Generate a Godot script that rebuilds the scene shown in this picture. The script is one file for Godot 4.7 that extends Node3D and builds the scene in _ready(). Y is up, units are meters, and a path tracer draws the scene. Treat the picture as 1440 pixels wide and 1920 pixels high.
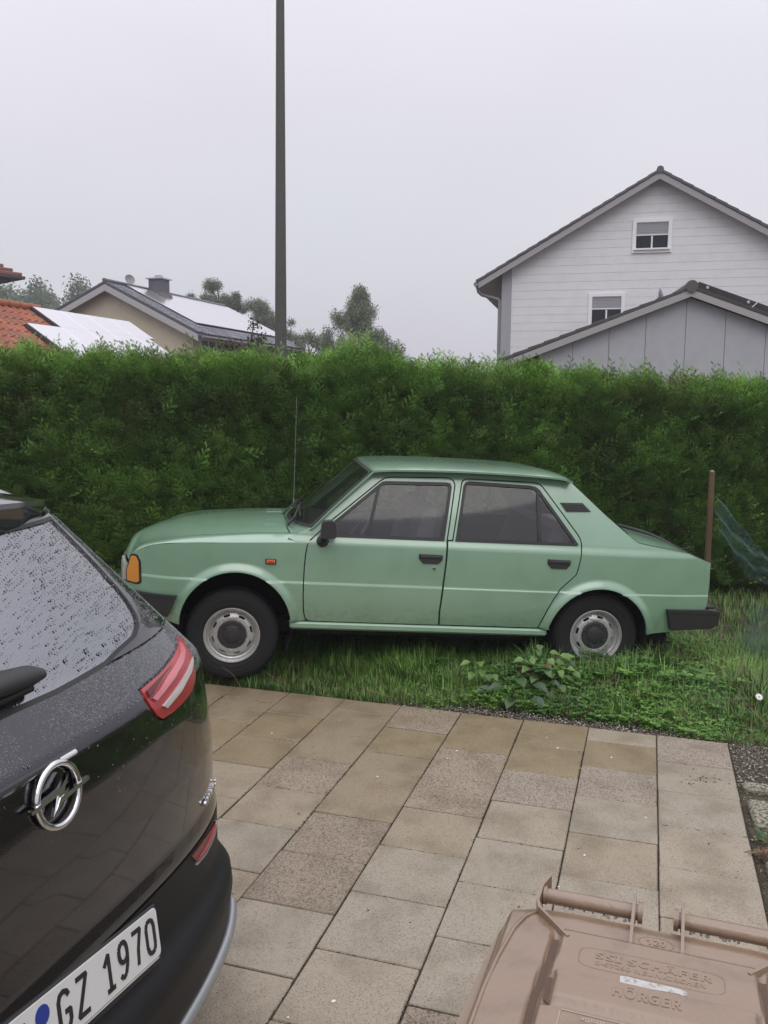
extends Node3D
# A pale green old saloon on a grass verge before a thuja hedge on a wet overcast day, a black car tail at the left, a brown bin lid at the right.

var M := {}
var rng := RandomNumberGenerator.new()

# ---------------------------------------------------------------- mesh buffer
class MB:
	var v := PackedVector3Array()
	var n := PackedVector3Array()
	var t := PackedVector2Array()
	var c := PackedColorArray()
	var col := Color.WHITE
	var colored := false
	var tint: Callable   # colour by place on the sheet, for patch()

	func tri(p: Vector3, q: Vector3, r: Vector3, np: Vector3, nq: Vector3, nr: Vector3, tp := Vector2.ZERO, tq := Vector2.ZERO, tr := Vector2.ZERO) -> void:
		if (q - p).cross(r - p).dot(np + nq + nr) > 0.0:
			v.append(p); v.append(r); v.append(q)
			n.append(np); n.append(nr); n.append(nq)
			t.append(tp); t.append(tr); t.append(tq)
		else:
			v.append(p); v.append(q); v.append(r)
			n.append(np); n.append(nq); n.append(nr)
			t.append(tp); t.append(tq); t.append(tr)
		if colored:
			c.append(col); c.append(col); c.append(col)

	func flat(p: Vector3, q: Vector3, r: Vector3, out: Vector3) -> void:
		var k := (q - p).cross(r - p)
		if k.length_squared() < 1e-16:
			return
		k = k.normalized()
		if k.dot(out) < 0.0:
			k = -k
		tri(p, q, r, k, k, k, Vector2(p.x, p.y), Vector2(q.x, q.y), Vector2(r.x, r.y))

	func quad(p: Vector3, q: Vector3, r: Vector3, s: Vector3, out: Vector3) -> void:
		flat(p, q, r, out)
		flat(p, r, s, out)

	func box(at: Vector3, size: Vector3, b := Basis.IDENTITY, bev := 0.0) -> void:
		var h := size * 0.5
		var e: float = minf(bev, minf(h.x, minf(h.y, h.z)) * 0.9)
		for ax in 3:
			var a1 := (ax + 1) % 3
			var a2 := (ax + 2) % 3
			for s in [-1.0, 1.0]:
				var cs := []
				for k in [[-1.0, -1.0], [1.0, -1.0], [1.0, 1.0], [-1.0, 1.0]]:
					var p := Vector3.ZERO
					p[ax] = s * h[ax]; p[a1] = k[0] * (h[a1] - e); p[a2] = k[1] * (h[a2] - e)
					cs.append(at + b * p)
				var o := Vector3.ZERO
				o[ax] = s
				quad(cs[0], cs[1], cs[2], cs[3], b * o)
			if e > 0.0:
				for s1 in [-1.0, 1.0]:
					for s2 in [-1.0, 1.0]:
						var q := []
						for k in [-1.0, 1.0]:
							var p1 := Vector3.ZERO
							p1[ax] = k * (h[ax] - e); p1[a1] = s1 * h[a1]; p1[a2] = s2 * (h[a2] - e)
							var p2 := Vector3.ZERO
							p2[ax] = k * (h[ax] - e); p2[a1] = s1 * (h[a1] - e); p2[a2] = s2 * h[a2]
							q.append(at + b * p1); q.append(at + b * p2)
						var o2 := Vector3.ZERO
						o2[a1] = s1; o2[a2] = s2
						quad(q[0], q[1], q[3], q[2], b * o2)
		if e > 0.0:
			for sx in [-1.0, 1.0]:
				for sy in [-1.0, 1.0]:
					for sz in [-1.0, 1.0]:
						var o3 := Vector3(sx, sy, sz)
						var f := h - Vector3(e, e, e)
						flat(at + b * (o3 * Vector3(h.x, f.y, f.z)), at + b * (o3 * Vector3(f.x, h.y, f.z)), at + b * (o3 * Vector3(f.x, f.y, h.z)), b * o3)

	# a tube along points; radius may be a float or an array
	func tube(pts: Array, radius, seg := 8, caps := true, squash := 1.0) -> void:
		var rings := []
		var norms := []
		var count := pts.size()
		var side := Vector3.ZERO
		for i in count:
			var d: Vector3 = (pts[mini(i + 1, count - 1)] - pts[maxi(i - 1, 0)]).normalized()
			if i == 0:
				side = d.cross(Vector3.UP if absf(d.y) < 0.9 else Vector3.RIGHT).normalized()
			else:
				side = (side - d * side.dot(d)).normalized()
			var up := side.cross(d).normalized()
			var r: float = radius[i] if radius is Array else radius
			var ring := []
			var nr := []
			for k in seg:
				var a := TAU * k / seg
				var o := side * cos(a) + up * sin(a) * squash
				ring.append(pts[i] + o * r)
				nr.append((side * cos(a) * squash + up * sin(a)).normalized())
			rings.append(ring); norms.append(nr)
		for i in count - 1:
			for k in seg:
				var k2 := (k + 1) % seg
				tri(rings[i][k], rings[i][k2], rings[i + 1][k2], norms[i][k], norms[i][k2], norms[i + 1][k2])
				tri(rings[i][k], rings[i + 1][k2], rings[i + 1][k], norms[i][k], norms[i + 1][k2], norms[i + 1][k])
		if caps:
			for e in [0, count - 1]:
				var o: Vector3 = (pts[0] - pts[1]) if e == 0 else (pts[count - 1] - pts[count - 2])
				for k in range(1, seg - 1):
					flat(rings[e][0], rings[e][k], rings[e][k + 1], o)

	# profile of (radius, height) turned round the y axis of frame f
	func lathe(profile: Array, f: Transform3D, seg := 32) -> void:
		for i in profile.size() - 1:
			var a: Vector2 = profile[i]
			var b: Vector2 = profile[i + 1]
			var d := (b - a).normalized()
			var o := Vector2(d.y, -d.x)
			for k in seg:
				var a0 := TAU * k / seg
				var a1 := TAU * (k + 1) / seg
				var c0 := Vector3(cos(a0), 0, sin(a0))
				var c1 := Vector3(cos(a1), 0, sin(a1))
				var n0 := f.basis * (c0 * o.x + Vector3.UP * o.y)
				var n1 := f.basis * (c1 * o.x + Vector3.UP * o.y)
				var p00 := f * (c0 * a.x + Vector3.UP * a.y)
				var p01 := f * (c1 * a.x + Vector3.UP * a.y)
				var p10 := f * (c0 * b.x + Vector3.UP * b.y)
				var p11 := f * (c1 * b.x + Vector3.UP * b.y)
				if a.x > 1e-5:
					tri(p00, p01, p11, n0, n1, n1)
				if b.x > 1e-5:
					tri(p00, p11, p10, n0, n1, n0)

	# a flat outline in the xy plane of frame f, from z = 0 to z = depth, front edge chamfered
	func prism(poly: PackedVector2Array, f: Transform3D, depth: float, bev := 0.0) -> void:
		var front := poly
		if bev > 0.0:
			var g := Geometry2D.offset_polygon(poly, -bev)
			if g.size() == 1 and g[0].size() == poly.size():
				front = g[0]
				# align the starting corner
				var best := 0
				for k in front.size():
					if front[k].distance_to(poly[0]) < front[best].distance_to(poly[0]):
						best = k
				var turned := PackedVector2Array()
				for k in front.size():
					turned.append(front[(best + k) % front.size()])
				if Geometry2D.is_polygon_clockwise(turned) != Geometry2D.is_polygon_clockwise(poly):
					turned = poly
				front = turned
			else:
				bev = 0.0
		var zf := f.basis.z
		for pair in [[front, depth], [poly, 0.0]]:
			var pl: PackedVector2Array = pair[0]
			var ix := Geometry2D.triangulate_polygon(pl)
			for k in range(0, ix.size(), 3):
				flat(f * Vector3(pl[ix[k]].x, pl[ix[k]].y, pair[1]), f * Vector3(pl[ix[k + 1]].x, pl[ix[k + 1]].y, pair[1]), f * Vector3(pl[ix[k + 2]].x, pl[ix[k + 2]].y, pair[1]), zf if pair[1] != 0.0 else -zf)
		var cw := Geometry2D.is_polygon_clockwise(poly)
		for k in poly.size():
			var a := poly[k]
			var b := poly[(k + 1) % poly.size()]
			var d := (b - a).normalized()
			var o2 := Vector2(-d.y, d.x) if cw else Vector2(d.y, -d.x)
			var o := f.basis * Vector3(o2.x, o2.y, 0)
			var zb := depth - bev if depth > 0.0 else depth + bev
			quad(f * Vector3(a.x, a.y, 0), f * Vector3(b.x, b.y, 0), f * Vector3(b.x, b.y, zb), f * Vector3(a.x, a.y, zb), o)
			if bev > 0.0:
				var a2 := front[k]
				var b2 := front[(k + 1) % front.size()]
				quad(f * Vector3(a.x, a.y, zb), f * Vector3(b.x, b.y, zb), f * Vector3(b2.x, b2.y, depth), f * Vector3(a2.x, a2.y, depth), o + zf)

	# the part of a curved sheet fn(u, v) that lies inside the outlines and outside the cuts, as cells of a grid; rim > 0 folds the edges back by that much
	func patch(fn: Callable, outline: PackedVector2Array, cuts: Array, cell: Vector2, lift := 0.0, rim := 0.0, side := 1.0) -> void:
		var lo := outline[0]
		var hi := outline[0]
		for p in outline:
			lo = lo.min(p); hi = hi.max(p)
		var nx := int(ceil((hi.x - lo.x) / cell.x))
		var ny := int(ceil((hi.y - lo.y) / cell.y))
		var boxes := []
		for q in cuts:
			var r := Rect2(q[0], Vector2.ZERO)
			for p in q:
				r = r.expand(p)
			boxes.append(r)
		var memo := {}
		for i in nx:
			for j in ny:
				var a := lo + Vector2(i, j) * cell
				var b := (a + cell).min(hi)
				var sq := PackedVector2Array([a, Vector2(b.x, a.y), b, Vector2(a.x, b.y)])
				var pieces := Geometry2D.intersect_polygons(sq, outline)
				var rect := Rect2(a, b - a)
				for k in cuts.size():
					if boxes[k].intersects(rect):
						var next := []
						for p in pieces:
							for q in Geometry2D.clip_polygons(p, cuts[k]):
								if not Geometry2D.is_polygon_clockwise(q):
									next.append(q)
						pieces.assign(next)
				for p in pieces:
					var ix := Geometry2D.triangulate_polygon(p)
					for k in range(0, ix.size(), 3):
						var w0: Array = at(fn, p[ix[k]], lift, side, memo)
						var w1: Array = at(fn, p[ix[k + 1]], lift, side, memo)
						var w2: Array = at(fn, p[ix[k + 2]], lift, side, memo)
						if colored and tint.is_valid():
							col = tint.call((p[ix[k]] + p[ix[k + 1]] + p[ix[k + 2]]) / 3.0)
						tri(w0[0], w1[0], w2[0], w0[1], w1[1], w2[1], p[ix[k]], p[ix[k + 1]], p[ix[k + 2]])
		col = Color.WHITE
		if rim != 0.0:
			var loops := [outline]
			loops.append_array(cuts)
			for li in loops.size():
				var lp: PackedVector2Array = loops[li]
				var cw := Geometry2D.is_polygon_clockwise(lp)
				for k in lp.size():
					var a := lp[k]
					var b := lp[(k + 1) % lp.size()]
					var steps := maxi(1, int(ceil(((b - a) / cell).length())))
					for s in steps:
						var p := a.lerp(b, float(s) / steps)
						var q := a.lerp(b, float(s + 1) / steps)
						var mid := (p + q) * 0.5
						if li > 0 and not Geometry2D.is_point_in_polygon(mid, outline):
							continue
						if li == 0:
							var gone := false
							for q2 in cuts:
								gone = gone or Geometry2D.is_point_in_polygon(mid, q2)
							if gone:
								continue
						var w0: Array = at(fn, p, lift, side, memo)
						var w1: Array = at(fn, q, lift, side, memo)
						var d: Vector3 = w1[0] - w0[0]
						var o: Vector3 = d.cross(w0[1]) * side
						if cw != (li > 0):
							o = -o
						quad(w0[0], w1[0], w1[0] - w1[1] * rim, w0[0] - w0[1] * rim, o)

	func at(fn: Callable, p: Vector2, lift: float, side: float, memo: Dictionary) -> Array:
		var key := Vector2i(roundi(p.x * 20000.0), roundi(p.y * 20000.0))
		if memo.has(key):
			return memo[key]
		var e := 0.002
		var w: Vector3 = fn.call(p)
		var du: Vector3 = fn.call(p + Vector2(e, 0)) - fn.call(p - Vector2(e, 0))
		var dv: Vector3 = fn.call(p + Vector2(0, e)) - fn.call(p - Vector2(0, e))
		var nn := du.cross(dv).normalized() * side
		var r := [w + nn * lift, nn]
		memo[key] = r
		return r

	func mesh() -> ArrayMesh:
		var a := []
		a.resize(Mesh.ARRAY_MAX)
		a[Mesh.ARRAY_VERTEX] = v
		a[Mesh.ARRAY_NORMAL] = n
		a[Mesh.ARRAY_TEX_UV] = t
		if colored:
			a[Mesh.ARRAY_COLOR] = c
		var m := ArrayMesh.new()
		if v.size() > 0:
			m.add_surface_from_arrays(Mesh.PRIMITIVE_TRIANGLES, a)
		return m

# ---------------------------------------------------------------- scene helpers
func put(b, called: String, m: Material, parent: Node = self) -> MeshInstance3D:
	var o := MeshInstance3D.new()
	o.name = called
	o.mesh = b.mesh() if b is MB else b
	o.material_override = m
	parent.add_child(o, true)
	return o

func tag(o: Node, label: String, category: String, group := "") -> Node:
	o.set_meta("label", label)
	o.set_meta("category", category)
	if group != "":
		o.set_meta("group", group)
	return o

func thing(called: String, label: String, category: String, at := Transform3D.IDENTITY, group := "") -> Node3D:
	var o := Node3D.new()
	o.name = called
	add_child(o, true)
	o.transform = at
	tag(o, label, category, group)
	return o

func setting(called: String, parent: Node = self) -> Node3D:
	var o := Node3D.new()
	o.name = called
	parent.add_child(o, true)
	o.set_meta("kind", "structure")
	return o

func lin(r: float, g: float, b: float, a := 1.0) -> Color:
	var c := Color(r, g, b).linear_to_srgb()
	c.a = a
	return c

func mat(r: float, g: float, b: float, rough := 0.7, metal := 0.0) -> StandardMaterial3D:
	var m := StandardMaterial3D.new()
	m.albedo_color = lin(r, g, b)
	m.roughness = rough
	m.metallic = metal
	return m

func noise(kind: int, freq: float, sd: int, oct := 1) -> FastNoiseLite:
	var f := FastNoiseLite.new()
	f.noise_type = kind
	f.frequency = freq
	f.seed = sd
	f.fractal_octaves = oct
	f.fractal_type = FastNoiseLite.FRACTAL_FBM if oct > 1 else FastNoiseLite.FRACTAL_NONE
	return f

func noise_tex(f: FastNoiseLite, size: int, ramp: Array, normal := false, bump := 4.0) -> NoiseTexture2D:
	var x := NoiseTexture2D.new()
	x.width = size
	x.height = size
	x.seamless = true
	x.noise = f
	if normal:
		x.as_normal_map = true
		x.bump_strength = bump
	elif ramp.size() > 0:
		var g := Gradient.new()
		var os := PackedFloat32Array()
		var cs := PackedColorArray()
		for k in ramp:
			os.append(k[0]); cs.append(lin(k[1], k[2], k[3]))
		g.offsets = os
		g.colors = cs
		x.color_ramp = g
	return x

func tri_map(m: StandardMaterial3D, scale: float, world := true) -> StandardMaterial3D:
	m.uv1_triplanar = true
	m.uv1_world_triplanar = world
	m.uv1_scale = Vector3.ONE * scale
	return m

func detail(m: StandardMaterial3D, tex: Texture2D, scale: float, world := true) -> void:
	m.detail_enabled = true
	m.detail_blend_mode = BaseMaterial3D.BLEND_MODE_MUL
	m.detail_albedo = tex
	m.detail_uv_layer = BaseMaterial3D.DETAIL_UV_2
	m.uv2_triplanar = true
	m.uv2_world_triplanar = world
	m.uv2_scale = Vector3.ONE * scale

func V(a: Array) -> PackedVector2Array:   # [x, y, x, y ...] to points
	var p := PackedVector2Array()
	for k in range(0, a.size(), 2):
		p.append(Vector2(a[k], a[k + 1]))
	return p

func ccw(p: PackedVector2Array) -> PackedVector2Array:
	if Geometry2D.is_polygon_clockwise(p):
		var q := p.duplicate()
		q.reverse()
		return q
	return p

func curve(x: float, pts: Array) -> float:   # piecewise through [x, y, x, y ...], smoothed
	var k := 0
	var count := pts.size() / 2
	if x <= pts[0]:
		return pts[1]
	if x >= pts[(count - 1) * 2]:
		return pts[count * 2 - 1]
	while x > pts[(k + 1) * 2]:
		k += 1
	return lerpf(pts[k * 2 + 1], pts[k * 2 + 3], (x - pts[k * 2]) / (pts[k * 2 + 2] - pts[k * 2]))

func smooth(x: float, pts: Array) -> float:   # Catmull-Rom through [x, y, ...]
	var count := pts.size() / 2
	if x <= pts[0]:
		return pts[1]
	if x >= pts[(count - 1) * 2]:
		return pts[count * 2 - 1]
	var k := 0
	while x > pts[(k + 1) * 2]:
		k += 1
	var x1: float = pts[k * 2]
	var y1: float = pts[k * 2 + 1]
	var x2: float = pts[k * 2 + 2]
	var y2: float = pts[k * 2 + 3]
	var m1 := (y2 - y1) / (x2 - x1)
	var m2 := m1
	if k > 0:
		m1 = (y2 - pts[k * 2 - 1]) / (x2 - pts[k * 2 - 2])
	if k < count - 2:
		m2 = (pts[k * 2 + 5] - y1) / (pts[k * 2 + 4] - x1)
	var h := x2 - x1
	var t := (x - x1) / h
	return (2 * t * t * t - 3 * t * t + 1) * y1 + (t * t * t - 2 * t * t + t) * h * m1 + (-2 * t * t * t + 3 * t * t) * y2 + (t * t * t - t * t) * h * m2

func scatter(called: String, m: Mesh, mt: Material, at: Array, cols: Array, parent: Node) -> MultiMeshInstance3D:
	var mm := MultiMesh.new()
	mm.transform_format = MultiMesh.TRANSFORM_3D
	mm.use_colors = true
	mm.mesh = m
	mm.instance_count = at.size()
	for i in at.size():
		mm.set_instance_transform(i, at[i])
		mm.set_instance_color(i, cols[i])
	var o := MultiMeshInstance3D.new()
	o.name = called
	o.multimesh = mm
	o.material_override = mt
	parent.add_child(o, true)
	o.set_meta("kind", "stuff")
	return o

func text_part(called: String, words: String, size: float, depth: float, m: Material, at: Transform3D, parent: Node, font := "Droid Sans", bold := 700) -> MeshInstance3D:
	var f := SystemFont.new()
	f.font_names = PackedStringArray([font])
	f.font_weight = bold
	var t := TextMesh.new()
	t.text = words
	t.font = f
	t.font_size = 64
	t.pixel_size = size / 64.0
	t.depth = depth
	t.curve_step = 2.0
	var o := MeshInstance3D.new()
	o.name = called
	o.mesh = t
	o.material_override = m
	o.transform = at
	parent.add_child(o, true)
	return o

func _ready() -> void:
	rng.seed = 7
	# camera: eye height 1.80 m, lens and tilt from the paving's vanishing points
	var cam := Camera3D.new()
	cam.name = "camera"
	cam.fov = rad_to_deg(2.0 * atan(960.0 / 1604.0))
	cam.near = 0.05
	cam.far = 900.0
	cam.transform = Transform3D(Basis(Vector3(0.99996, 0.0085, -0.00105), Vector3(-0.00856, 0.99238, -0.12288), Vector3(0.0, 0.12288, 0.99242)).orthonormalized(), Vector3(0, 1.8, 0))
	add_child(cam)
	cam.current = true
	make_sky()
	make_materials()
	make_ground()
	make_paving()
	make_hedge()
	make_houses()
	make_trees()
	make_saloon()
	make_hatchback()
	make_bin()
	make_verge()
	make_posts()

func make_sky() -> void:
	var im := Image.create(512, 256, false, Image.FORMAT_RGBF)
	var nz := noise(FastNoiseLite.TYPE_SIMPLEX_SMOOTH, 1.1, 3, 4)
	for y in 256:
		var el := (0.5 - (y + 0.5) / 256.0) * PI
		var s := sin(el)
		for x in 512:
			var az := (x + 0.5) / 512.0 * TAU
			if s < 0.0:
				im.set_pixel(x, y, Color(0.26, 0.25, 0.22))
				continue
			var d := Vector3(cos(az) * cos(el), s * 2.2, sin(az) * cos(el))
			var k := SKY_LOW + 0.34 * s + 1.75 * s * s * s
			k *= 1.0 + 0.085 * nz.get_noise_3dv(d)
			var w := 0.5 + 0.9 * nz.get_noise_3dv(d + Vector3(9, 4, 2))
			im.set_pixel(x, y, Color(0.635, 0.655, 0.70).lerp(Color(0.665, 0.645, 0.70), clampf(w, 0, 1)) * k)
	var p := PanoramaSkyMaterial.new()
	p.panorama = ImageTexture.create_from_image(im)
	var sky := Sky.new()
	sky.sky_material = p
	var e := Environment.new()
	e.background_mode = Environment.BG_SKY
	e.sky = sky
	e.tonemap_mode = Environment.TONE_MAPPER_LINEAR
	e.tonemap_exposure = 1.0
	e.sdfgi_enabled = true
	e.ssao_enabled = true
	e.ssil_enabled = true
	e.fog_enabled = true
	e.fog_density = 0.0017
	e.fog_light_color = Color(0.84, 0.83, 0.87)
	var we := WorldEnvironment.new()
	we.name = "world"
	we.environment = e
	add_child(we)
	var sun := DirectionalLight3D.new()
	sun.name = "overcast_sun"
	sun.light_energy = 0.22
	sun.light_angular_distance = 40.0
	sun.light_color = Color(1.0, 0.98, 0.95)
	sun.shadow_enabled = true
	add_child(sun)
	sun.look_at_from_position(Vector3(1.5, 9, 4), Vector3(0, 0, -4))

const SKY_LOW := 1.07

func make_materials() -> void:
	var drops := noise(FastNoiseLite.TYPE_CELLULAR, 0.11, 5)
	drops.cellular_return_type = FastNoiseLite.RETURN_DISTANCE
	drops.cellular_jitter = 1.0
	var drop_n := noise_tex(drops, 1024, [], true, 5.0)
	M.drop_n = drop_n
	var drop_a := noise_tex(drops, 1024, [[0.0, 0.8, 0.8, 0.81], [0.22, 0.88, 0.88, 0.89], [0.4, 1.0, 1.0, 1.0], [1.0, 1.05, 1.05, 1.05]])  # albedo dimmed inside each drop: its darker reflection painted into the colour
	# pale green enamel, slightly dulled by age
	var g := mat(0.212, 0.362, 0.245, 0.30)
	g.metallic_specular = 0.8
	g.clearcoat_enabled = true
	g.clearcoat = 1.0
	g.clearcoat_roughness = 0.07
	tri_map(g, 1.6, false)
	g.normal_enabled = true
	g.normal_texture = drop_n
	g.normal_scale = 0.09
	var grime := noise(FastNoiseLite.TYPE_SIMPLEX_SMOOTH, 0.012, 21, 4)
	detail(g, noise_tex(grime, 512, [[0.0, 0.86, 0.87, 0.85], [0.45, 0.98, 0.98, 0.98], [1.0, 1.0, 1.0, 1.0]]), 0.5, false)
	g.vertex_color_use_as_albedo = true
	M.green = g
	M.black = mat(0.012, 0.012, 0.013, 0.45)
	M.void = mat(0.006, 0.007, 0.006, 0.9)
	M.chassis = mat(0.014, 0.013, 0.012, 0.9)
	var rub := mat(0.02, 0.02, 0.021, 0.72)
	tri_map(rub, 6.0, false)
	rub.normal_enabled = true
	rub.normal_texture = noise_tex(noise(FastNoiseLite.TYPE_SIMPLEX, 0.2, 2, 2), 256, [], true, 3.0)
	rub.normal_scale = 0.4
	rub.metallic_specular = 0.35
	M.rubber = rub
	var pl := mat(0.028, 0.027, 0.028, 0.55)
	tri_map(pl, 8.0, false)
	pl.normal_enabled = true
	pl.normal_texture = rub.normal_texture
	pl.normal_scale = 0.25
	M.plastic = pl
	var st := mat(0.56, 0.56, 0.56, 0.42, 0.6)
	tri_map(st, 4.0, false)
	st.albedo_texture = noise_tex(noise(FastNoiseLite.TYPE_SIMPLEX, 0.03, 12, 4), 512, [[0.0, 0.55, 0.5, 0.42], [0.5, 0.95, 0.95, 0.95], [1.0, 1, 1, 1]])
	M.steel = st
	M.chrome = mat(0.75, 0.75, 0.77, 0.08, 1.0)
	var gl := mat(0.15, 0.145, 0.16, 0.06)
	gl.transparency = BaseMaterial3D.TRANSPARENCY_ALPHA
	gl.albedo_color.a = 0.17
	gl.metallic_specular = 0.7
	M.glass = gl
	var ws := mat(0.03, 0.032, 0.03, 0.08)
	ws.transparency = BaseMaterial3D.TRANSPARENCY_ALPHA
	ws.albedo_color.a = 0.35
	ws.metallic_specular = 0.7
	M.windshield = ws
	M.seat = mat(0.075, 0.068, 0.072, 0.85)
	M.interior = mat(0.30, 0.28, 0.29, 0.85)
	var am := mat(0.62, 0.24, 0.025, 0.18)
	am.clearcoat_enabled = true
	tri_map(am, 14.0, false)
	am.normal_enabled = true
	am.normal_texture = rub.normal_texture
	am.normal_scale = 0.3
	M.amber = am
	M.orange_lens = mat(0.5, 0.07, 0.015, 0.2)
	# black metallic paint under rain
	var bp := mat(0.040, 0.040, 0.047, 0.08, 0.9)
	bp.clearcoat_enabled = true
	bp.clearcoat = 1.0
	bp.clearcoat_roughness = 0.04
	tri_map(bp, 2.4, false)
	bp.normal_enabled = true
	bp.normal_texture = drop_n
	bp.normal_scale = 0.13
	bp.albedo_texture = drop_a
	M.car_paint = bp
	var cg := mat(0.25, 0.255, 0.28, 0.07, 0.92)
	cg.clearcoat_enabled = true
	cg.clearcoat = 1.0
	cg.clearcoat_roughness = 0.03
	tri_map(cg, 2.0, false)
	cg.normal_enabled = true
	cg.normal_texture = drop_n
	cg.normal_scale = 0.16
	M.car_glass = cg
	var cp := mat(0.008, 0.008, 0.009, 0.5)
	cp.metallic_specular = 0.38
	tri_map(cp, 6.0, false)
	cp.normal_enabled = true
	cp.normal_texture = drop_n
	cp.normal_scale = 0.35
	M.car_plastic = cp
	M.car_gloss = mat(0.010, 0.010, 0.011, 0.12)
	var rl := mat(0.36, 0.018, 0.02, 0.1)
	rl.clearcoat_enabled = true
	tri_map(rl, 3.0, false)
	rl.normal_enabled = true
	rl.normal_texture = drop_n
	rl.normal_scale = 0.25
	M.red_lens = rl
	M.deep_red = mat(0.10, 0.008, 0.012, 0.12)
	M.pink_lens = mat(0.55, 0.17, 0.19, 0.15)
	M.clear_lens = mat(0.52, 0.47, 0.45, 0.15)
	M.silver = mat(0.33, 0.34, 0.35, 0.35, 0.5)
	M.plate_white = mat(0.62, 0.62, 0.60, 0.4)
	M.plate_black = mat(0.012, 0.012, 0.014, 0.4)
	M.blue = mat(0.012, 0.035, 0.26, 0.4)
	M.white = mat(0.72, 0.72, 0.72, 0.5)
	# paving
	var cells := noise(FastNoiseLite.TYPE_CELLULAR, 0.13, 31)
	cells.cellular_return_type = FastNoiseLite.RETURN_CELL_VALUE
	var fine := noise(FastNoiseLite.TYPE_CELLULAR, 0.24, 33)
	fine.cellular_return_type = FastNoiseLite.RETURN_CELL_VALUE
	var broad := noise_tex(noise(FastNoiseLite.TYPE_SIMPLEX_SMOOTH, 0.006, 41, 5), 1024, [[0.0, 0.70, 0.68, 0.64], [0.35, 0.88, 0.87, 0.845], [0.6, 1, 1, 1], [1.0, 1.0, 1.0, 1.0]])
	var pebble_n := noise_tex(cells, 1024, [], true, 2.0)
	var fine_n := noise_tex(fine, 1024, [], true, 1.5)
	var t_fine := noise_tex(fine, 1024, [[0.0, 0.38, 0.36, 0.34], [0.14, 0.80, 0.79, 0.76], [0.55, 1.0, 0.99, 0.97], [0.93, 1.12, 1.1, 1.06], [0.975, 1.45, 1.42, 1.35], [1.0, 1.9, 1.85, 1.75]])
	var t_peb := noise_tex(cells, 1024, [[0.0, 0.36, 0.33, 0.31], [0.2, 0.62, 0.58, 0.54], [0.5, 0.92, 0.86, 0.80], [0.8, 1.15, 1.08, 1.0], [0.93, 1.5, 1.42, 1.32], [1.0, 2.2, 2.15, 2.0]])
	var kinds := {
		"slab_grey": [0.319, 0.282, 0.228, t_fine, fine_n, 0.34], "slab_beige": [0.327, 0.284, 0.224, t_fine, fine_n, 0.38], "slab_sand": [0.305, 0.258, 0.193, t_fine, fine_n, 0.42],
		"slab_olive": [0.255, 0.205, 0.128, t_fine, fine_n, 0.45], "slab_brown": [0.274, 0.222, 0.155, t_fine, fine_n, 0.42], "slab_blue": [0.308, 0.271, 0.231, t_peb, pebble_n, 0.45],
		"slab_pebble": [0.314, 0.267, 0.215, t_peb, pebble_n, 0.42], "slab_pebble_dark": [0.269, 0.227, 0.181, t_peb, pebble_n, 0.42]}
	for k in kinds:
		var q: Array = kinds[k]
		var m := mat(q[0] * 1.04, q[1], q[2] * 0.97, q[5])
		m.albedo_texture = q[3]
		tri_map(m, 1.35)
		m.normal_enabled = true
		m.normal_texture = q[4]
		m.normal_scale = 0.75
		detail(m, broad, 0.55)
		M[k] = m
	M.bed = mat(0.022, 0.018, 0.012, 0.95)
	var soil := mat(0.075, 0.058, 0.038, 0.95)
	soil.albedo_texture = noise_tex(noise(FastNoiseLite.TYPE_SIMPLEX, 0.05, 51, 4), 512, [[0.0, 0.35, 0.4, 0.3], [0.5, 0.8, 0.85, 0.7], [1.0, 1.2, 1.1, 0.9]])
	tri_map(soil, 0.9)
	M.soil = soil
	var leafy := mat(1, 1, 1, 0.55)
	leafy.vertex_color_use_as_albedo = true
	leafy.backlight_enabled = true
	leafy.backlight = Color(0.45, 0.45, 0.45)
	M.leaf = leafy
	var stony := mat(1, 1, 1, 0.6)
	stony.vertex_color_use_as_albedo = true
	M.stone = stony

const UU := Vector3(0.29600, 0, -0.95519)
const VV := Vector3(0.95519, 0, 0.29600)

func uv3(u: float, v: float, y := 0.0) -> Vector3:
	return UU * u + VV * v + Vector3(0, y, 0)

func ground_y(x: float, z: float) -> float:
	var p := Vector3(x, 0, z)
	var u := p.dot(UU)
	var v := p.dot(VV)
	if u < 4.86 and v < 0.62:
		return -0.06
	var k := clampf(maxf((u - 4.86) / 0.6, (v - 0.62) / 0.6), 0, 1)
	return lerpf(-0.02, 0.02, k) + 0.012 * sin(x * 3.1) * cos(z * 2.3) - 0.012 * clampf(x, 0, 6)

func make_ground() -> void:
	var xs := []
	var zs := []
	for k in [-600, -300, -150, -80, -40, -20]:
		xs.append(float(k)); zs.append(float(k) - 0.0)
	var a := -12.0
	while a <= 12.0:
		xs.append(a); zs.append(a)
		a += 0.3
	for k in [20, 40, 80, 150, 300, 600]:
		xs.append(float(k)); zs.append(float(k))
	var b := MB.new()
	var hill := func(x: float, z: float) -> float:
		var y := ground_y(x, z)
		var d := Vector2(x + 75, z + 160).length()
		return y + 11.0 * smoothstep(130.0, 30.0, d)
	for i in xs.size() - 1:
		for j in zs.size() - 1:
			var p := [Vector3(xs[i], hill.call(xs[i], zs[j]), zs[j]), Vector3(xs[i + 1], hill.call(xs[i + 1], zs[j]), zs[j]), Vector3(xs[i + 1], hill.call(xs[i + 1], zs[j + 1]), zs[j + 1]), Vector3(xs[i], hill.call(xs[i], zs[j + 1]), zs[j + 1])]
			b.quad(p[0], p[1], p[2], p[3], Vector3.UP)
	put(b, "ground", M.soil).set_meta("kind", "structure")

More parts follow.
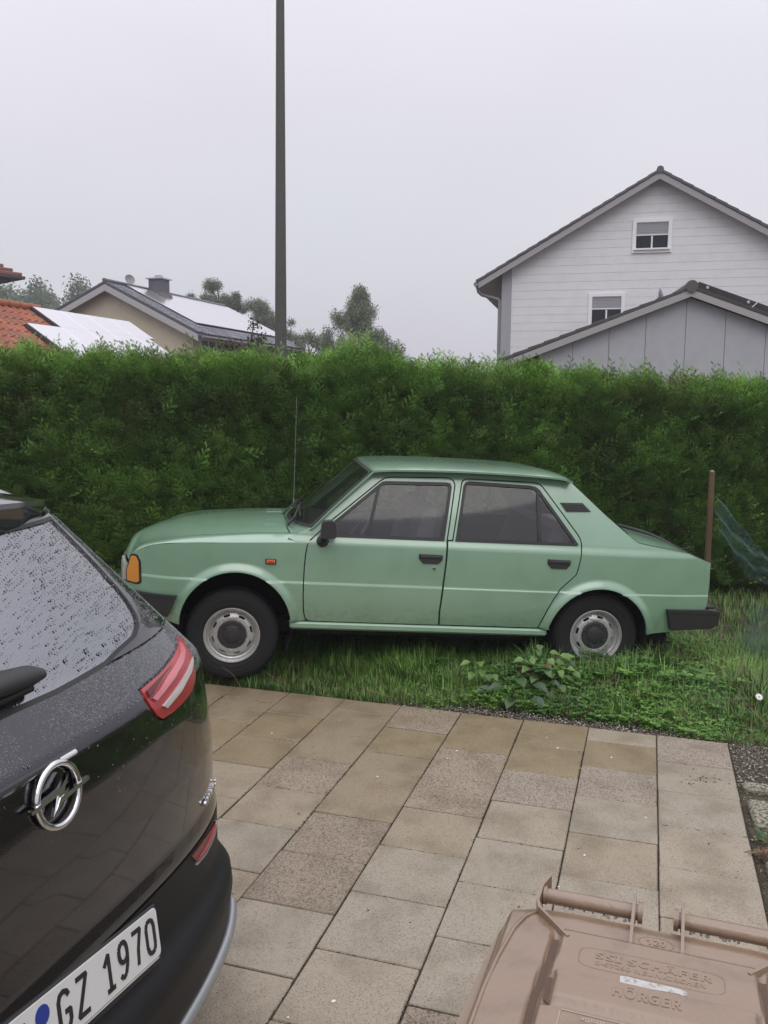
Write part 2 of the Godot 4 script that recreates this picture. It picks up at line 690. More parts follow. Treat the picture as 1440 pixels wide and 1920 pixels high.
func make_paving() -> void:
	var pave := setting("pavement")
	var bed := MB.new()
	bed.box(uv3(2.25, -2.285, -0.03), Vector3(5.53, 0.04, 5.14), Basis(VV, Vector3.UP, -UU), 0.0)
	put(bed, "bed", M.bed, pave).set_meta("kind", "structure")
	var frame := Basis(VV, Vector3.UP, -UU)
	var full := []
	for k in 4:   # four variants of the full slab, edges worn unevenly
		var b := MB.new()
		b.box(Vector3(0, -0.02, 0), Vector3(0.3635 - 0.0006 * k, 0.04, 0.3525 - 0.0005 * (k % 2)), Basis.IDENTITY, 0.003 + 0.0006 * k)
		full.append(b.mesh())
	var half := MB.new()
	half.box(Vector3(0, -0.02, 0), Vector3(0.3632, 0.04, 0.184), Basis.IDENTITY, 0.0032)
	var half_m := half.mesh()
	var pebbles := {"4:0": "slab_pebble", "3:2": "slab_pebble", "3:3": "slab_pebble", "5:3": "slab_pebble", "4:4": "slab_pebble_dark", "4:5": "slab_pebble_dark", "2:2": "slab_blue", "1:2": "slab_blue", "0:0": "slab_blue", "2:7": "slab_pebble_dark", "7:4": "slab_pebble", "6:7": "slab_pebble", "1:8": "slab_pebble"}
	for c in 15:
		var v := 0.473 - 0.368 * (c + 0.5)
		var u := 4.81
		var row := 0
		while u > -0.3:
			var deep := 0.3568
			if row == 0 and c % 2 == 1:
				deep = 0.188
			var mid := u - deep * 0.5
			var which := "slab_grey"
			var r := rng.randf()
			var key := "%d:%d" % [c, row]
			if pebbles.has(key):
				which = pebbles[key]
			elif mid > 3.75 and c > 0:
				which = "slab_olive" if (c < 4 and c > 1 and mid > 3.95) or r < 0.25 else ("slab_brown" if c > 2 else "slab_beige")
			elif mid > 3.2 and c > 2:
				which = "slab_sand" if r < 0.6 else "slab_brown"
			elif r < 0.35:
				which = "slab_beige"
			elif r < 0.5:
				which = "slab_sand"
			var o := MeshInstance3D.new()
			o.name = "slab"
			o.mesh = half_m if deep < 0.2 else full[rng.randi() % 4]
			o.material_override = M[which]
			pave.add_child(o, true)
			var bs := frame * Basis(Vector3.UP, rng.randf_range(-0.003, 0.003)) * Basis(Vector3.RIGHT, rng.randf_range(-0.004, 0.004)) * Basis(Vector3.BACK, rng.randf_range(-0.004, 0.004))
			o.transform = Transform3D(bs, uv3(mid + rng.randf_range(-0.0012, 0.0012), v + rng.randf_range(-0.0012, 0.0012), rng.randf_range(-0.0018, 0.0018)))
			u -= deep
			row += 1
	# petals and crumbs washed onto the slabs
	var disc := MB.new()
	for k in 6:
		disc.flat(Vector3(0, 0.25, 0), Vector3(cos(TAU * k / 6), 0, 0.7 * sin(TAU * k / 6)), Vector3(cos(TAU * (k + 1) / 6), 0, 0.7 * sin(TAU * (k + 1) / 6)), Vector3.UP)
	var at := []
	var cols := []
	for k in 150:
		var u := rng.randf_range(1.6, 4.75)
		var v := rng.randf_range(-3.0, 0.45)
		var dark := rng.randf() < 0.66
		var s := rng.randf_range(0.003, 0.006) if dark else rng.randf_range(0.004, 0.0085)
		if k < 34:   # a scatter of dark crumbs on one slab near the right edge
			u = 4.27 + rng.randfn() * 0.05
			v = 0.31 + rng.randfn() * 0.06
			dark = true
			s = rng.randf_range(0.003, 0.006)
		at.append(Transform3D(Basis(Vector3.UP, rng.randf() * TAU).scaled(Vector3(s, s, s)), uv3(u, v, 0.002)))
		cols.append(Color(0.03, 0.02, 0.015) if dark else Color(0.75, 0.73, 0.66))
	scatter("petals_and_crumbs", disc.mesh(), M.stone, at, cols, pave)
	# moss and dirt pressed into the joints
	var moss_at := []
	var moss_c := []
	for k in 5200:
		var c := rng.randi() % 12
		var u := rng.randf_range(1.2, 4.8)
		var v := 0.473 - 0.368 * c + rng.randfn() * 0.0022
		if rng.randf() < 0.4:
			v = 0.473 - 0.368 * (c + rng.randf())
			u = (4.81 - 0.3568 * (rng.randi() % 10) - (0.188 if c % 2 == 1 else 0.0)) + rng.randfn() * 0.002
		var s := rng.randf_range(0.0018, 0.0046) * (1.7 if rng.randf() < 0.04 else 1.0)
		moss_at.append(Transform3D(Basis(Vector3.UP, rng.randf() * TAU).scaled(Vector3(s * 1.8, s * 0.6, s)), uv3(u, v, -0.0025)))
		moss_c.append(Color(0.02, 0.016, 0.009) if rng.randf() < 0.7 else Color(0.035, 0.04, 0.014))
	scatter("joint_dirt", disc.mesh(), M.stone, moss_at, moss_c, pave)

const HA := Vector3(-3.4, 0, -7.45)
const HD := Vector3(0.99310, 0, -0.11724)
const HN := Vector3(0.11724, 0, 0.99310)   # towards the viewer
const HEDGE_TOP := [-4, 2.235, 0.09, 2.195, 0.98, 2.17, 1.66, 2.175, 2.36, 2.175, 2.93, 2.18, 3.1, 2.245, 3.26, 2.285, 3.4, 2.225, 3.6, 2.155, 3.8, 2.13, 4.5, 2.13, 4.85, 2.1, 5.31, 2.06, 5.83, 2.04, 6.36, 2, 7.11, 1.99, 12, 1.92]

func frond(length: float, spread: float, count: int, w: float, sd: int) -> ArrayMesh:
	# a flat thuja spray: a stem along +y with side shoots that fork; the young tips are paler than the old wood
	var g := RandomNumberGenerator.new()
	g.seed = sd
	var b := MB.new()
	b.colored = true
	var strip := func(p: Vector3, q: Vector3, wide: float, tone: float) -> void:
		var d := (q - p).normalized()
		var s := Vector3(d.y, -d.x, 0) * wide
		var up := Vector3(0.15 * d.x, 0, 1).normalized()
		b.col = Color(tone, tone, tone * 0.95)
		b.tri(p - s * 0.7, p + s * 0.7, q + s * 0.4, up, up, up)
		b.tri(p - s * 0.7, q + s * 0.4, q - s * 0.4, up, up, up)
	var stem := func(t: float) -> Vector3:
		return Vector3(0.03 * length * sin(t * 3.0), t * length, -0.25 * length * t * t)
	for k in 3:
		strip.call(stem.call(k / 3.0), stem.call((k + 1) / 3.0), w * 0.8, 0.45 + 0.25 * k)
	for k in count:
		var t := (k + 0.7) / (count + 0.3)
		var s := 1.0 if k % 2 == 0 else -1.0
		var p: Vector3 = stem.call(t)
		var reach := spread * (1.0 - 0.7 * t) * g.randf_range(0.75, 1.2)
		var q := p + Vector3(s * reach * 0.8, reach * 0.8, -0.3 * reach)
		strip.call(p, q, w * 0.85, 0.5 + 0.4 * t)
		for f in 3:
			var m := p.lerp(q, 0.34 + 0.25 * f)
			var fl := reach * g.randf_range(0.34, 0.52)
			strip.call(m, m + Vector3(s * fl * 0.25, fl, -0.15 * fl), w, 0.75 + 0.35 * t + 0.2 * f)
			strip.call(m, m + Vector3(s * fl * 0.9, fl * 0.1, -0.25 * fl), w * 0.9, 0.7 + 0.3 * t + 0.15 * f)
	return b.mesh()

func make_hedge() -> void:
	var hedge := thing("thuja_hedge", "tall clipped green thuja hedge running behind the pale green car", "hedge")
	# dark core: a lumpy body added behind the sprays to block light between them
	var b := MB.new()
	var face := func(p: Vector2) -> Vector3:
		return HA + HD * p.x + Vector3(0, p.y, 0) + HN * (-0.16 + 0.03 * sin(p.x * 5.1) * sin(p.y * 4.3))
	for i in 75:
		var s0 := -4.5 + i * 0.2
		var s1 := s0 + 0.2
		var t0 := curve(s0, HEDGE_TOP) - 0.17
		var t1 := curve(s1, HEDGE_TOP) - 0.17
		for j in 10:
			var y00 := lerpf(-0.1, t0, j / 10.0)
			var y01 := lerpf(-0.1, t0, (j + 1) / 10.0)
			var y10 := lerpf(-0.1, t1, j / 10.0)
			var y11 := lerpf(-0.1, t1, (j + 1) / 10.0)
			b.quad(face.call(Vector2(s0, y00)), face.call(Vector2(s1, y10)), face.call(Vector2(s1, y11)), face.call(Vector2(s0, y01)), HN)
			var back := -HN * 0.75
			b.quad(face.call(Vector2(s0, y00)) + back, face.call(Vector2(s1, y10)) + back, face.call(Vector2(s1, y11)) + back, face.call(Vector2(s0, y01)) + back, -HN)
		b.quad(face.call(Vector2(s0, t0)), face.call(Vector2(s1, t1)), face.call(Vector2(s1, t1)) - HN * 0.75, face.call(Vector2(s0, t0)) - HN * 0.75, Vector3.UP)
	put(b, "dark_core", mat(0.018, 0.02, 0.010, 0.95), hedge)
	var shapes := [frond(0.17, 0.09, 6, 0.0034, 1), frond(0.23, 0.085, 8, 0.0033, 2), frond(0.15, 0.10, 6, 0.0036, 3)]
	var lump := noise(FastNoiseLite.TYPE_SIMPLEX_SMOOTH, 1.5, 8, 3)
	var hue := noise(FastNoiseLite.TYPE_SIMPLEX_SMOOTH, 0.9, 9, 3)
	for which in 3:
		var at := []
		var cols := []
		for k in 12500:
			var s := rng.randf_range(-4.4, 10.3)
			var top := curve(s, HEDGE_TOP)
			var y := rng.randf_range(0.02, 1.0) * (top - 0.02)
			var inner := k < 5200   # deeper layer, its colour darkened to paint the shade inside the hedge
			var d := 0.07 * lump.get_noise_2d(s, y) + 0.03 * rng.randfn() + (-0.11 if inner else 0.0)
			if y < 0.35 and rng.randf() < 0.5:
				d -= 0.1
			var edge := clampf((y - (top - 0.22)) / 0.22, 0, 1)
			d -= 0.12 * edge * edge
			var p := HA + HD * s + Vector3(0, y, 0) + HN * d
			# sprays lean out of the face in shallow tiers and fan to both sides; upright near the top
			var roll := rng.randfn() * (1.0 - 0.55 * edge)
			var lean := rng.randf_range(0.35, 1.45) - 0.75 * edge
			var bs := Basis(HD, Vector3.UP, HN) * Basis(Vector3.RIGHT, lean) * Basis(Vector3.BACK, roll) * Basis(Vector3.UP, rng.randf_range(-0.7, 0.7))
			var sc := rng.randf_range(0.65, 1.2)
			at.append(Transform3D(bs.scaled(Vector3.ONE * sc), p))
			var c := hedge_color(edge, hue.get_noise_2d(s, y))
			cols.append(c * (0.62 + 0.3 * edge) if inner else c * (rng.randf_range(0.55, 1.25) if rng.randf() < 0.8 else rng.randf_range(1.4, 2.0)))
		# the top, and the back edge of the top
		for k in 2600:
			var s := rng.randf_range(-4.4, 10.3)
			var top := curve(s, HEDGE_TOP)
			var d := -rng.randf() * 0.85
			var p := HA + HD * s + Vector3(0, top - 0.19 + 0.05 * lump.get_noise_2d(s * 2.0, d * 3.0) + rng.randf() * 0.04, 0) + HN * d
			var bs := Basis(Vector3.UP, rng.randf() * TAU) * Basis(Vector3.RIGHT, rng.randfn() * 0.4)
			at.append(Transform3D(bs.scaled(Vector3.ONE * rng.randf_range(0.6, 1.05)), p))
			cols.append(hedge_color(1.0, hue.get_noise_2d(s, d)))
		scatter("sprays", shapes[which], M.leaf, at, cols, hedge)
	# lone shoots that stand above the trimmed top, thin and half bare
	var sh := MB.new()
	sh.tube([Vector3.ZERO, Vector3(0.01, 0.12, 0), Vector3(0, 0.26, 0.01)], [0.0022, 0.0016, 0.0008], 4)
	for k in 9:
		var y := 0.07 + k * 0.02
		var a := k * 2.4
		sh.tube([Vector3(0.005, y, 0), Vector3(0.005 + 0.045 * cos(a), y + 0.05, 0.045 * sin(a))], [0.0014, 0.0007], 3)
		sh.tube([Vector3(0.005 + 0.02 * cos(a), y + 0.022, 0.02 * sin(a)), Vector3(0.005 + 0.03 * cos(a + 0.9), y + 0.06, 0.03 * sin(a + 0.9))], [0.001, 0.0006], 3)
	var sat := []
	var scol := []
	for k in 260:
		var s := rng.randf_range(-3.6, 8.0)
		if rng.randf() < 0.45:
			s = [0.35, 1.15, 1.5, 3.9, 4.1, 5.35, 4.3, 0.7, 6.6][rng.randi() % 9] + rng.randfn() * 0.12
		var p := HA + HD * s + Vector3(0, curve(s, HEDGE_TOP) - 0.1, 0) - HN * rng.randf_range(0.1, 0.7)
		var sc := rng.randf_range(0.35, 0.95)
		sat.append(Transform3D((Basis(Vector3.UP, rng.randf() * TAU) * Basis(Vector3.RIGHT, rng.randfn() * 0.22)).scaled(Vector3(1, 1, 1) * sc), p))
		scol.append(Color(0.10, 0.12, 0.06) if rng.randf() < 0.5 else Color(0.07, 0.10, 0.035))
	scatter("tall_shoots", sh.mesh(), M.leaf, sat, scol, hedge)
	# taller leafy tufts
	var tat := []
	var tcol := []
	for k in 900:
		var q: Array = [[0.28, 0.22, 0.10], [3.2, 0.26, 0.16], [5.45, 0.16, 0.05], [6.75, 0.14, 0.06], [1.2, 0.1, 0.12], [4.95, 0.1, 0.12], [0.9, 0.14, 0.08], [7.1, 0.1, 0.05]][k % 8]
		var s: float = q[0] + rng.randfn() * q[2]
		var h: float = rng.randf() * q[1] * clampf(1.0 - absf(s - q[0]) / (2.2 * q[2]), 0, 1)
		var p := HA + HD * s + Vector3(0, curve(s, HEDGE_TOP) - 0.14 + h, 0) - HN * rng.randf_range(0.05, 0.35)
		tat.append(Transform3D((Basis(Vector3.UP, rng.randf() * TAU) * Basis(Vector3.RIGHT, rng.randf_range(0.1, 0.8))).scaled(Vector3.ONE * rng.randf_range(0.5, 0.9)), p))
		tcol.append(hedge_color(0.8, rng.randfn() * 0.3))
	scatter("tufts", shapes[1], M.leaf, tat, tcol, hedge)

func hedge_color(edge: float, h: float) -> Color:
	var k := clampf(0.5 + 0.8 * h + rng.randfn() * 0.22, 0, 1)
	var deep := Color(0.048, 0.095, 0.026)
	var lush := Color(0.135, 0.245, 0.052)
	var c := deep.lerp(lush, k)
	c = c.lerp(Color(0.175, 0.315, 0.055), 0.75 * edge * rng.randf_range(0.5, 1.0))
	if h < -0.34 and rng.randf() < 0.35:
		c = c.lerp(Color(0.11, 0.085, 0.04), 0.6)
	if rng.randf() < 0.06:
		c = c.lerp(Color(0.16, 0.17, 0.05), 0.6)
	return c * 1.5

func clip_prisms(poly: PackedVector2Array, within: PackedVector2Array, cuts: Array) -> Array:
	var out := []
	for p in Geometry2D.intersect_polygons(poly, within):
		var left := [p]
		for c in cuts:
			var next := []
			for q in left:
				for r in Geometry2D.clip_polygons(q, c):
					if not Geometry2D.is_polygon_clockwise(r):
						next.append(r)
			left = next
		out.append_array(left)
	return out

func rect(x0: float, y0: float, x1: float, y1: float) -> PackedVector2Array:
	return V([x0, y0, x1, y0, x1, y1, x0, y1])

func fr(at := Vector3.ZERO, b := Basis.IDENTITY) -> Transform3D:
	return Transform3D(b, at)

func pan_tile(w: float, l: float, roll: float) -> ArrayMesh:
	# one roof tile lying in the xz plane: x across, z down the slope, a rounded roll along one side
	var b := MB.new()
	var xs := [-0.5, -0.38, -0.27, -0.15, 0.0, 0.25, 0.5]
	var hs := [0.25, 0.85, 0.85, 0.2, 0.0, 0.0, 0.2]
	for k in 6:
		var p := Vector3(xs[k] * w, hs[k] * roll + 0.012, -l * 0.5)
		var q := Vector3(xs[k + 1] * w, hs[k + 1] * roll + 0.012, -l * 0.5)
		var d := Vector3(0, 0.02, l * 1.04)
		b.quad(p, q, q + d, p + d, Vector3.UP)
		b.quad(p + d, q + d, q + d - Vector3(0, 0.028, 0), p + d - Vector3(0, 0.028, 0), Vector3.BACK)
	return b.mesh()

func make_houses() -> void:
	white_house()
	garage()
	cream_house()
	solar_house()
	corner_house()

func white_house() -> void:
	var h := thing("white_house", "two-storey white house with horizontal siding and a grey tiled gable", "house", fr(Vector3(7.6467, 0, -25), Basis(Vector3(0.97072, 0, 0.24023), Vector3.UP, Vector3(-0.24023, 0, 0.97072))))
	var white := mat(0.76, 0.745, 0.765, 0.6)
	tri_map(white, 0.35)
	white.albedo_texture = noise_tex(noise(FastNoiseLite.TYPE_SIMPLEX_SMOOTH, 0.012, 95, 5), 512, [[0.0, 0.90, 0.90, 0.895], [0.5, 0.98, 0.98, 0.98], [1.0, 1, 1, 1]])
	M.wall_stain = white.albedo_texture
	var trim := mat(0.82, 0.81, 0.83, 0.4)
	var grey := mat(0.36, 0.355, 0.38, 0.6)
	var tile := mat(0.085, 0.08, 0.09, 0.6)
	var tile2 := mat(0.105, 0.10, 0.11, 0.6)
	var soff := mat(0.25, 0.235, 0.24, 0.7)
	var barge := mat(0.34, 0.32, 0.325, 0.6)
	var dark := mat(0.03, 0.034, 0.042, 0.12)
	dark.metallic_specular = 0.22
	var slope := 0.572
	var g := V([-4.33, -0.1, 4.4, -0.1, 4.4, 8.25 - 4.4 * slope, 0, 8.25, -4.33, 8.25 - 4.33 * slope])
	var b := MB.new()
	b.prism(g, fr(Vector3(0, 0, -0.012)), -10.0)
	put(b, "wall", white, h)
	var att := rect(-0.66, 6.18, 0.42, 7.13)
	var low := rect(-1.81, 3.95, -0.78, 5.10)
	var inside := V([-4.04, -0.1, 4.4, -0.1, 4.4, 8.25 - 4.4 * slope, 0, 8.25, -4.04, 8.25 - 4.04 * slope])
	for r in 36:
		var y := 0.1 + r * 0.232
		for p in clip_prisms(rect(-4.04, y, 4.4, y + 0.227), inside, [att, low]):
			b = MB.new()
			b.prism(p, fr(Vector3(0, 0, -0.028)), 0.028, 0.005)
			put(b, "siding_board", white, h)
	for p in clip_prisms(rect(-4.33, -0.1, -4.045, 8), g, []):
		b = MB.new()
		b.prism(p, fr(Vector3(0, 0, -0.028)), 0.045, 0.004)
		put(b, "corner_trim", grey, h)
	for w in [[-0.66, 6.18, 0.42, 7.13, 6.66], [-1.81, 3.95, -0.78, 5.10, 4.63]]:
		var win := Node3D.new()
		win.name = "window"
		h.add_child(win, true)
		b = MB.new()
		var fx0: float = w[0]
		var fy0: float = w[1]
		var fx1: float = w[2]
		var fy1: float = w[3]
		var t := 0.11
		for q in [[fx0, fy0, fx0 + t, fy1], [fx1 - t, fy0, fx1, fy1], [fx0 + t, fy1 - t, fx1 - t, fy1], [fx0 + t, fy0, fx1 - t, fy0 + t]]:
			b.box(Vector3((q[0] + q[2]) / 2, (q[1] + q[3]) / 2, 0.01), Vector3(q[2] - q[0], q[3] - q[1], 0.07), Basis.IDENTITY, 0.006)
		b.box(Vector3((fx0 + fx1) / 2, fy0 + 0.1, 0.05), Vector3(fx1 - fx0 - 0.1, 0.05, 0.1), Basis.IDENTITY, 0.006)
		put(b, "frame", trim, win)
		var n := int((fy1 - t - w[4]) / 0.042)
		for k in n:
			b = MB.new()
			b.box(Vector3((fx0 + fx1) / 2, w[4] + 0.021 + k * 0.042, 0.0), Vector3(fx1 - fx0 - 2 * t - 0.006, 0.038, 0.016), Basis.IDENTITY, 0.007)
			put(b, "shutter_slat", grey if k > 0 else trim, win)
		b = MB.new()
		b.box(Vector3((fx0 + fx1) / 2, (fy0 + w[4]) / 2, -0.002), Vector3(fx1 - fx0 - 2 * t, w[4] - fy0, 0.008))
		put(b, "pane", dark, win)
		b = MB.new()
		b.box(Vector3((fx0 + fx1) / 2, (fy0 + w[4]) / 2 + 0.05, 0.008), Vector3(0.045, w[4] - fy0 - 0.12, 0.02), Basis.IDENTITY, 0.004)
		put(b, "mullion", trim, win)
	# roof: two thick slopes with a stepped row of verge tiles along the gable
	var zf := 0.35
	var ang := atan(slope)
	for s in [-1.0, 1.0]:
		b = MB.new()
		var top := V([0, 8.32, s * 5.0, 8.32 - 5.0 * slope, s * 5.0, 8.22 - 5.0 * slope, 0, 8.22])
		b.prism(top, fr(Vector3(0, 0, zf - 0.03)), -10.6)
		put(b, "roof", soff, h)
		b = MB.new()
		b.prism(V([0, 8.30, s * 4.98, 8.30 - 4.98 * slope, s * 4.98, 8.12 - 4.98 * slope, 0, 8.12]), fr(Vector3(0, 0, zf - 0.028)), 0.03)
		put(b, "barge_board", barge, h)
		for k in 17:
			b = MB.new()
			var d := 0.17 + k * 0.342
			var c := Vector3(s * d * cos(ang), 8.345 - d * sin(ang) + 0.012, 0)
			var bs := Basis(Vector3.BACK, -s * (ang - 0.05))
			b.box(c + Vector3(0, 0, zf - 0.14), Vector3(0.36, 0.075, 0.34), bs, 0.008)
			put(b, "verge_tile", tile if rng.randf() < 0.5 else tile2, h)
			b = MB.new()
			b.box(c + Vector3(0, 0, -5.15), Vector3(0.36, 0.075, 10.2 - 0.36), bs, 0.0)
			put(b, "tile_course", tile, h)
	b = MB.new()
	b.tube([Vector3(0, 8.36, zf + 0.04), Vector3(0, 8.36, -10.2)], 0.10, 10)
	put(b, "ridge_cap", tile2, h)
	b = MB.new()
	var gx := -5.06
	var gy := 8.25 - 5.0 * slope
	b.tube([Vector3(gx, gy, zf), Vector3(gx, gy, -10.2)], 0.07, 10)
	put(b, "gutter", soff, h)
	b = MB.new()
	b.tube([Vector3(gx + 0.02, gy - 0.02, zf - 0.15), Vector3(gx + 0.06, gy - 0.2, zf - 0.2), Vector3(gx + 0.14, gy - 0.27, zf - 0.3), Vector3(-4.45, 4.99, -0.02), Vector3(-4.39, 4.93, -0.02), Vector3(-4.385, 4.8, -0.02), Vector3(-4.385, 0, -0.02)], 0.05, 10)
	put(b, "downpipe", mat(0.22, 0.215, 0.22, 0.5), h)

func garage() -> void:
	var h := thing("garage", "grey panel-clad gabled garage in front of the white house", "garage", fr(Vector3(6.581, 0, -19), Basis(Vector3(0.99027, 0, 0.13917), Vector3.UP, Vector3(-0.13917, 0, 0.99027))))
	var panel := mat(0.42, 0.43, 0.46, 0.5)
	tri_map(panel, 0.5)
	panel.albedo_texture = M.wall_stain
	var tile := mat(0.075, 0.068, 0.07, 0.7)
	var moss := mat(0.062, 0.052, 0.042, 0.85)
	var barge := mat(0.36, 0.345, 0.345, 0.6)
	var sl := 0.382
	var sr := 0.365
	var g := V([-3.2, -0.1, 3.6, -0.1, 3.6, 4.2 - 3.6 * sr, 0, 4.2, -3.2, 4.2 - 3.2 * sl])
	var b := MB.new()
	b.prism(g, fr(Vector3(0, 0, -0.012)), -5.0)
	put(b, "wall", mat(0.14, 0.145, 0.155, 0.7), h)
	var lines := [-3.18, -2.44, -1.66, -0.88, -0.04, 0.79, 1.63, 2.45, 3.25, 3.6]
	for k in lines.size() - 1:
		for p in clip_prisms(rect(lines[k] + 0.005, -0.1, lines[k + 1] - 0.005, 5), g, []):
			b = MB.new()
			b.prism(p, fr(Vector3(0, 0, -0.026)), 0.026, 0.004)
			put(b, "wall_panel", panel, h)
	for s in [-1.0, 1.0]:
		var sp := sl if s < 0 else sr
		var reach := 4.12 if s < 0 else 4.3
		var ang := atan(sp)
		b = MB.new()
		b.prism(V([0, 4.34, s * reach, 4.34 - reach * sp, s * reach, 4.24 - reach * sp, 0, 4.24]), fr(Vector3(0, 0, 0.2)), -5.5)
		put(b, "roof", mat(0.10, 0.09, 0.085, 0.8), h)
		b = MB.new()
		b.prism(V([0, 4.335, s * (reach - 0.05), 4.335 - reach * sp, s * (reach - 0.05), 4.19 - reach * sp, 0, 4.19]), fr(Vector3(0, 0, 0.2)), 0.025)
		put(b, "barge_board", barge, h)
		for k in 12:
			var d := 0.2 + k * 0.362
			var c := Vector3(s * d * cos(ang), 4.375 - d * sin(ang), 0)
			var bs := Basis(Vector3.BACK, -s * (ang - 0.05))
			b = MB.new()
			b.box(c + Vector3(0, 0, 0.06), Vector3(0.385, 0.075, 0.32), bs, 0.008)
			put(b, "verge_tile", tile if s < 0 else moss, h)
			b = MB.new()
			b.box(c + Vector3(0, 0, -2.7), Vector3(0.385, 0.07, 5.16), bs)
			put(b, "tile_course", tile if s < 0 else moss, h)
	b = MB.new()
	b.tube([Vector3(0, 4.40, 0.26), Vector3(0, 4.40, -5.2)], 0.115, 12)
	b.tube([Vector3(0, 4.40, 0.27), Vector3(0, 4.40, 0.12)], 0.13, 12)
	put(b, "ridge_cap", mat(0.10, 0.09, 0.088, 0.75), h)
	var ar := atan(sr)
	var bsr := Basis(Vector3.BACK, -ar)
	b = MB.new()
	b.box(bsr * Vector3(2.08, -0.02, 0) + Vector3(0, 4.56, -1.4), Vector3(3.75, 0.16, 2.6), bsr, 0.012)
	put(b, "solar_collector", mat(0.02, 0.018, 0.02, 0.3), h)
	for k in 4:
		b = MB.new()
		b.lathe([Vector2(0.0, 0.012), Vector2(0.03, 0.012), Vector2(0.034, 0.0)], fr(bsr * Vector3(0.42 + k * 0.92, 0.0, 0) + Vector3(0, 4.56, -0.098), Basis(Vector3.RIGHT, PI / 2)), 12)
		put(b, "pipe_end", mat(0.5, 0.5, 0.52, 0.4), h)
	b = MB.new()
	b.tube([bsr * Vector3(1.52, 0.06, 0) + Vector3(0, 4.56, -0.06), bsr * Vector3(1.42, -0.14, 0) + Vector3(0, 4.56, -0.06)], 0.016, 6)
	put(b, "strut", mat(0.5, 0.5, 0.52, 0.4), h)
	satellite_dish(h, Vector3(-0.42, 4.36, -1.2), 0.19, 1.25)

func satellite_dish(h: Node, at: Vector3, r: float, turn: float) -> void:
	var o := Node3D.new()
	o.name = "satellite_dish"
	h.add_child(o, true)
	o.transform = fr(at, Basis(Vector3.UP, turn))
	var b := MB.new()
	b.lathe([Vector2(0, 0.0), Vector2(r * 0.5, 0.02 * r / 0.2), Vector2(r, 0.07 * r / 0.2), Vector2(r * 1.02, 0.06 * r / 0.2), Vector2(r * 0.5, 0.0), Vector2(0, -0.02)], fr(Vector3.ZERO, Basis(Vector3.RIGHT, PI / 2 - 0.35)), 20)
	put(b, "dish", mat(0.25, 0.24, 0.26, 0.5), o)
	b = MB.new()
	b.tube([Vector3(0, -0.3, -0.06), Vector3(0, 0, -0.03)], 0.018, 6)
	b.tube([Vector3(0, -r * 0.8, 0.05), Vector3(0, -0.02, r * 1.1)], 0.01, 6)
	put(b, "arm", mat(0.3, 0.3, 0.31, 0.5), o)

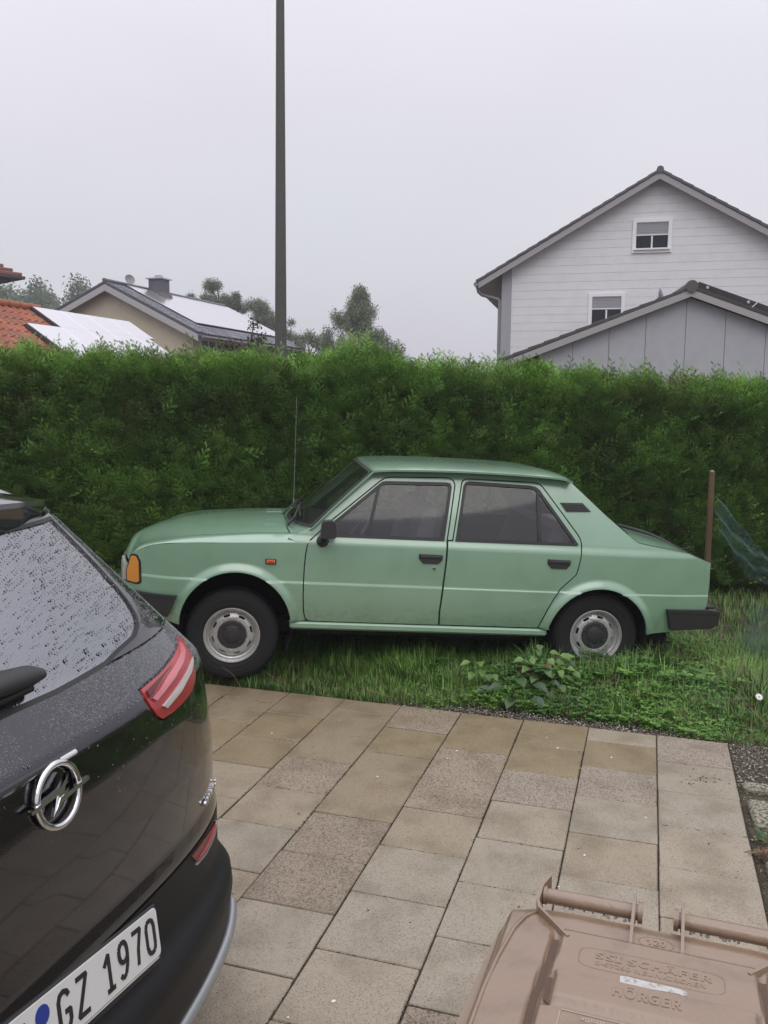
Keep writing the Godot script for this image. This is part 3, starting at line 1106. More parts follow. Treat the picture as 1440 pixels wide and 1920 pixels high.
func cream_house() -> void:
	var h := thing("cream_house", "single-storey cream house with a gable and a pale shining panel roof behind the hedge", "house", fr(Vector3(-12.548, 0, -40), Basis(Vector3(0.94206, 0, 0.33545), Vector3.UP, Vector3(-0.33545, 0, 0.94206))))
	var cream := mat(0.55, 0.475, 0.36, 0.75)
	tri_map(cream, 0.25)
	cream.albedo_texture = M.wall_stain
	var pale := mat(0.42, 0.405, 0.41, 0.6)
	var tile := mat(0.095, 0.095, 0.115, 0.35)
	var tile2 := mat(0.15, 0.15, 0.17, 0.3)
	var glaze := mat(0.80, 0.79, 0.82, 0.22, 0.92)
	var sl := 0.425
	var sr := 0.484
	var b := MB.new()
	b.prism(V([-4.2, -0.1, 4.26, -0.1, 4.26, 7.05 - 4.26 * sr, 0, 7.05, -4.2, 7.05 - 4.2 * sl]), fr(), -9.8)
	put(b, "wall", cream, h)
	for s in [-1.0, 1.0]:
		var sp := sl if s < 0 else sr
		b = MB.new()
		b.prism(V([0, 7.24, s * 4.9, 7.24 - 4.9 * sp, s * 4.9, 7.1 - 4.9 * sp, 0, 7.1]), fr(Vector3(0, 0, 0.45)), -10.6)
		put(b, "roof", tile, h)
		b = MB.new()
		b.prism(V([0, 7.15, s * 4.8, 7.15 - 4.8 * sp, s * 4.8, 6.86 - 4.8 * sp, 0, 6.86]), fr(Vector3(0, 0, 0.42)), 0.05, 0.01)
		put(b, "barge_board", pale, h)
		for k in 15:   # gable verge tiles
			var ang := atan(sp)
			var d := 0.18 + k * 0.36
			b = MB.new()
			b.box(Vector3(s * d * cos(ang), 7.27 - d * sin(ang), 0.32), Vector3(0.38, 0.09, 0.3), Basis(Vector3.BACK, -s * (ang - 0.05)), 0.01)
			put(b, "verge_tile", tile, h)
	for k in 3:   # purlin ends under the verge
		b = MB.new()
		var x: float = [0.0, -3.9, 3.9][k]
		b.box(Vector3(x, 6.93 - absf(x) * 0.45, 0.22), Vector3(0.14, 0.2, 0.44), Basis.IDENTITY, 0.01)
		put(b, "purlin", pale, h)
	b = MB.new()
	b.lathe([Vector2(0.0, 0.03), Vector2(0.07, 0.03), Vector2(0.16, 0.02), Vector2(0.17, 0.0)], fr(Vector3(0.4, 6.3, 0.0), Basis(Vector3.RIGHT, PI / 2)), 16)
	put(b, "vent", mat(0.5, 0.46, 0.4, 0.6), h)
	# right slope: tiles along the verge and the eave, shining panels on the rest
	var ang := atan(sr)
	var down := Vector3(cos(ang), -sin(ang), 0)
	var nrm := Vector3(sin(ang), cos(ang), 0)
	var bs := Basis(Vector3(0, 0, -1), nrm, down)
	var one := pan_tile(0.3, 0.36, 0.05)
	for a in 15:
		for d in 36:
			var aa := 0.25 + a * 0.36
			var dd := -0.02 + d * 0.29
			if dd > 0.95 and aa < 4.25:
				continue
			var o := MeshInstance3D.new()
			o.name = "roof_tile"
			o.mesh = one
			o.material_override = tile2 if rng.randf() < 0.45 else tile
			h.add_child(o, true)
			o.transform = fr(Vector3(0, 7.25, 0) + down * aa + nrm * 0.0 + Vector3(0, 0, -dd), bs)
	for r in 2:
		for k in 6:
			b = MB.new()
			var a0 := 0.12 + r * 2.06
			var d0 := 0.98 + k * 1.55
			b.box(Vector3(0, 7.25, 0) + down * (a0 + 1.02) + nrm * 0.09 + Vector3(0, 0, -(d0 + 0.772)), Vector3(1.546, 0.035, 2.055), bs, 0.004)
			put(b, "roof_panel", glaze, h)
	b = MB.new()
	b.tube([Vector3(0, 7.33, 0.5), Vector3(0, 7.33, -10.1)], 0.1, 8)
	put(b, "ridge_cap", tile, h)
	b = MB.new()
	b.tube([Vector3(4.98, 7.1 - 4.9 * sr, 0.4), Vector3(4.98, 7.1 - 4.9 * sr, -10.1)], 0.07, 8)
	put(b, "gutter", mat(0.16, 0.15, 0.15, 0.5), h)
	# chimney
	var ch := Node3D.new()
	ch.name = "chimney"
	h.add_child(ch, true)
	ch.position = Vector3(0.4, 0, -3.2)
	b = MB.new()
	b.box(Vector3(0, 7.35, 0), Vector3(0.72, 0.95, 0.72), Basis.IDENTITY, 0.01)
	put(b, "shaft", mat(0.09, 0.085, 0.10, 0.6), ch)
	b = MB.new()
	b.prism(V([-0.52, 6.95, 0.52, 6.75, 0.37, 7.2, -0.37, 7.2]), fr(Vector3(0, 0, -0.5)), 1.0)
	put(b, "flashing", mat(0.12, 0.10, 0.10, 0.6), ch)
	b = MB.new()
	b.box(Vector3(0, 7.86, 0), Vector3(0.92, 0.06, 0.92), Basis.IDENTITY, 0.01)
	b.box(Vector3(0, 7.97, 0), Vector3(0.3, 0.16, 0.3), Basis.IDENTITY, 0.02)
	put(b, "cap", mat(0.42, 0.42, 0.45, 0.4), ch)
	satellite_dish(h, Vector3(0.28, 7.52, -1.0), 0.24, 1.05)
	# window in the side wall under the eave
	var win := Node3D.new()
	win.name = "window"
	h.add_child(win, true)
	win.transform = fr(Vector3(4.26, 0, -1.25), Basis(Vector3.UP, PI / 2))
	b = MB.new()
	for q in [[-0.72, 3.4, -0.6, 4.78], [0.6, 3.4, 0.72, 4.78], [-0.6, 4.66, 0.6, 4.78], [-0.6, 3.4, 0.6, 3.5], [-0.05, 3.5, 0.05, 4.66]]:
		b.box(Vector3((q[0] + q[2]) / 2, (q[1] + q[3]) / 2, 0.02), Vector3(q[2] - q[0], q[3] - q[1], 0.08), Basis.IDENTITY, 0.01)
	put(b, "frame", M.white, win)
	b = MB.new()
	b.box(Vector3(0, 4.05, 0.01), Vector3(1.2, 1.2, 0.02))
	put(b, "pane", mat(0.08, 0.10, 0.10, 0.1), win)
	b = MB.new()
	b.box(Vector3(4.4, 4.86, -5.0), Vector3(0.9, 0.03, 10.0))
	put(b, "soffit", mat(0.30, 0.28, 0.25, 0.7), h)

func solar_house() -> void:
	var h := thing("solar_roof_house", "low house with orange tiles and white-shining solar panels at the left edge", "house", fr(Vector3(-9.62, 0, -21.81), Basis(Vector3(0.94206, 0, 0.33545), Vector3.UP, Vector3(-0.33545, 0, 0.94206))))
	var sl := 0.62
	var ang := atan(sl)
	var down := Vector3(cos(ang), -sin(ang), 0)
	var nrm := Vector3(sin(ang), cos(ang), 0)
	var ridge := Vector3(0, 4.24, 0)
	var bs := Basis(Vector3(0, 0, -1), nrm, down)
	var b := MB.new()
	b.prism(V([-3.2, -0.1, 3.0, -0.1, 3.0, 4.0 - 3.0 * sl, 0, 4.0, -3.2, 4.0 - 3.2 * sl]), fr(Vector3(0, 0, 5.5)), -10.3)
	put(b, "wall", mat(0.45, 0.43, 0.38, 0.8), h)
	for s in [-1.0, 1.0]:
		b = MB.new()
		b.prism(V([0, 4.2, s * 3.5, 4.2 - 3.5 * sl, s * 3.5, 4.08 - 3.5 * sl, 0, 4.08]), fr(Vector3(0, 0, 6.0)), -10.5)
		put(b, "roof", mat(0.17, 0.055, 0.03, 0.7), h)
	var one := pan_tile(0.25, 0.34, 0.055)
	var oranges := [mat(0.34, 0.10, 0.042, 0.55), mat(0.29, 0.085, 0.038, 0.6), mat(0.25, 0.088, 0.05, 0.6)]
	for a in 10:
		for d in 17:
			var aa := 0.2 + a * 0.34
			var dd := -3.1 + d * 0.25
			if dd > 0.9 or (dd > -0.3 and aa > 1.1):
				continue
			var o := MeshInstance3D.new()
			o.name = "roof_tile"
			o.mesh = one
			o.material_override = oranges[rng.randi() % 3]
			h.add_child(o, true)
			o.transform = fr(ridge + down * aa + Vector3(0, 0, -dd) - nrm * 0.03, bs)
	for k in 22:
		b = MB.new()
		b.tube([ridge + Vector3(0, 0.02, 3.1 - k * 0.37), ridge + Vector3(0, 0.035, 3.1 - k * 0.37 - 0.4)], [0.12, 0.10], 10)
		if 3.1 - k * 0.37 > -1.1:
			put(b, "ridge_tile", oranges[1], h)
	var glaze := mat(0.82, 0.81, 0.84, 0.2, 0.92)
	for q in [[1.0, 0.08, 2.02, 1.12], [2.02, 0.08, 3.04, 1.12], [3.04, 0.08, 4.06, 1.12], [4.06, 0.08, 5.06, 1.12], [-0.22, 1.12, 0.98, 2.16], [0.98, 1.12, 2.0, 2.16], [2.0, 1.12, 3.02, 2.16], [3.02, 1.12, 4.04, 2.16], [4.04, 1.12, 4.78, 2.16], [-0.22, 2.16, 0.98, 3.2], [0.98, 2.16, 2.0, 3.2], [2.0, 2.16, 3.02, 3.2], [3.02, 2.16, 4.04, 3.2], [4.04, 2.16, 4.35, 3.2]]:
		b = MB.new()
		b.box(ridge + down * ((q[1] + q[3]) / 2) + nrm * 0.09 + Vector3(0, 0, -(q[0] + q[2]) / 2), Vector3(q[2] - q[0] - 0.006, 0.04, q[3] - q[1] - 0.006), bs, 0.003)
		put(b, "solar_panel", glaze, h)
	b = MB.new()
	b.box(ridge + down * 0.6 + nrm * 0.055 + Vector3(0, 0, -0.965), Vector3(0.06, 0.11, 1.1), bs, 0.01)
	put(b, "panel_rail", mat(0.05, 0.04, 0.05, 0.5), h)
	b = MB.new()
	b.box(ridge + down * 2.2 + nrm * 0.055 + Vector3(0, 0, 0.26), Vector3(0.06, 0.11, 2.1), bs, 0.01)
	put(b, "panel_rail", mat(0.05, 0.04, 0.05, 0.5), h)

func corner_house() -> void:
	var h := thing("red_roof_house", "far house corner with a red tiled hip roof above the wooded slope", "house", fr(Vector3(-17.25, 0.28, -42), Basis(Vector3.UP, 0.85)) * fr(Vector3(-5.4, 0, -3.1)))
	var b := MB.new()
	b.box(Vector3(-3.2, 3.6, -2.6), Vector3(10.0, 7.6, 7.0))
	put(b, "wall", mat(0.42, 0.40, 0.36, 0.8), h)
	var red := [mat(0.23, 0.085, 0.06, 0.6), mat(0.20, 0.08, 0.06, 0.6)]
	# courses of a hip roof rising to the left
	for k in 12:
		b = MB.new()
		var y := 7.62 + k * 0.2
		var inx := 0.30 * k
		var c := Vector3(0, y, -2)
		var w := 5.35 - inx
		var d := 5.0 - inx
		b.box(c + Vector3(-0.05, 0, 0), Vector3(w * 2, 0.16, d * 2), Basis.IDENTITY, 0.03)
		put(b, "tile_course", red[k % 2], h)
	b = MB.new()
	b.box(Vector3(0, 7.46, -2), Vector3(10.8, 0.14, 10.2), Basis.IDENTITY, 0.02)
	put(b, "eave", mat(0.06, 0.045, 0.04, 0.8), h)
	for k in 8:
		b = MB.new()
		b.box(Vector3(4.5 - k * 1.25, 7.30, 2.6), Vector3(0.5, 0.24, 0.35), Basis.IDENTITY, 0.03)
		put(b, "bracket", mat(0.05, 0.04, 0.035, 0.8), h)
	b = MB.new()
	b.tube([Vector3(4.28, 8.36, 1.5), Vector3(2.2, 8.75, 1.5)], 0.05, 6)
	put(b, "aerial", mat(0.2, 0.2, 0.2, 0.5), h)

func leaf_clump(count: int, r: float, size: float, sd: int, droop := 0.0) -> ArrayMesh:
	var g := RandomNumberGenerator.new()
	g.seed = sd
	var b := MB.new()
	for k in count:
		var d := Vector3(g.randfn(), g.randfn(), g.randfn()) * 0.5
		var p := Vector3(d.x * r, d.y * r * (1.0 + droop) - droop * r * g.randf(), d.z * r)
		var a := Vector3(g.randfn(), g.randfn() - droop * 3.0, g.randfn()).normalized()
		var s := a.cross(Vector3(g.randfn(), g.randfn(), g.randfn())).normalized()
		var n := (a.cross(s) + Vector3(0, 0.6, 0)).normalized()
		var l := size * g.randf_range(0.7, 1.3)
		var q := p + a * l
		var m := p + a * l * 0.5
		b.tri(p, m + s * l * 0.3, q, n, n, n)
		b.tri(p, q, m - s * l * 0.3, n, n, n)
	return b.mesh()

# a tree: tapered trunk, limbs to each cluster of the crown, leaf clumps in the clusters
func tree(called: String, label: String, category: String, at: Vector3, height: float, blobs: Array, clump: ArrayMesh, per: float, dark: Color, light: Color, droop := 0.0, group := "") -> void:
	var t := thing(called, label, category, fr(at), group)
	var b := MB.new()
	var top := height * 0.86
	var pts := []
	var rs := []
	for k in 7:
		var f := k / 6.0
		pts.append(Vector3(0.12 * sin(f * 5.0 + at.x) * f * height * 0.1, f * top, 0.1 * cos(f * 4.0 + at.z) * f * height * 0.1))
		rs.append(maxf(0.012, height * 0.018 * (1.0 - 0.9 * f)))
	b.tube(pts, rs, 7)
	put(b, "trunk", mat(0.07, 0.06, 0.05, 0.9), t)
	var lb := MB.new()
	var pos := []
	var cols := []
	for q in blobs:   # [x, y, z, radius]
		var c := Vector3(q[0], q[1], q[2])
		var f := clampf(c.y / top - 0.18, 0.12, 0.95)
		var from: Vector3 = pts[int(f * 6)].lerp(pts[mini(int(f * 6) + 1, 6)], f * 6 - int(f * 6))
		lb.tube([from, from.lerp(c, 0.5) + Vector3(0, 0.06 * height * 0.3, 0), c], [height * 0.006, height * 0.004, height * 0.0015], 5)
		var n := int(per * q[3] * q[3])
		for k in n:
			var d := Vector3(rng.randfn(), rng.randfn() * 0.8, rng.randfn())
			d = d.normalized() * pow(rng.randf(), 0.45) * q[3]
			var p := c + d
			if droop > 0.0:
				p.y -= rng.randf() * rng.randf() * droop * q[3]
			pos.append(Transform3D((Basis(Vector3.UP, rng.randf() * TAU) * Basis(Vector3.RIGHT, rng.randfn() * (0.15 if droop > 0 else 0.6))).scaled(Vector3.ONE * rng.randf_range(0.7, 1.25)), p))
			cols.append(dark.lerp(light, clampf(rng.randf() * 0.75 + 0.25 * sin(q[0] * 7.0 + q[1] * 3.0), 0, 1)))
	put(lb, "limbs", mat(0.07, 0.06, 0.05, 0.9), t)
	scatter("crown", clump, M.leaf, pos, cols, t)

func cone_blobs(h: float, w: float, low: float, n: int, sd: int) -> Array:
	var g := RandomNumberGenerator.new()
	g.seed = sd
	var out := []
	for k in n:
		var f := pow(g.randf(), 0.8)
		var y := lerpf(low, h, f)
		var r := w * (1.0 - f * 0.88) * sqrt(g.randf())
		var a := g.randf() * TAU
		out.append([r * cos(a), y, r * sin(a), lerpf(0.22, 0.11, f) * w * g.randf_range(0.8, 1.25)])
	return out

func ball_blobs(h: float, w: float, n: int, sd: int) -> Array:
	var g := RandomNumberGenerator.new()
	g.seed = sd
	var out := []
	for k in n:
		var d := Vector3(g.randfn(), g.randfn(), g.randfn()).normalized() * g.randf_range(0.5, 1.0)
		out.append([d.x * w, h * 0.62 + d.y * h * 0.32, d.z * w, w * g.randf_range(0.24, 0.42)])
	return out

func make_trees() -> void:
	var birch_leaf := leaf_clump(16, 0.16, 0.075, 11, 0.9)
	var leafy := leaf_clump(18, 0.22, 0.10, 12)
	var small := leaf_clump(14, 0.07, 0.04, 13)
	# the birch beyond the hedge: a tall leaning head, a side arm to the right with hanging twigs
	var bl := []
	var bg := RandomNumberGenerator.new()
	bg.seed = 44
	for tier in [[7.75, 0.12, 3], [7.45, 0.34, 6], [7.05, 0.55, 8], [6.6, 0.72, 9], [6.15, 0.86, 11], [5.7, 1.0, 12], [5.25, 1.14, 14], [4.8, 1.25, 14], [4.35, 1.2, 14], [3.9, 1.1, 12]]:
		for k in tier[2]:
			var a := bg.randf() * TAU
			var r: float = tier[1] * bg.randf_range(0.25, 1.08)
			bl.append([r * cos(a), tier[0] + 0.16 * bg.randfn(), r * sin(a), bg.randf_range(0.2, 0.36)])
	bl.append_array([[-0.95, 6.35, 0, 0.3], [-1.25, 6.45, 0, 0.22], [-1.1, 6.15, 0, 0.24], [1.15, 5.4, 0, 0.34], [1.4, 5.2, 0, 0.26]])
	tree("birch_tree", "tall drooping birch standing beyond the hedge right of the pole", "tree", Vector3(-1.35, 0, -45), 7.9, bl, birch_leaf, 520.0, Color(0.12, 0.15, 0.082), Color(0.20, 0.23, 0.135), 1.5)
	tree("weeping_birch", "small weeping tree with hanging twigs right of the tall birch", "tree", Vector3(0.25, 0, -45), 5.3, [[0.1, 4.9, 0, 0.3], [0.45, 4.95, 0, 0.28], [-0.2, 4.4, 0, 0.3], [0.6, 4.6, 0.1, 0.2], [0.1, 4.0, 0, 0.35], [-0.1, 3.5, 0, 0.4]], birch_leaf, 420.0, Color(0.12, 0.155, 0.08), Color(0.19, 0.225, 0.13), 1.8)
	tree("slim_tree", "slim ragged tree between the round bush and the tall birch", "tree", Vector3(-3.0, 0, -46), 6.1, [[0, 5.7, 0, 0.3], [-0.2, 5.3, 0, 0.36], [0.15, 5.0, 0, 0.4], [-0.1, 4.6, 0.1, 0.45], [0.2, 4.2, 0, 0.45], [0, 3.7, 0, 0.5]], birch_leaf, 420.0, Color(0.11, 0.14, 0.075), Color(0.18, 0.21, 0.12), 0.9)
	tree("round_tree", "round pale green tree just right of the grey pole", "tree", Vector3(-4.2, 0, -48), 6.3, ball_blobs(6.0, 1.1, 26, 5), leafy, 240.0, Color(0.13, 0.17, 0.085), Color(0.20, 0.25, 0.13))
	# purple shrubs in the garden behind the hedge
	tree("purple_shrub", "dark purple-leaved shrub behind the hedge right of the pole", "shrub", Vector3(-1.45, 0, -13.5), 3.15, ball_blobs(2.9, 0.62, 26, 6), small, 900.0, Color(0.06, 0.035, 0.04), Color(0.13, 0.085, 0.09), 0.0, "purple shrubs behind the hedge")
	tree("purple_shrub", "dark purple-leaved shrub behind the hedge left of the pole", "shrub", Vector3(-2.1, 0, -13.2), 3.3, [[0.1, 3.0, 0, 0.10], [-0.22, 2.72, 0, 0.12], [0.2, 2.8, 0.1, 0.14], [-0.4, 2.6, 0, 0.14], [0.1, 2.5, 0, 0.24], [-0.2, 2.3, 0, 0.3], [0.15, 2.2, 0, 0.34]], small, 800.0, Color(0.05, 0.032, 0.035), Color(0.11, 0.075, 0.075), 0.0, "purple shrubs behind the hedge")
	# trees behind the cream house, larger towards the pole
	var specs := [[-15.6, 10.9, 1.0, "tiny dark tree peeping over the left part of the shining roof"], [-14.3, 10.6, 0.7, "narrow tree second from the left over the shining roof"], [-13.3, 11.4, 1.5, "bushy tree over the middle of the shining roof"], [-11.8, 10.4, 0.9, "dark pointed tree third from the right over the shining roof"], [-10.0, 10.0, 1.7, "round dense tree at the right part of the shining roof"], [-8.9, 9.6, 1.4, "round tree over the lower right end of the shining roof"], [-7.6, 8.0, 1.2, "low thin tree between the shining roof and the pole"]]
	for k in specs.size():
		var s: Array = specs[k]
		tree("garden_tree", s[3], "tree", Vector3(s[0], 0, -70), s[1] * 1.13, ball_blobs(s[1] * 1.13, s[2], 30, 20 + k), leafy, 210.0 / (0.4 + s[2] * 0.4), Color(0.12, 0.155, 0.08), Color(0.20, 0.24, 0.13), 0.0, "trees behind the shining roof")
	# a wood on the slope at the left, one mass
	var wood := Node3D.new()
	wood.name = "forest"
	add_child(wood, true)
	tag(wood, "hazy green wood on the slope behind the left houses", "forest")
	wood.set_meta("kind", "stuff")
	var big := leaf_clump(24, 1.0, 0.42, 15)
	var at := []
	var cols := []
	var tb := MB.new()
	for k in 150:
		var x := rng.randf_range(-100, -34)
		var z := rng.randf_range(-150, -112)
		var d := Vector2(x + 75, z + 160).length()
		var y0 := 11.0 * smoothstep(130.0, 30.0, d)
		var edge := clampf((-36.0 - x) / 40.0, 0, 1)
		var h := rng.randf_range(4.8, 6.8) + 1.4 * edge + (2.0 if rng.randf() < 0.12 else 0.0)
		tb.tube([Vector3(x, y0 - 0.5, z), Vector3(x, y0 + h * 0.9, z)], [0.16, 0.04], 5)
		var tone := rng.randf()
		for c in 46:
			var f := rng.randf()
			var r := 1.7 * (1.0 - 0.8 * f) * sqrt(rng.randf()) + 0.1
			var a := rng.randf() * TAU
			at.append(Transform3D(Basis(Vector3.UP, a).scaled(Vector3.ONE * rng.randf_range(0.7, 1.3)), Vector3(x + r * cos(a), y0 + 1.2 + f * (h - 1.2), z + r * sin(a))))
			cols.append(Color(0.085, 0.13, 0.058).lerp(Color(0.15, 0.215, 0.09), clampf(0.6 * tone + 0.4 * rng.randf(), 0, 1)))
	put(tb, "trunks", mat(0.06, 0.05, 0.045, 0.9), wood).set_meta("kind", "stuff")
	scatter("crowns", big, M.leaf, at, cols, wood)

const RIDGE := [-0.68, 0.633, -0.66, 0.69, -0.638, 0.724, -0.60, 0.748, -0.496, 0.793, -0.314, 0.816, 0.041, 0.828, 0.401, 0.843, 0.6, 0.85]
const HOOD_EDGE := [-0.68, 0.64, -0.66, 0.70, -0.63, 0.745, -0.58, 0.777, -0.489, 0.806, -0.338, 0.837, -0.079, 0.864, 0.135, 0.881, 0.339, 0.889, 0.5, 0.897]
const HOOD_MID := [-0.79, 0.6, -0.775, 0.67, -0.745, 0.7343, -0.68, 0.7751, -0.55, 0.825, -0.38, 0.863, -0.14, 0.89, 0.115, 0.915, 0.29, 0.928, 0.45, 0.931]
const GUTTER := [0.83, 1.308, 0.885, 1.318, 1.012, 1.328, 1.448, 1.341, 1.935, 1.336, 2.147, 1.322, 2.20, 1.298, 2.26, 1.245]
const ROOF_MID := [0.8, 1.331, 0.83, 1.344, 0.875, 1.358, 1.19, 1.375, 1.55, 1.379, 2, 1.374, 2.12, 1.362, 2.2, 1.338, 2.27, 1.296]
const LID_EDGE := [2.58, 0.958, 2.65, 0.930, 2.70, 0.917, 3.012, 0.870, 3.066, 0.848, 3.173, 0.813]
const LID_MID := [2.58, 0.985, 2.70, 0.967, 2.894, 0.925, 3.04, 0.893, 3.12, 0.866, 3.19, 0.825]
const ARCH_F := Vector3(0.022, 0.296, 0.351)
const ARCH_R := Vector3(2.404, 0.279, 0.346)

func saloon_z(x: float, y: float) -> float:   # half width of the body at a point of its side view
	var z := 0.80
	if y >= 0.59:
		z -= 0.010 * pow(maxf(0.0, (y - 0.62) / 0.25), 2.0)
	else:
		z -= 0.03 * pow((0.59 - y) / 0.26, 2.0)
	z += 0.006 * (1.0 - smoothstep(0.586, 0.598, y))
	z -= 0.016 * smoothstep(0.84, 0.905, y)
	if y > 0.905:
		z -= (y - 0.905) * 0.20
	if x < -0.30:
		z -= 0.13 * pow((-0.30 - x) / 0.36, 2.0)
	if x > 2.65:
		z -= 0.05 * pow((x - 2.65) / 0.5, 2.0)
	for a in [ARCH_F, ARCH_R]:
		var r := Vector2(x - a.x, y - a.y).length()
		var k := clampf(1.0 - (r - a.z) / 0.062, 0.0, 1.0)
		z += 0.024 * k * k * (3.0 - 2.0 * k) * smoothstep(0.2, 0.36, y)
	return z

func circle(c: Vector2, r: float, seg := 48) -> PackedVector2Array:
	var p := PackedVector2Array()
	for k in seg:
		p.append(c + Vector2(cos(TAU * k / seg), sin(TAU * k / seg)) * r)
	return p

func grow(p: PackedVector2Array, d: float) -> PackedVector2Array:
	var g := Geometry2D.offset_polygon(ccw(p), d, Geometry2D.JOIN_MITER)
	return ccw(g[0])

func saloon_side(car: Node3D, s: float) -> void:
	var fn := func(p: Vector2) -> Vector3: return Vector3(p.x, p.y, s * saloon_z(p.x, p.y))
	var cell := Vector2(0.024, 0.0085) if s > 0 else Vector2(0.06, 0.04)
	var d1 := ccw(V([0.461, 0.853, 0.515, 0.906, 0.614, 1.002, 0.908, 1.250, 0.938, 1.270, 0.971, 1.278, 1.338, 1.293, 1.372, 1.289, 1.392, 1.274, 1.400, 1.249, 1.350, 0.898, 1.348, 0.762, 1.337, 0.601, 1.326, 0.438, 1.330, 0.339, 0.50, 0.339, 0.477, 0.345, 0.462, 0.36, 0.451, 0.404, 0.4435, 0.5, 0.442, 0.591, 0.442, 0.69, 0.446, 0.766, 0.452, 0.82]))
	var d2 := ccw(V([1.390, 0.898, 1.449, 1.262, 1.458, 1.279, 1.475, 1.290, 1.50, 1.292, 1.933, 1.291, 1.968, 1.284, 1.993, 1.267, 2.225, 0.972, 2.242, 0.944, 2.250, 0.915, 2.251, 0.890, 2.246, 0.823, 2.233, 0.747, 2.222, 0.711, 2.122, 0.611, 2.082, 0.545, 2.049, 0.476, 1.999, 0.349, 1.99, 0.341, 1.338, 0.341, 1.333, 0.438, 1.344, 0.601, 1.355, 0.762, 1.358, 0.896]))
	var g1 := ccw(V([0.632, 0.902, 0.632, 0.985, 0.908, 1.222, 0.929, 1.237, 0.955, 1.241, 1.345, 1.251, 1.362, 1.248, 1.368, 1.234, 1.322, 0.905]))
	var g2 := ccw(V([1.420, 0.906, 1.470, 1.243, 1.480, 1.260, 1.499, 1.266, 1.91, 1.258, 1.945, 1.251, 1.968, 1.235, 1.985, 1.210, 2.215, 0.910]))
	var arch_f := circle(Vector2(ARCH_F.x, ARCH_F.y), ARCH_F.z)
	var arch_r := circle(Vector2(ARCH_R.x, ARCH_R.y), ARCH_R.z)
	# road dirt thrown up along the foot of the body and behind the wheels
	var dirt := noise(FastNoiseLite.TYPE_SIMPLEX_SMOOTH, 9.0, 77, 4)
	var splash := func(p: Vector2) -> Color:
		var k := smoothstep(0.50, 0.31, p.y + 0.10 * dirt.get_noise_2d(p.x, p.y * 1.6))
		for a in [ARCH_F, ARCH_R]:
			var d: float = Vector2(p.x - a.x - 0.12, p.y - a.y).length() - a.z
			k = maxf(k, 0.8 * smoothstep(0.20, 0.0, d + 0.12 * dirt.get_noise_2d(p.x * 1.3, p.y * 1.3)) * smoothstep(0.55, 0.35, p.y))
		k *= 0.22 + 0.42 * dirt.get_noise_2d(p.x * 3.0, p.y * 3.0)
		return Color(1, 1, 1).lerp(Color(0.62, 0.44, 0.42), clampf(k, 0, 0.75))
	# fender
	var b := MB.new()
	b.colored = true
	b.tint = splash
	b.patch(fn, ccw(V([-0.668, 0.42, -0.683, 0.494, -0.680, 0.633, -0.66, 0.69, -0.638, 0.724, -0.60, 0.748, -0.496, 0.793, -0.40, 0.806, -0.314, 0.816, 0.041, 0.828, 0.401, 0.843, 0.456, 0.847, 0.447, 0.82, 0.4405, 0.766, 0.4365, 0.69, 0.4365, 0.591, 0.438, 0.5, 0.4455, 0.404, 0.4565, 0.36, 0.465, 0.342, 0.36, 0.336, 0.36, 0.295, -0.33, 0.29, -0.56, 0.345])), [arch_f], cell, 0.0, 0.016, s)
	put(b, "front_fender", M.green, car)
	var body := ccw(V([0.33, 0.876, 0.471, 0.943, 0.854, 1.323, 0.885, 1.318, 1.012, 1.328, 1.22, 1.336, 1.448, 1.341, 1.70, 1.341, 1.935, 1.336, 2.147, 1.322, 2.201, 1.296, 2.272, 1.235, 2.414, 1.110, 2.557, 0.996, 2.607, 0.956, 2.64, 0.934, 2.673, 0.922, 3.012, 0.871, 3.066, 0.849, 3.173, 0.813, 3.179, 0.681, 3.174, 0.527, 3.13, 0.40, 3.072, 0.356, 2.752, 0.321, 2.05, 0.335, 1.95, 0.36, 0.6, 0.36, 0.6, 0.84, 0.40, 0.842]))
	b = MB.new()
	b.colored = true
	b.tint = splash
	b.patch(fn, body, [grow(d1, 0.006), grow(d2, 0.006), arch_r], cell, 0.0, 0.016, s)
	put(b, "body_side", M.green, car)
	# dark inner skin seen through the shut lines
	b = MB.new()
	b.patch(fn, ccw(V([-0.25, 0.70, -0.4, 0.79, 0.041, 0.82, 0.456, 0.85, 0.60, 0.99, 0.90, 1.28, 2.10, 1.29, 2.5, 0.98, 2.7, 0.9, 2.8, 0.34, 2.05, 0.335, 0.40, 0.335])), [grow(g1, 0.005), grow(g2, 0.005), arch_r, arch_f], Vector2(0.15, 0.1), -0.02, 0.0, s)
	put(b, "inner_skin", M.void, car)
	for k in 2:
		var door := MeshInstance3D.new()
		var o: PackedVector2Array = [d1, d2][k]
		var g: PackedVector2Array = [g1, g2][k]
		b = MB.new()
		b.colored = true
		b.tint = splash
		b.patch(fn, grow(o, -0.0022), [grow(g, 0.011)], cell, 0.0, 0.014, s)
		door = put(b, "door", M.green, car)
		b = MB.new()
		b.patch(fn, grow(g, 0.013), [grow(g, -0.007)], Vector2(0.06, 0.06), 0.0025, 0.012, s)
		put(b, "window_seal", M.black, door)
		b = MB.new()
		var pane := grow(g, -0.003)
		b.patch(fn, pane, [], Vector2(0.08, 0.08), -0.006, 0.0, s)
		put(b, "window_pane", M.glass, door)
		# the upright bar of the quarter light
		b = MB.new()
		var bar := V([0.822, 0.898, 0.847, 0.898, 0.912, 1.232, 0.889, 1.218]) if k == 0 else V([1.957, 0.903, 1.980, 0.903, 1.972, 1.236, 1.950, 1.25])
		b.patch(fn, ccw(bar), [], Vector2(0.05, 0.06), 0.002, 0.008, s)
		put(b, "window_bar", M.black, door)
		var hx := 0.0 if k == 0 else 0.853
		b = MB.new()
		var hz := saloon_z(1.25 + hx, 0.78) - 0.004
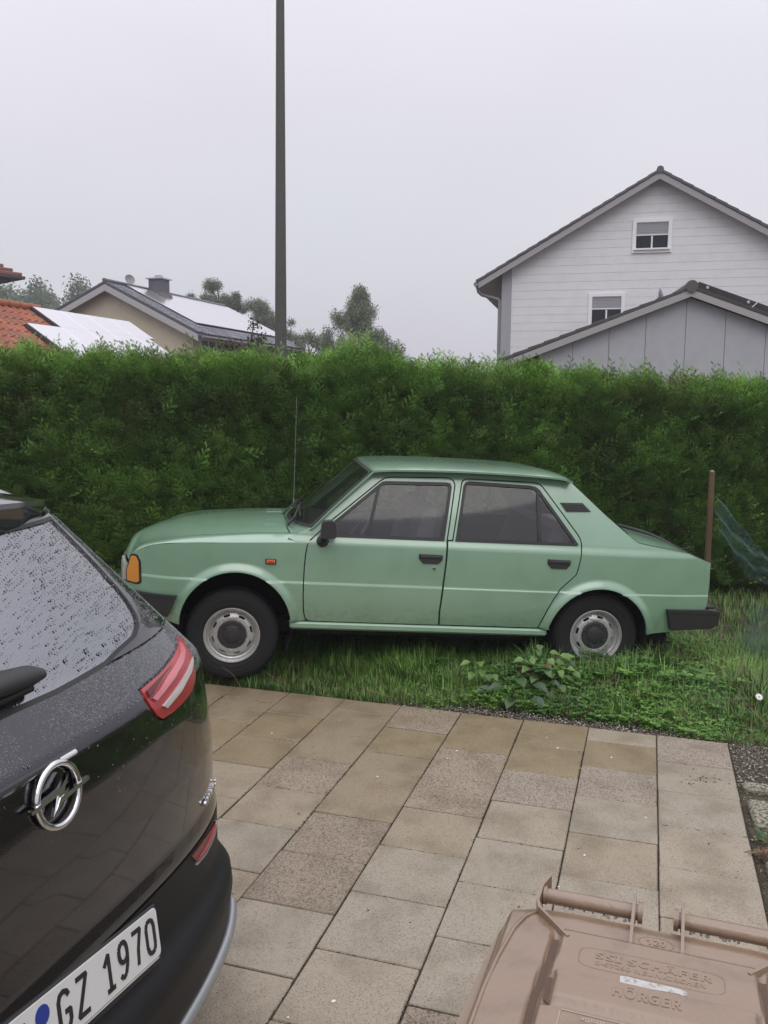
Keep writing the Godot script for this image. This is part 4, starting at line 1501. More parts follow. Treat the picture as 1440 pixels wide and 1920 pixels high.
		var hp := V([1.171, 0.808, 1.325, 0.806, 1.325, 0.776, 1.30, 0.748, 1.20, 0.748, 1.171, 0.778])
		var hq := PackedVector2Array()
		for p in hp:
			hq.append(p + Vector2(hx, 0.0))
		b.prism(hq, fr(Vector3(0, 0, s * hz)), s * 0.016, 0.003)
		var bar2 := V([1.18, 0.800, 1.318, 0.799, 1.318, 0.782, 1.18, 0.784])
		var bq := PackedVector2Array()
		for p in bar2:
			bq.append(p + Vector2(hx, 0.0))
		b.prism(bq, fr(Vector3(0, 0, s * (hz + 0.016))), s * 0.007, 0.003)
		put(b, "door_handle", M.plastic, door)
		if k == 0:
			b = MB.new()
			b.lathe([Vector2(0.0, 0.008), Vector2(0.010, 0.008), Vector2(0.013, 0.0)], fr(Vector3(1.274, 0.716, s * (saloon_z(1.274, 0.716) - 0.001)), Basis(Vector3.RIGHT, s * PI / 2)), 14)
			put(b, "lock", M.chrome, door)
			b = MB.new()
			b.box(Vector3(1.274, 0.716, s * (saloon_z(1.274, 0.716) + 0.007)), Vector3(0.003, 0.011, 0.002))
			put(b, "keyhole", M.black, door)
	# sill
	b = MB.new()
	b.box(Vector3(1.215, 0.309, s * 0.742), Vector3(1.70, 0.05, 0.085), Basis.IDENTITY, 0.013)
	put(b, "sill", M.green, car)
	# rain gutter along the roof edge, dark joint under it
	b = MB.new()
	var gp := []
	for k in 33:
		var x := 0.862 + k * 0.0405
		gp.append(Vector3(x, curve(x, GUTTER) + 0.002, s * (saloon_z(x, curve(x, GUTTER)) + 0.006)))
	b.tube(gp, 0.0075, 8)
	put(b, "roof_gutter", M.green, car)
	b = MB.new()
	var gq := []
	for p in gp:
		gq.append(p + Vector3(0, -0.011, -s * 0.004))
	b.tube(gq, 0.0035, 6)
	put(b, "gutter_joint", M.black, car)
	# fender tops: front between the ridge and the hood, rear between the side and the engine lid
	b = MB.new()
	var top_f := func(p: Vector2) -> Vector3:
		var yr := smooth(p.x, RIDGE)
		var ye := smooth(p.x, HOOD_EDGE)
		var zr := saloon_z(p.x, yr)
		var a := p.y * PI / 2
		return Vector3(p.x, lerpf(yr, ye, sin(a)), s * lerpf(zr, 0.662 - 0.06 * clampf((-0.45 - p.x) / 0.22, 0, 1), 1.0 - cos(a)))
	b.patch(top_f, ccw(V([-0.678, 0, 0.47, 0, 0.47, 1, -0.678, 1])), [], Vector2(0.035, 0.1), 0.0, 0.0, s)
	put(b, "fender_top", M.green, car)
	b = MB.new()
	var top_r := func(p: Vector2) -> Vector3:
		var yr := smooth(p.x, [2.6, 0.958, 2.64, 0.934, 2.673, 0.922, 3.012, 0.871, 3.066, 0.849, 3.173, 0.813])
		var ye := smooth(p.x, LID_EDGE) + 0.006
		var a := p.y * PI / 2
		return Vector3(p.x, lerpf(yr, ye, sin(a)), s * lerpf(saloon_z(p.x, yr), 0.668, 1.0 - cos(a)))
	b.patch(top_r, ccw(V([2.60, 0, 3.173, 0, 3.173, 1, 2.60, 1])), [], Vector2(0.035, 0.12), 0.0, 0.0, s)
	put(b, "fender_top", M.green, car)
	# wheel housings
	for a in [ARCH_F, ARCH_R]:
		b = MB.new()
		for k in 28:
			var a0 := lerpf(-0.45, PI + 0.45, k / 28.0)
			var a1 := lerpf(-0.45, PI + 0.45, (k + 1) / 28.0)
			var r: float = a.z + 0.012
			var p := Vector3(a.x + r * cos(a0), a.y + r * sin(a0), s * 0.765)
			var q := Vector3(a.x + r * cos(a1), a.y + r * sin(a1), s * 0.765)
			var w := Vector3(0, 0, -s * 0.36)
			b.quad(p, q, q + w, p + w, Vector3(a.x, a.y, 0) - Vector3(p.x, p.y, 0))
			b.flat(p + w, q + w, Vector3(a.x, a.y - 0.1, s * 0.405), Vector3(0, 0, s))
		put(b, "wheel_housing", M.void, car)
	# extractor vent on the roof pillar
	b = MB.new()
	b.patch(fn, ccw(V([2.111, 1.170, 2.264, 1.175, 2.321, 1.121, 2.153, 1.113])), [], Vector2(0.05, 0.05), 0.006, 0.008, s)
	var vent := put(b, "pillar_vent", M.plastic, car)
	for k in 4:
		b = MB.new()
		var y := 1.127 + k * 0.0115
		b.tube([fn.call(Vector2(2.150 - k * 0.008, y)) + Vector3(0, 0, s * 0.007), fn.call(Vector2(2.300 - k * 0.010, y + 0.001)) + Vector3(0, 0, s * 0.007)], 0.003, 5)
		put(b, "vent_slat", M.black, vent)
	# lamps
	b = MB.new()
	var amber := ccw(V([-0.648, 0.700, -0.630, 0.707, -0.613, 0.703, -0.594, 0.671, -0.585, 0.551, -0.592, 0.541, -0.609, 0.537, -0.668, 0.541, -0.673, 0.60]))
	b.patch(fn, grow(amber, 0.010), [], Vector2(0.03, 0.03), 0.004, 0.012, s)
	var lamp := put(b, "corner_lamp", M.black, car)
	b = MB.new()
	b.patch(fn, grow(amber, -0.002), [], Vector2(0.03, 0.03), 0.011, 0.008, s)
	put(b, "lens", M.amber, lamp)
	b = MB.new()
	b.box(Vector3(0.229, 0.721, s * (saloon_z(0.229, 0.721) + 0.004)), Vector3(0.068, 0.034, 0.014), Basis.IDENTITY, 0.004)
	var rep := put(b, "side_repeater", M.black, car)
	b = MB.new()
	b.box(Vector3(0.229, 0.721, s * (saloon_z(0.229, 0.721) + 0.011)), Vector3(0.056, 0.024, 0.012), Basis.IDENTITY, 0.004)
	put(b, "lens", M.orange_lens, rep)
	for k in 2:
		b = MB.new()
		b.lathe([Vector2(0, 0.003), Vector2(0.003, 0.002), Vector2(0.004, 0)], fr(Vector3(0.229 + (k * 2 - 1) * 0.022, 0.721, s * (saloon_z(0.229, 0.721) + 0.0165)), Basis(Vector3.RIGHT, s * PI / 2)), 8)
		put(b, "screw", M.chrome, rep)
	# bumper ends
	b = MB.new()
	b.patch(fn, ccw(V([-0.70, 0.480, -0.345, 0.476, -0.398, 0.344, -0.557, 0.357, -0.70, 0.372])), [], Vector2(0.05, 0.04), 0.026, 0.05, s)
	b.patch(fn, ccw(V([-0.70, 0.490, -0.340, 0.486, -0.344, 0.470, -0.70, 0.473])), [], Vector2(0.05, 0.04), 0.030, 0.02, s)
	put(b, "bumper_end", M.plastic, car)
	b = MB.new()
	b.patch(fn, ccw(V([2.864, 0.502, 3.157, 0.498, 3.26, 0.485, 3.266, 0.398, 3.215, 0.372, 2.908, 0.365])), [], Vector2(0.05, 0.04), 0.034, 0.06, s)
	b.patch(fn, ccw(V([2.860, 0.508, 3.157, 0.504, 3.26, 0.490, 3.262, 0.474, 2.864, 0.490])), [], Vector2(0.05, 0.04), 0.039, 0.02, s)
	put(b, "bumper_end", M.plastic, car)
	# wheels
	for k in 2:
		wheel(car, Vector3(0.0, 0.2175, s * 0.735) if k == 0 else Vector3(2.42, 0.285, s * 0.735), s, 0.30 if k == 0 else 0.56)

func wheel(car: Node3D, at: Vector3, s: float, phase: float) -> void:
	var w := Node3D.new()
	w.name = "wheel"
	car.add_child(w, true)
	w.transform = fr(at, Basis(Vector3.UP, 0.0 if s > 0 else PI))
	var out := fr(Vector3.ZERO, Basis(Vector3.RIGHT, PI / 2))
	var b := MB.new()
	b.lathe([Vector2(0.178, -0.162), Vector2(0.26, -0.166), Vector2(0.288, -0.15), Vector2(0.300, -0.13), Vector2(0.302, -0.105), Vector2(0.297, -0.100), Vector2(0.302, -0.095), Vector2(0.302, -0.07), Vector2(0.297, -0.066), Vector2(0.302, -0.062), Vector2(0.300, -0.038), Vector2(0.292, -0.016), Vector2(0.276, 0.0), Vector2(0.262, 0.004), Vector2(0.260, 0.007), Vector2(0.232, 0.010), Vector2(0.230, 0.007), Vector2(0.204, 0.006), Vector2(0.186, 0.0), Vector2(0.174, -0.012)].map(func(p): return p), out, 56)
	put(b, "tyre", M.rubber, w)
	b = MB.new()
	b.lathe([Vector2(0.172, -0.16), Vector2(0.176, -0.01), Vector2(0.181, -0.001), Vector2(0.180, 0.004), Vector2(0.175, 0.005), Vector2(0.170, -0.002), Vector2(0.165, -0.004), Vector2(0.160, -0.012), Vector2(0.157, -0.026), Vector2(0.151, -0.030), Vector2(0.147, -0.040), Vector2(0.143, -0.046)], out, 56)
	var face := func(p: Vector2) -> Vector3:
		var r := p.length()
		return Vector3(p.x, p.y, curve(r, [0.085, -0.026, 0.098, -0.020, 0.108, -0.022, 0.118, -0.022, 0.136, -0.030, 0.143, -0.044, 0.146, -0.046]))
	var slots := [circle(Vector2.ZERO, 0.092, 40)]
	for k in 8:
		var a := phase + TAU * k / 8.0
		var sl := PackedVector2Array()
		for m in 16:
			var q := TAU * m / 16.0
			var l := Vector2(cos(q) * 0.008 + (0.0), sin(q) * 0.0085 + (0.0145 if sin(q) > 0 else -0.0145))
			sl.append((Vector2(0.127, 0) + l).rotated(a))
		slots.append(ccw(sl))
	b.patch(face, circle(Vector2.ZERO, 0.1445, 64), slots, Vector2(0.012, 0.012), 0.0, 0.014, 1.0)
	var rim := put(b, "rim", M.steel, w)
	b = MB.new()
	b.lathe([Vector2(0.165, -0.062), Vector2(0.0, -0.062)], out, 24)
	put(b, "drum", M.void, rim)
	b = MB.new()
	b.lathe([Vector2(0.094, -0.026), Vector2(0.092, -0.017), Vector2(0.086, -0.014), Vector2(0.060, -0.014), Vector2(0.052, -0.010), Vector2(0.03, -0.005), Vector2(0.0, -0.003)], out, 32)
	var cap := put(b, "hub_cap", M.plastic, w)
	for k in 4:
		b = MB.new()
		var a := phase + 0.5 + TAU * k / 4.0
		b.lathe([Vector2(0.0115, -0.014), Vector2(0.010, -0.006), Vector2(0.0, -0.004)], fr(Vector3(cos(a) * 0.066, sin(a) * 0.066, 0), Basis(Vector3.RIGHT, PI / 2)), 12)
		put(b, "stud", M.plastic, cap)

func make_saloon() -> void:
	var car := thing("saloon_car", "pale green old four-door saloon car parked on the grass before the hedge", "car", Transform3D(Basis(Vector3(0.99264, -0.05148, -0.10959), Vector3(0.05117, 0.99867, -0.00565), Vector3(0.10973, 0.0, 0.99396)), Vector3(-1.0629, 0.1127, -6.0838)))
	var b := MB.new()
	b.box(Vector3(1.28, 0.23, 0), Vector3(3.5, 0.10, 1.04), Basis.IDENTITY, 0.02)
	b.box(Vector3(1.21, 0.262, 0), Vector3(1.62, 0.055, 1.40), Basis.IDENTITY, 0.02)
	b.box(Vector3(3.02, 0.36, 0), Vector3(0.2, 0.09, 1.2), Basis.IDENTITY, 0.02)
	b.box(Vector3(3.03, 0.31, 0.42), Vector3(0.12, 0.08, 0.14), Basis.IDENTITY, 0.02)
	put(b, "chassis", M.chassis, car)
	for s in [1.0, -1.0]:
		saloon_side(car, s)
	# hood
	var hood := func(p: Vector2) -> Vector3:
		var k := clampf(absf(p.y) / 0.66, 0, 1)
		var f := clampf((0.1 - p.x) / 0.6, 0, 1)
		return Vector3(p.x, lerpf(smooth(p.x - 0.11 * k * k * f, HOOD_MID), smooth(p.x, HOOD_EDGE), pow(k, 2.2)), p.y * (1.0 - 0.09 * clampf((-0.45 - p.x) / 0.22, 0, 1) * k))
	var ho := PackedVector2Array()
	for k in 25:
		var z := lerpf(-0.655, 0.655, k / 24.0)
		ho.append(Vector2(-0.775 + 0.11 * pow(z / 0.66, 2.0), z))
	for k in 25:
		var z := lerpf(0.655, -0.655, k / 24.0)
		ho.append(Vector2(0.335 - 0.05 * (1.0 - pow(z / 0.66, 2.0)), z))
	b = MB.new()
	b.patch(hood, ccw(ho), [], Vector2(0.035, 0.05), 0.0, 0.016, -1.0)
	var hd := put(b, "hood", M.green, car)
	for k in 4:
		b = MB.new()
		var c := Vector2(0.222, [0.36, 0.20, -0.20, -0.36][k])
		b.patch(hood, rect(c.x - 0.055, c.y - 0.068, c.x + 0.055, c.y + 0.068), [], Vector2(0.04, 0.04), 0.004, 0.005, -1.0)
		put(b, "hood_vent", M.green, hd)
	b = MB.new()
	b.box(Vector3(-0.1, 0.66, 0), Vector3(1.0, 0.2, 1.05))
	put(b, "front_bay", M.void, car)
	# front face with a dark grille and two lamps, seen from other sides
	var nose := func(p: Vector2) -> Vector3:
		var k := clampf(absf(p.x) / 0.66, 0, 1)
		return Vector3(-0.79 + 0.11 * k * k + 0.03 * clampf((p.y - 0.62) / 0.1, 0, 1), p.y, p.x)
	b = MB.new()
	b.patch(nose, rect(-0.665, 0.36, 0.665, 0.64), [], Vector2(0.06, 0.05), 0.0, 0.01, 1.0)
	put(b, "front_panel", M.green, car)
	b = MB.new()
	b.patch(nose, rect(-0.36, 0.53, 0.36, 0.63), [], Vector2(0.06, 0.05), 0.006, 0.008, 1.0)
	put(b, "grille", M.plastic, car)
	for s in [-1.0, 1.0]:
		b = MB.new()
		b.patch(nose, rect(s * 0.46 - 0.11, 0.525, s * 0.46 + 0.11, 0.64), [], Vector2(0.06, 0.05), 0.012, 0.012, 1.0)
		put(b, "headlight", M.clear_lens, car)
	b = MB.new()
	b.box(Vector3(-0.80, 0.42, 0), Vector3(0.10, 0.125, 1.30), Basis.IDENTITY, 0.03)
	b.box(Vector3(-0.745, 0.42, 0.60), Vector3(0.16, 0.125, 0.12), Basis(Vector3.UP, -0.6), 0.03)
	b.box(Vector3(-0.745, 0.42, -0.60), Vector3(0.16, 0.125, 0.12), Basis(Vector3.UP, 0.6), 0.03)
	put(b, "front_bumper", M.plastic, car)
	# windscreen
	var ws := func(p: Vector2) -> Vector3:
		var c := Vector3(lerpf(0.315, 0.826, p.y), lerpf(0.908, 1.344, p.y) + 0.025 * sin(p.y * PI), 0)
		var e := Vector3(lerpf(0.474, 0.856, p.y), lerpf(0.940, 1.322, p.y) + 0.006 * sin(p.y * PI), 0)
		var q := c.lerp(e, p.x * p.x)
		return Vector3(q.x, q.y, p.x * lerpf(0.778, 0.702, p.y))
	var rim := V([-0.985, 0.01, 0.985, 0.01, 0.985, 0.985, -0.985, 0.985])
	var hole := V([-0.95, 0.10, -0.92, 0.055, -0.86, 0.045, 0.86, 0.045, 0.92, 0.055, 0.95, 0.10, 0.955, 0.91, 0.94, 0.945, -0.94, 0.945, -0.955, 0.91])
	b = MB.new()
	b.patch(ws, grow(V([-1.0, 0.0, 1.0, 0.0, 1.0, 1.0, -1.0, 1.0]), 0.004), [grow(rim, -0.004)], Vector2(0.08, 0.1), -0.001, 0.01, 1.0)
	put(b, "windscreen_surround", M.green, car)
	b = MB.new()
	b.patch(ws, ccw(rim), [ccw(hole)], Vector2(0.08, 0.1), 0.004, 0.012, 1.0)
	put(b, "windscreen_seal", M.black, car)
	b = MB.new()
	b.patch(ws, grow(hole, 0.004), [], Vector2(0.08, 0.1), -0.002, 0.0, 1.0)
	put(b, "windscreen", M.windshield, car)
	for k in 2:
		var wp := Node3D.new()
		wp.name = "wiper"
		car.add_child(wp, true)
		var k0 := 0.62 - k * 0.55
		b = MB.new()
		b.tube([ws.call(Vector2(k0, -0.05)) + Vector3(-0.03, 0.02, 0), ws.call(Vector2(k0 - 0.02, 0.05)) + Vector3(-0.03, 0.02, 0), ws.call(Vector2(k0 - 0.30, 0.17)) + Vector3(-0.02, 0.02, 0)], [0.012, 0.008, 0.005], 6)
		put(b, "arm", M.black, wp)
		b = MB.new()
		b.tube([ws.call(Vector2(k0 + 0.0, 0.09)) + Vector3(-0.012, 0.012, 0), ws.call(Vector2(k0 - 0.30, 0.16)) + Vector3(-0.012, 0.012, 0), ws.call(Vector2(k0 - 0.58, 0.2)) + Vector3(-0.012, 0.012, 0)], 0.006, 5)
		put(b, "blade", M.black, wp)
	# cowl between hood and windscreen
	b = MB.new()
	var cowl := func(p: Vector2) -> Vector3:
		var z := p.x * 0.66
		var a: Vector3 = hood.call(Vector2(0.343 - 0.05 * (1.0 - p.x * p.x), z))
		var c: Vector3 = ws.call(Vector2(p.x, -0.01))
		return a.lerp(c, p.y) + Vector3(0, -0.010 * sin(p.y * PI), 0)
	b.patch(cowl, rect(-1, 0, 1, 1), [], Vector2(0.06, 0.25), 0.0, 0.01, 1.0)
	put(b, "cowl", M.green, car)
	# roof
	var roof := func(p: Vector2) -> Vector3:
		var k := clampf(absf(p.y) / 0.703, 0, 1)
		return Vector3(p.x, lerpf(smooth(p.x - 0.02 * k * k, ROOF_MID), smooth(p.x, GUTTER) + 0.006, pow(k, 3.4)), p.y)
	var ro := PackedVector2Array()
	for k in 21:
		var z := lerpf(-0.703, 0.703, k / 20.0)
		ro.append(Vector2(0.828 + 0.03 * pow(z / 0.7, 2.0), z))
	for k in 21:
		var z := lerpf(0.703, -0.703, k / 20.0)
		ro.append(Vector2(2.245 - 0.06 * pow(z / 0.7, 2.0), z))
	b = MB.new()
	b.patch(roof, ccw(ro), [], Vector2(0.06, 0.035), 0.0, 0.012, -1.0)
	put(b, "roof", M.green, car)
	b = MB.new()
	b.patch(roof, rect(0.9, -0.66, 2.15, 0.66), [], Vector2(0.15, 0.1), -0.025, 0.0, -1.0)
	put(b, "headliner", M.interior, car)
	# rear window
	var rw := func(p: Vector2) -> Vector3:
		var e := Vector2(curve(p.y, [0.0, 2.201, 0.15, 2.272, 0.5, 2.414, 0.85, 2.557, 1.0, 2.612]), curve(p.y, [0.0, 1.296, 0.15, 1.235, 0.5, 1.110, 0.85, 0.996, 1.0, 0.954]))
		var bulge := 1.0 - p.x * p.x
		return Vector3(e.x + 0.055 * bulge, e.y + 0.028 * bulge, p.x * (saloon_z(e.x, e.y)))
	b = MB.new()
	b.patch(rw, rect(-1, 0, 1, 1), [ccw(V([-0.86, 0.06, 0.86, 0.06, 0.9, 0.92, -0.9, 0.92]))], Vector2(0.08, 0.08), 0.0, 0.01, 1.0)
	put(b, "rear_pillar", M.green, car)
	b = MB.new()
	b.patch(rw, ccw(V([-0.88, 0.05, 0.88, 0.05, 0.92, 0.94, -0.92, 0.94])), [ccw(V([-0.84, 0.08, 0.84, 0.08, 0.88, 0.90, -0.88, 0.90]))], Vector2(0.08, 0.08), 0.006, 0.012, 1.0)
	put(b, "rear_window_seal", M.black, car)
	b = MB.new()
	b.patch(rw, ccw(V([-0.85, 0.07, 0.85, 0.07, 0.89, 0.91, -0.89, 0.91])), [], Vector2(0.08, 0.08), 0.001, 0.0, 1.0)
	put(b, "rear_window", M.glass, car)
	# engine lid, tail panel, bumper
	var lid := func(p: Vector2) -> Vector3:
		var k := clampf(absf(p.y) / 0.665, 0, 1)
		return Vector3(p.x, lerpf(smooth(p.x, LID_MID), smooth(p.x, LID_EDGE) + 0.004, pow(k, 2.4)), p.y)
	b = MB.new()
	b.patch(lid, ccw(V([2.70, -0.66, 3.165, -0.66, 3.175, -0.3, 3.178, 0.0, 3.175, 0.3, 3.165, 0.66, 2.70, 0.66])), [], Vector2(0.04, 0.06), 0.0, 0.016, -1.0)
	var el := put(b, "engine_lid", M.green, car)
	b = MB.new()
	b.patch(lid, rect(2.59, -0.66, 2.693, 0.66), [], Vector2(0.04, 0.06), 0.0, 0.016, -1.0)
	put(b, "rear_deck", M.green, car)
	b = MB.new()
	b.tube([Vector3(2.84, 0.948, -0.1), Vector3(2.96, 0.922, -0.06), Vector3(3.07, 0.892, 0.0), Vector3(3.14, 0.862, 0.1), Vector3(3.165, 0.843, 0.22), Vector3(3.185, 0.838, 0.30), Vector3(3.215, 0.848, 0.31), Vector3(3.235, 0.866, 0.31)], [0.010, 0.014, 0.016, 0.013, 0.008, 0.006, 0.006, 0.006], 7)
	put(b, "lid_trim", M.black, el)
	b = MB.new()
	b.box(Vector3(2.85, 0.62, 0), Vector3(0.56, 0.4, 1.15))
	put(b, "engine_bay", M.void, car)
	var tail := func(p: Vector2) -> Vector3:
		return Vector3(3.178 + 0.012 * (1.0 - pow(p.x / 0.75, 2.0)) - 0.03 * clampf((0.55 - p.y) / 0.2, 0, 1), p.y, p.x)
	b = MB.new()
	b.patch(tail, ccw(V([-0.74, 0.36, 0.74, 0.36, 0.738, 0.812, 0.4, 0.828, -0.4, 0.828, -0.738, 0.812])), [], Vector2(0.08, 0.06), 0.0, 0.01, -1.0)
	put(b, "tail_panel", M.green, car)
	for s in [-1.0, 1.0]:
		b = MB.new()
		b.patch(tail, rect(s * 0.56 - 0.15, 0.60, s * 0.56 + 0.15, 0.76), [], Vector2(0.08, 0.06), 0.006, 0.012, -1.0)
		put(b, "tail_light", M.red_lens, car)
	b = MB.new()
	b.box(Vector3(3.225, 0.44, 0), Vector3(0.085, 0.12, 1.50), Basis.IDENTITY, 0.018)
	b.box(Vector3(3.2, 0.509, 0), Vector3(0.09, 0.022, 1.46), Basis.IDENTITY, 0.006)
	put(b, "rear_bumper", M.plastic, car)
	b = MB.new()
	b.tube([Vector3(3.0, 0.31, 0.3), Vector3(3.2, 0.30, 0.3)], 0.024, 10)
	put(b, "exhaust", M.chassis, car)
	# door mirror on the driver's side
	b = MB.new()
	b.prism(ccw(V([0.531, 0.905, 0.536, 0.985, 0.545, 1.0, 0.592, 1.006, 0.612, 0.998, 0.620, 0.985, 0.627, 0.905, 0.618, 0.895, 0.528, 0.893])), fr(Vector3(0, 0, 0.805)), 0.085, 0.012)
	var mr := put(b, "door_mirror", M.plastic, car)
	b = MB.new()
	b.lathe([Vector2(0.040, 0.0), Vector2(0.037, 0.012), Vector2(0.022, 0.022), Vector2(0.012, 0.04), Vector2(0.0, 0.041)], fr(Vector3(0.548, 0.862, 0.786), Basis(Vector3.RIGHT, PI / 2 - 0.5)), 20)
	b.tube([Vector3(0.55, 0.865, 0.80), Vector3(0.565, 0.90, 0.83)], 0.014, 8)
	put(b, "foot", M.black, mr)
	b = MB.new()
	b.box(Vector3(0.628, 0.95, 0.848), Vector3(0.004, 0.075, 0.065))
	put(b, "mirror_glass", M.chrome, mr)
	# aerial on the far side of the cowl
	b = MB.new()
	b.tube([Vector3(0.366, 0.905, -0.5), Vector3(0.366, 0.935, -0.5)], 0.010, 8)
	var aer := put(b, "aerial", M.black, car)
	b = MB.new()
	b.tube([Vector3(0.366, 0.93, -0.5), Vector3(0.366, 0.985, -0.5)], 0.0055, 6)
	b.tube([Vector3(0.366, 0.98, -0.5), Vector3(0.352, 1.78, -0.5)], [0.0020, 0.0011], 5)
	put(b, "rod", mat(0.26, 0.26, 0.25, 0.4), aer)
	# cabin
	b = MB.new()
	b.box(Vector3(1.3, 0.36, 0), Vector3(1.9, 0.03, 1.36))
	put(b, "cabin_floor", M.chassis, car)
	b = MB.new()
	b.box(Vector3(0.56, 0.82, 0), Vector3(0.26, 0.16, 1.38), Basis(Vector3.BACK, -0.1), 0.04)
	put(b, "dashboard", M.black, car)
	for z in [-0.36, 0.36]:
		var st := Node3D.new()
		st.name = "seat"
		car.add_child(st, true)
		b = MB.new()
		b.box(Vector3(1.24, 0.80, z), Vector3(0.15, 0.58, 0.50), Basis(Vector3.BACK, -0.22), 0.06)
		put(b, "backrest", M.seat, st)
		b = MB.new()
		b.box(Vector3(1.0, 0.50, z), Vector3(0.50, 0.15, 0.50), Basis(Vector3.BACK, 0.12), 0.05)
		put(b, "cushion", M.seat, st)
	var rs := Node3D.new()
	rs.name = "rear_seat"
	car.add_child(rs, true)
	b = MB.new()
	b.box(Vector3(2.13, 0.76, 0), Vector3(0.18, 0.52, 1.28), Basis(Vector3.BACK, -0.35), 0.06)
	put(b, "backrest", M.seat, rs)
	b = MB.new()
	b.box(Vector3(1.85, 0.50, 0), Vector3(0.5, 0.16, 1.28), Basis.IDENTITY, 0.05)
	put(b, "cushion", M.seat, rs)
	b = MB.new()
	b.box(Vector3(2.40, 0.935, 0), Vector3(0.42, 0.02, 1.30))
	put(b, "parcel_shelf", M.seat, car)
	var sw := Node3D.new()
	sw.name = "steering_wheel"
	car.add_child(sw, true)
	sw.transform = fr(Vector3(0.80, 0.86, 0.36), Basis(Vector3.BACK, 0.95))
	b = MB.new()
	var ring := []
	for k in 33:
		ring.append(Vector3(cos(TAU * k / 32) * 0.19, 0, sin(TAU * k / 32) * 0.19))
	b.tube(ring, 0.012, 8, false)
	put(b, "rim", M.black, sw)
	b = MB.new()
	b.tube([Vector3(-0.18, 0, 0), Vector3(0, -0.03, 0), Vector3(0.18, 0, 0)], 0.012, 6)
	b.tube([Vector3(0, -0.03, 0), Vector3(0, -0.3, 0)], 0.02, 6)
	put(b, "spoke", M.black, sw)

const TAIL_P := [0.1, -0.08, 0.2, -0.03, 0.3, 0.01, 0.42, 0.028, 0.46, 0.022, 0.495, -0.012, 0.52, -0.02, 0.58, -0.02, 0.66, -0.02, 0.70, -0.03, 0.85, -0.03, 1.0, -0.035, 1.08, -0.045, 1.11, -0.06, 1.2, -0.155, 1.52, -0.42, 1.6, -0.62]
const TAIL_W := [0.1, 0.90, 0.2, 0.92, 0.5, 0.935, 0.85, 0.93, 1.0, 0.90, 1.1, 0.885, 1.2, 0.84, 1.52, 0.66, 1.6, 0.60]
const TAIL_A := [0.2, 0.40, 0.5, 0.42, 1.05, 0.42, 1.2, 0.36, 1.6, 0.30]

func tail_at(p: Vector2) -> Vector3:   # p.x runs round the tail (0 middle, +-1 where the sides begin, then metres forward), p.y is the height
	var w := curve(p.y, TAIL_W)
	var a := curve(p.y, TAIL_A)
	var z0 := curve(p.y, TAIL_P)
	var s := signf(p.x)
	var q := absf(p.x)
	if q <= 1.0:
		var ph := q * PI / 2
		return Vector3(s * w * pow(absf(sin(ph)), 2.0 / 3.3), p.y, z0 - a + a * pow(absf(cos(ph)), 2.0 / 3.3))
	return Vector3(s * w, p.y, z0 - a - (q - 1.0))

func round_grid() -> Array:   # finer steps where the outline bends quickly, around the middle
	var q := []
	for k in 61:
		var t := lerpf(-1.0, 1.0, k / 60.0)
		q.append(t * absf(t) * 0.75 + t * 0.25)
	return q

func tail_sheet(b: MB, q0: float, q1: float, y0: float, y1: float, lift: float) -> void:
	# a plain sheet of the tail between two heights; rows follow the profile's corners
	var qs := [q0]
	for q in round_grid():
		if q > q0 + 0.002 and q < q1 - 0.002:
			qs.append(q)
	qs.append(q1)
	qs.sort()
	var ys := [y0]
	var y := y0
	while y < y1 - 0.001:
		y = minf(y + 0.02, y1)
		for k in range(0, TAIL_P.size(), 2):
			if TAIL_P[k] > ys[-1] + 0.002 and TAIL_P[k] < y - 0.002:
				y = TAIL_P[k]
		ys.append(y)
	var memo := {}
	for i in qs.size() - 1:
		for j in ys.size() - 1:
			var w := []
			for c in [[i, j], [i + 1, j], [i + 1, j + 1], [i, j + 1]]:
				var p := Vector2(qs[c[0]], ys[c[1]])
				var e := Vector2(0.004, 0.004)
				var du := tail_at(p + Vector2(e.x, 0)) - tail_at(p - Vector2(e.x, 0))
				if absf(p.x) < 0.003:
					du = Vector3(1, 0, 0)
				var dv := tail_at(p + Vector2(0, 0.006)) - tail_at(p - Vector2(0, 0.006))
				var n := du.cross(dv).normalized()
				w.append([tail_at(p) + n * lift, n])
			b.tri(w[0][0], w[1][0], w[2][0], w[0][1], w[1][1], w[2][1])
			b.tri(w[0][0], w[2][0], w[3][0], w[0][1], w[2][1], w[3][1])

func tail_patch(b: MB, poly: PackedVector2Array, cuts: Array, lift: float, rim: float, cell := Vector2(0.02, 0.02)) -> void:
	# like MB.patch, but in even steps of the sideways metre: x is where the point lies across the car
	var fn := func(p: Vector2) -> Vector3: return tail_at(Vector2(q_of(p.x, p.y), p.y))
	b.patch(fn, poly, cuts, cell, lift, rim, 1.0)

func q_of(x: float, y: float) -> float:   # inverse of tail_at for points on the rear face
	var w := curve(y, TAIL_W)
	var r := clampf(absf(x) / w, 0.0, 1.0)
	return signf(x) * asin(pow(r, 1.65)) * 2.0 / PI

func qx(a: Array) -> PackedVector2Array:   # [q, y, ...] to points across the car
	var p := PackedVector2Array()
	for k in range(0, a.size(), 2):
		p.append(Vector2(tail_at(Vector2(a[k], a[k + 1])).x, a[k + 1]))
	return ccw(p)

func mirrored(p: PackedVector2Array) -> PackedVector2Array:
	var q := PackedVector2Array()
	for v in p:
		q.append(Vector2(-v.x, v.y))
	return ccw(q)

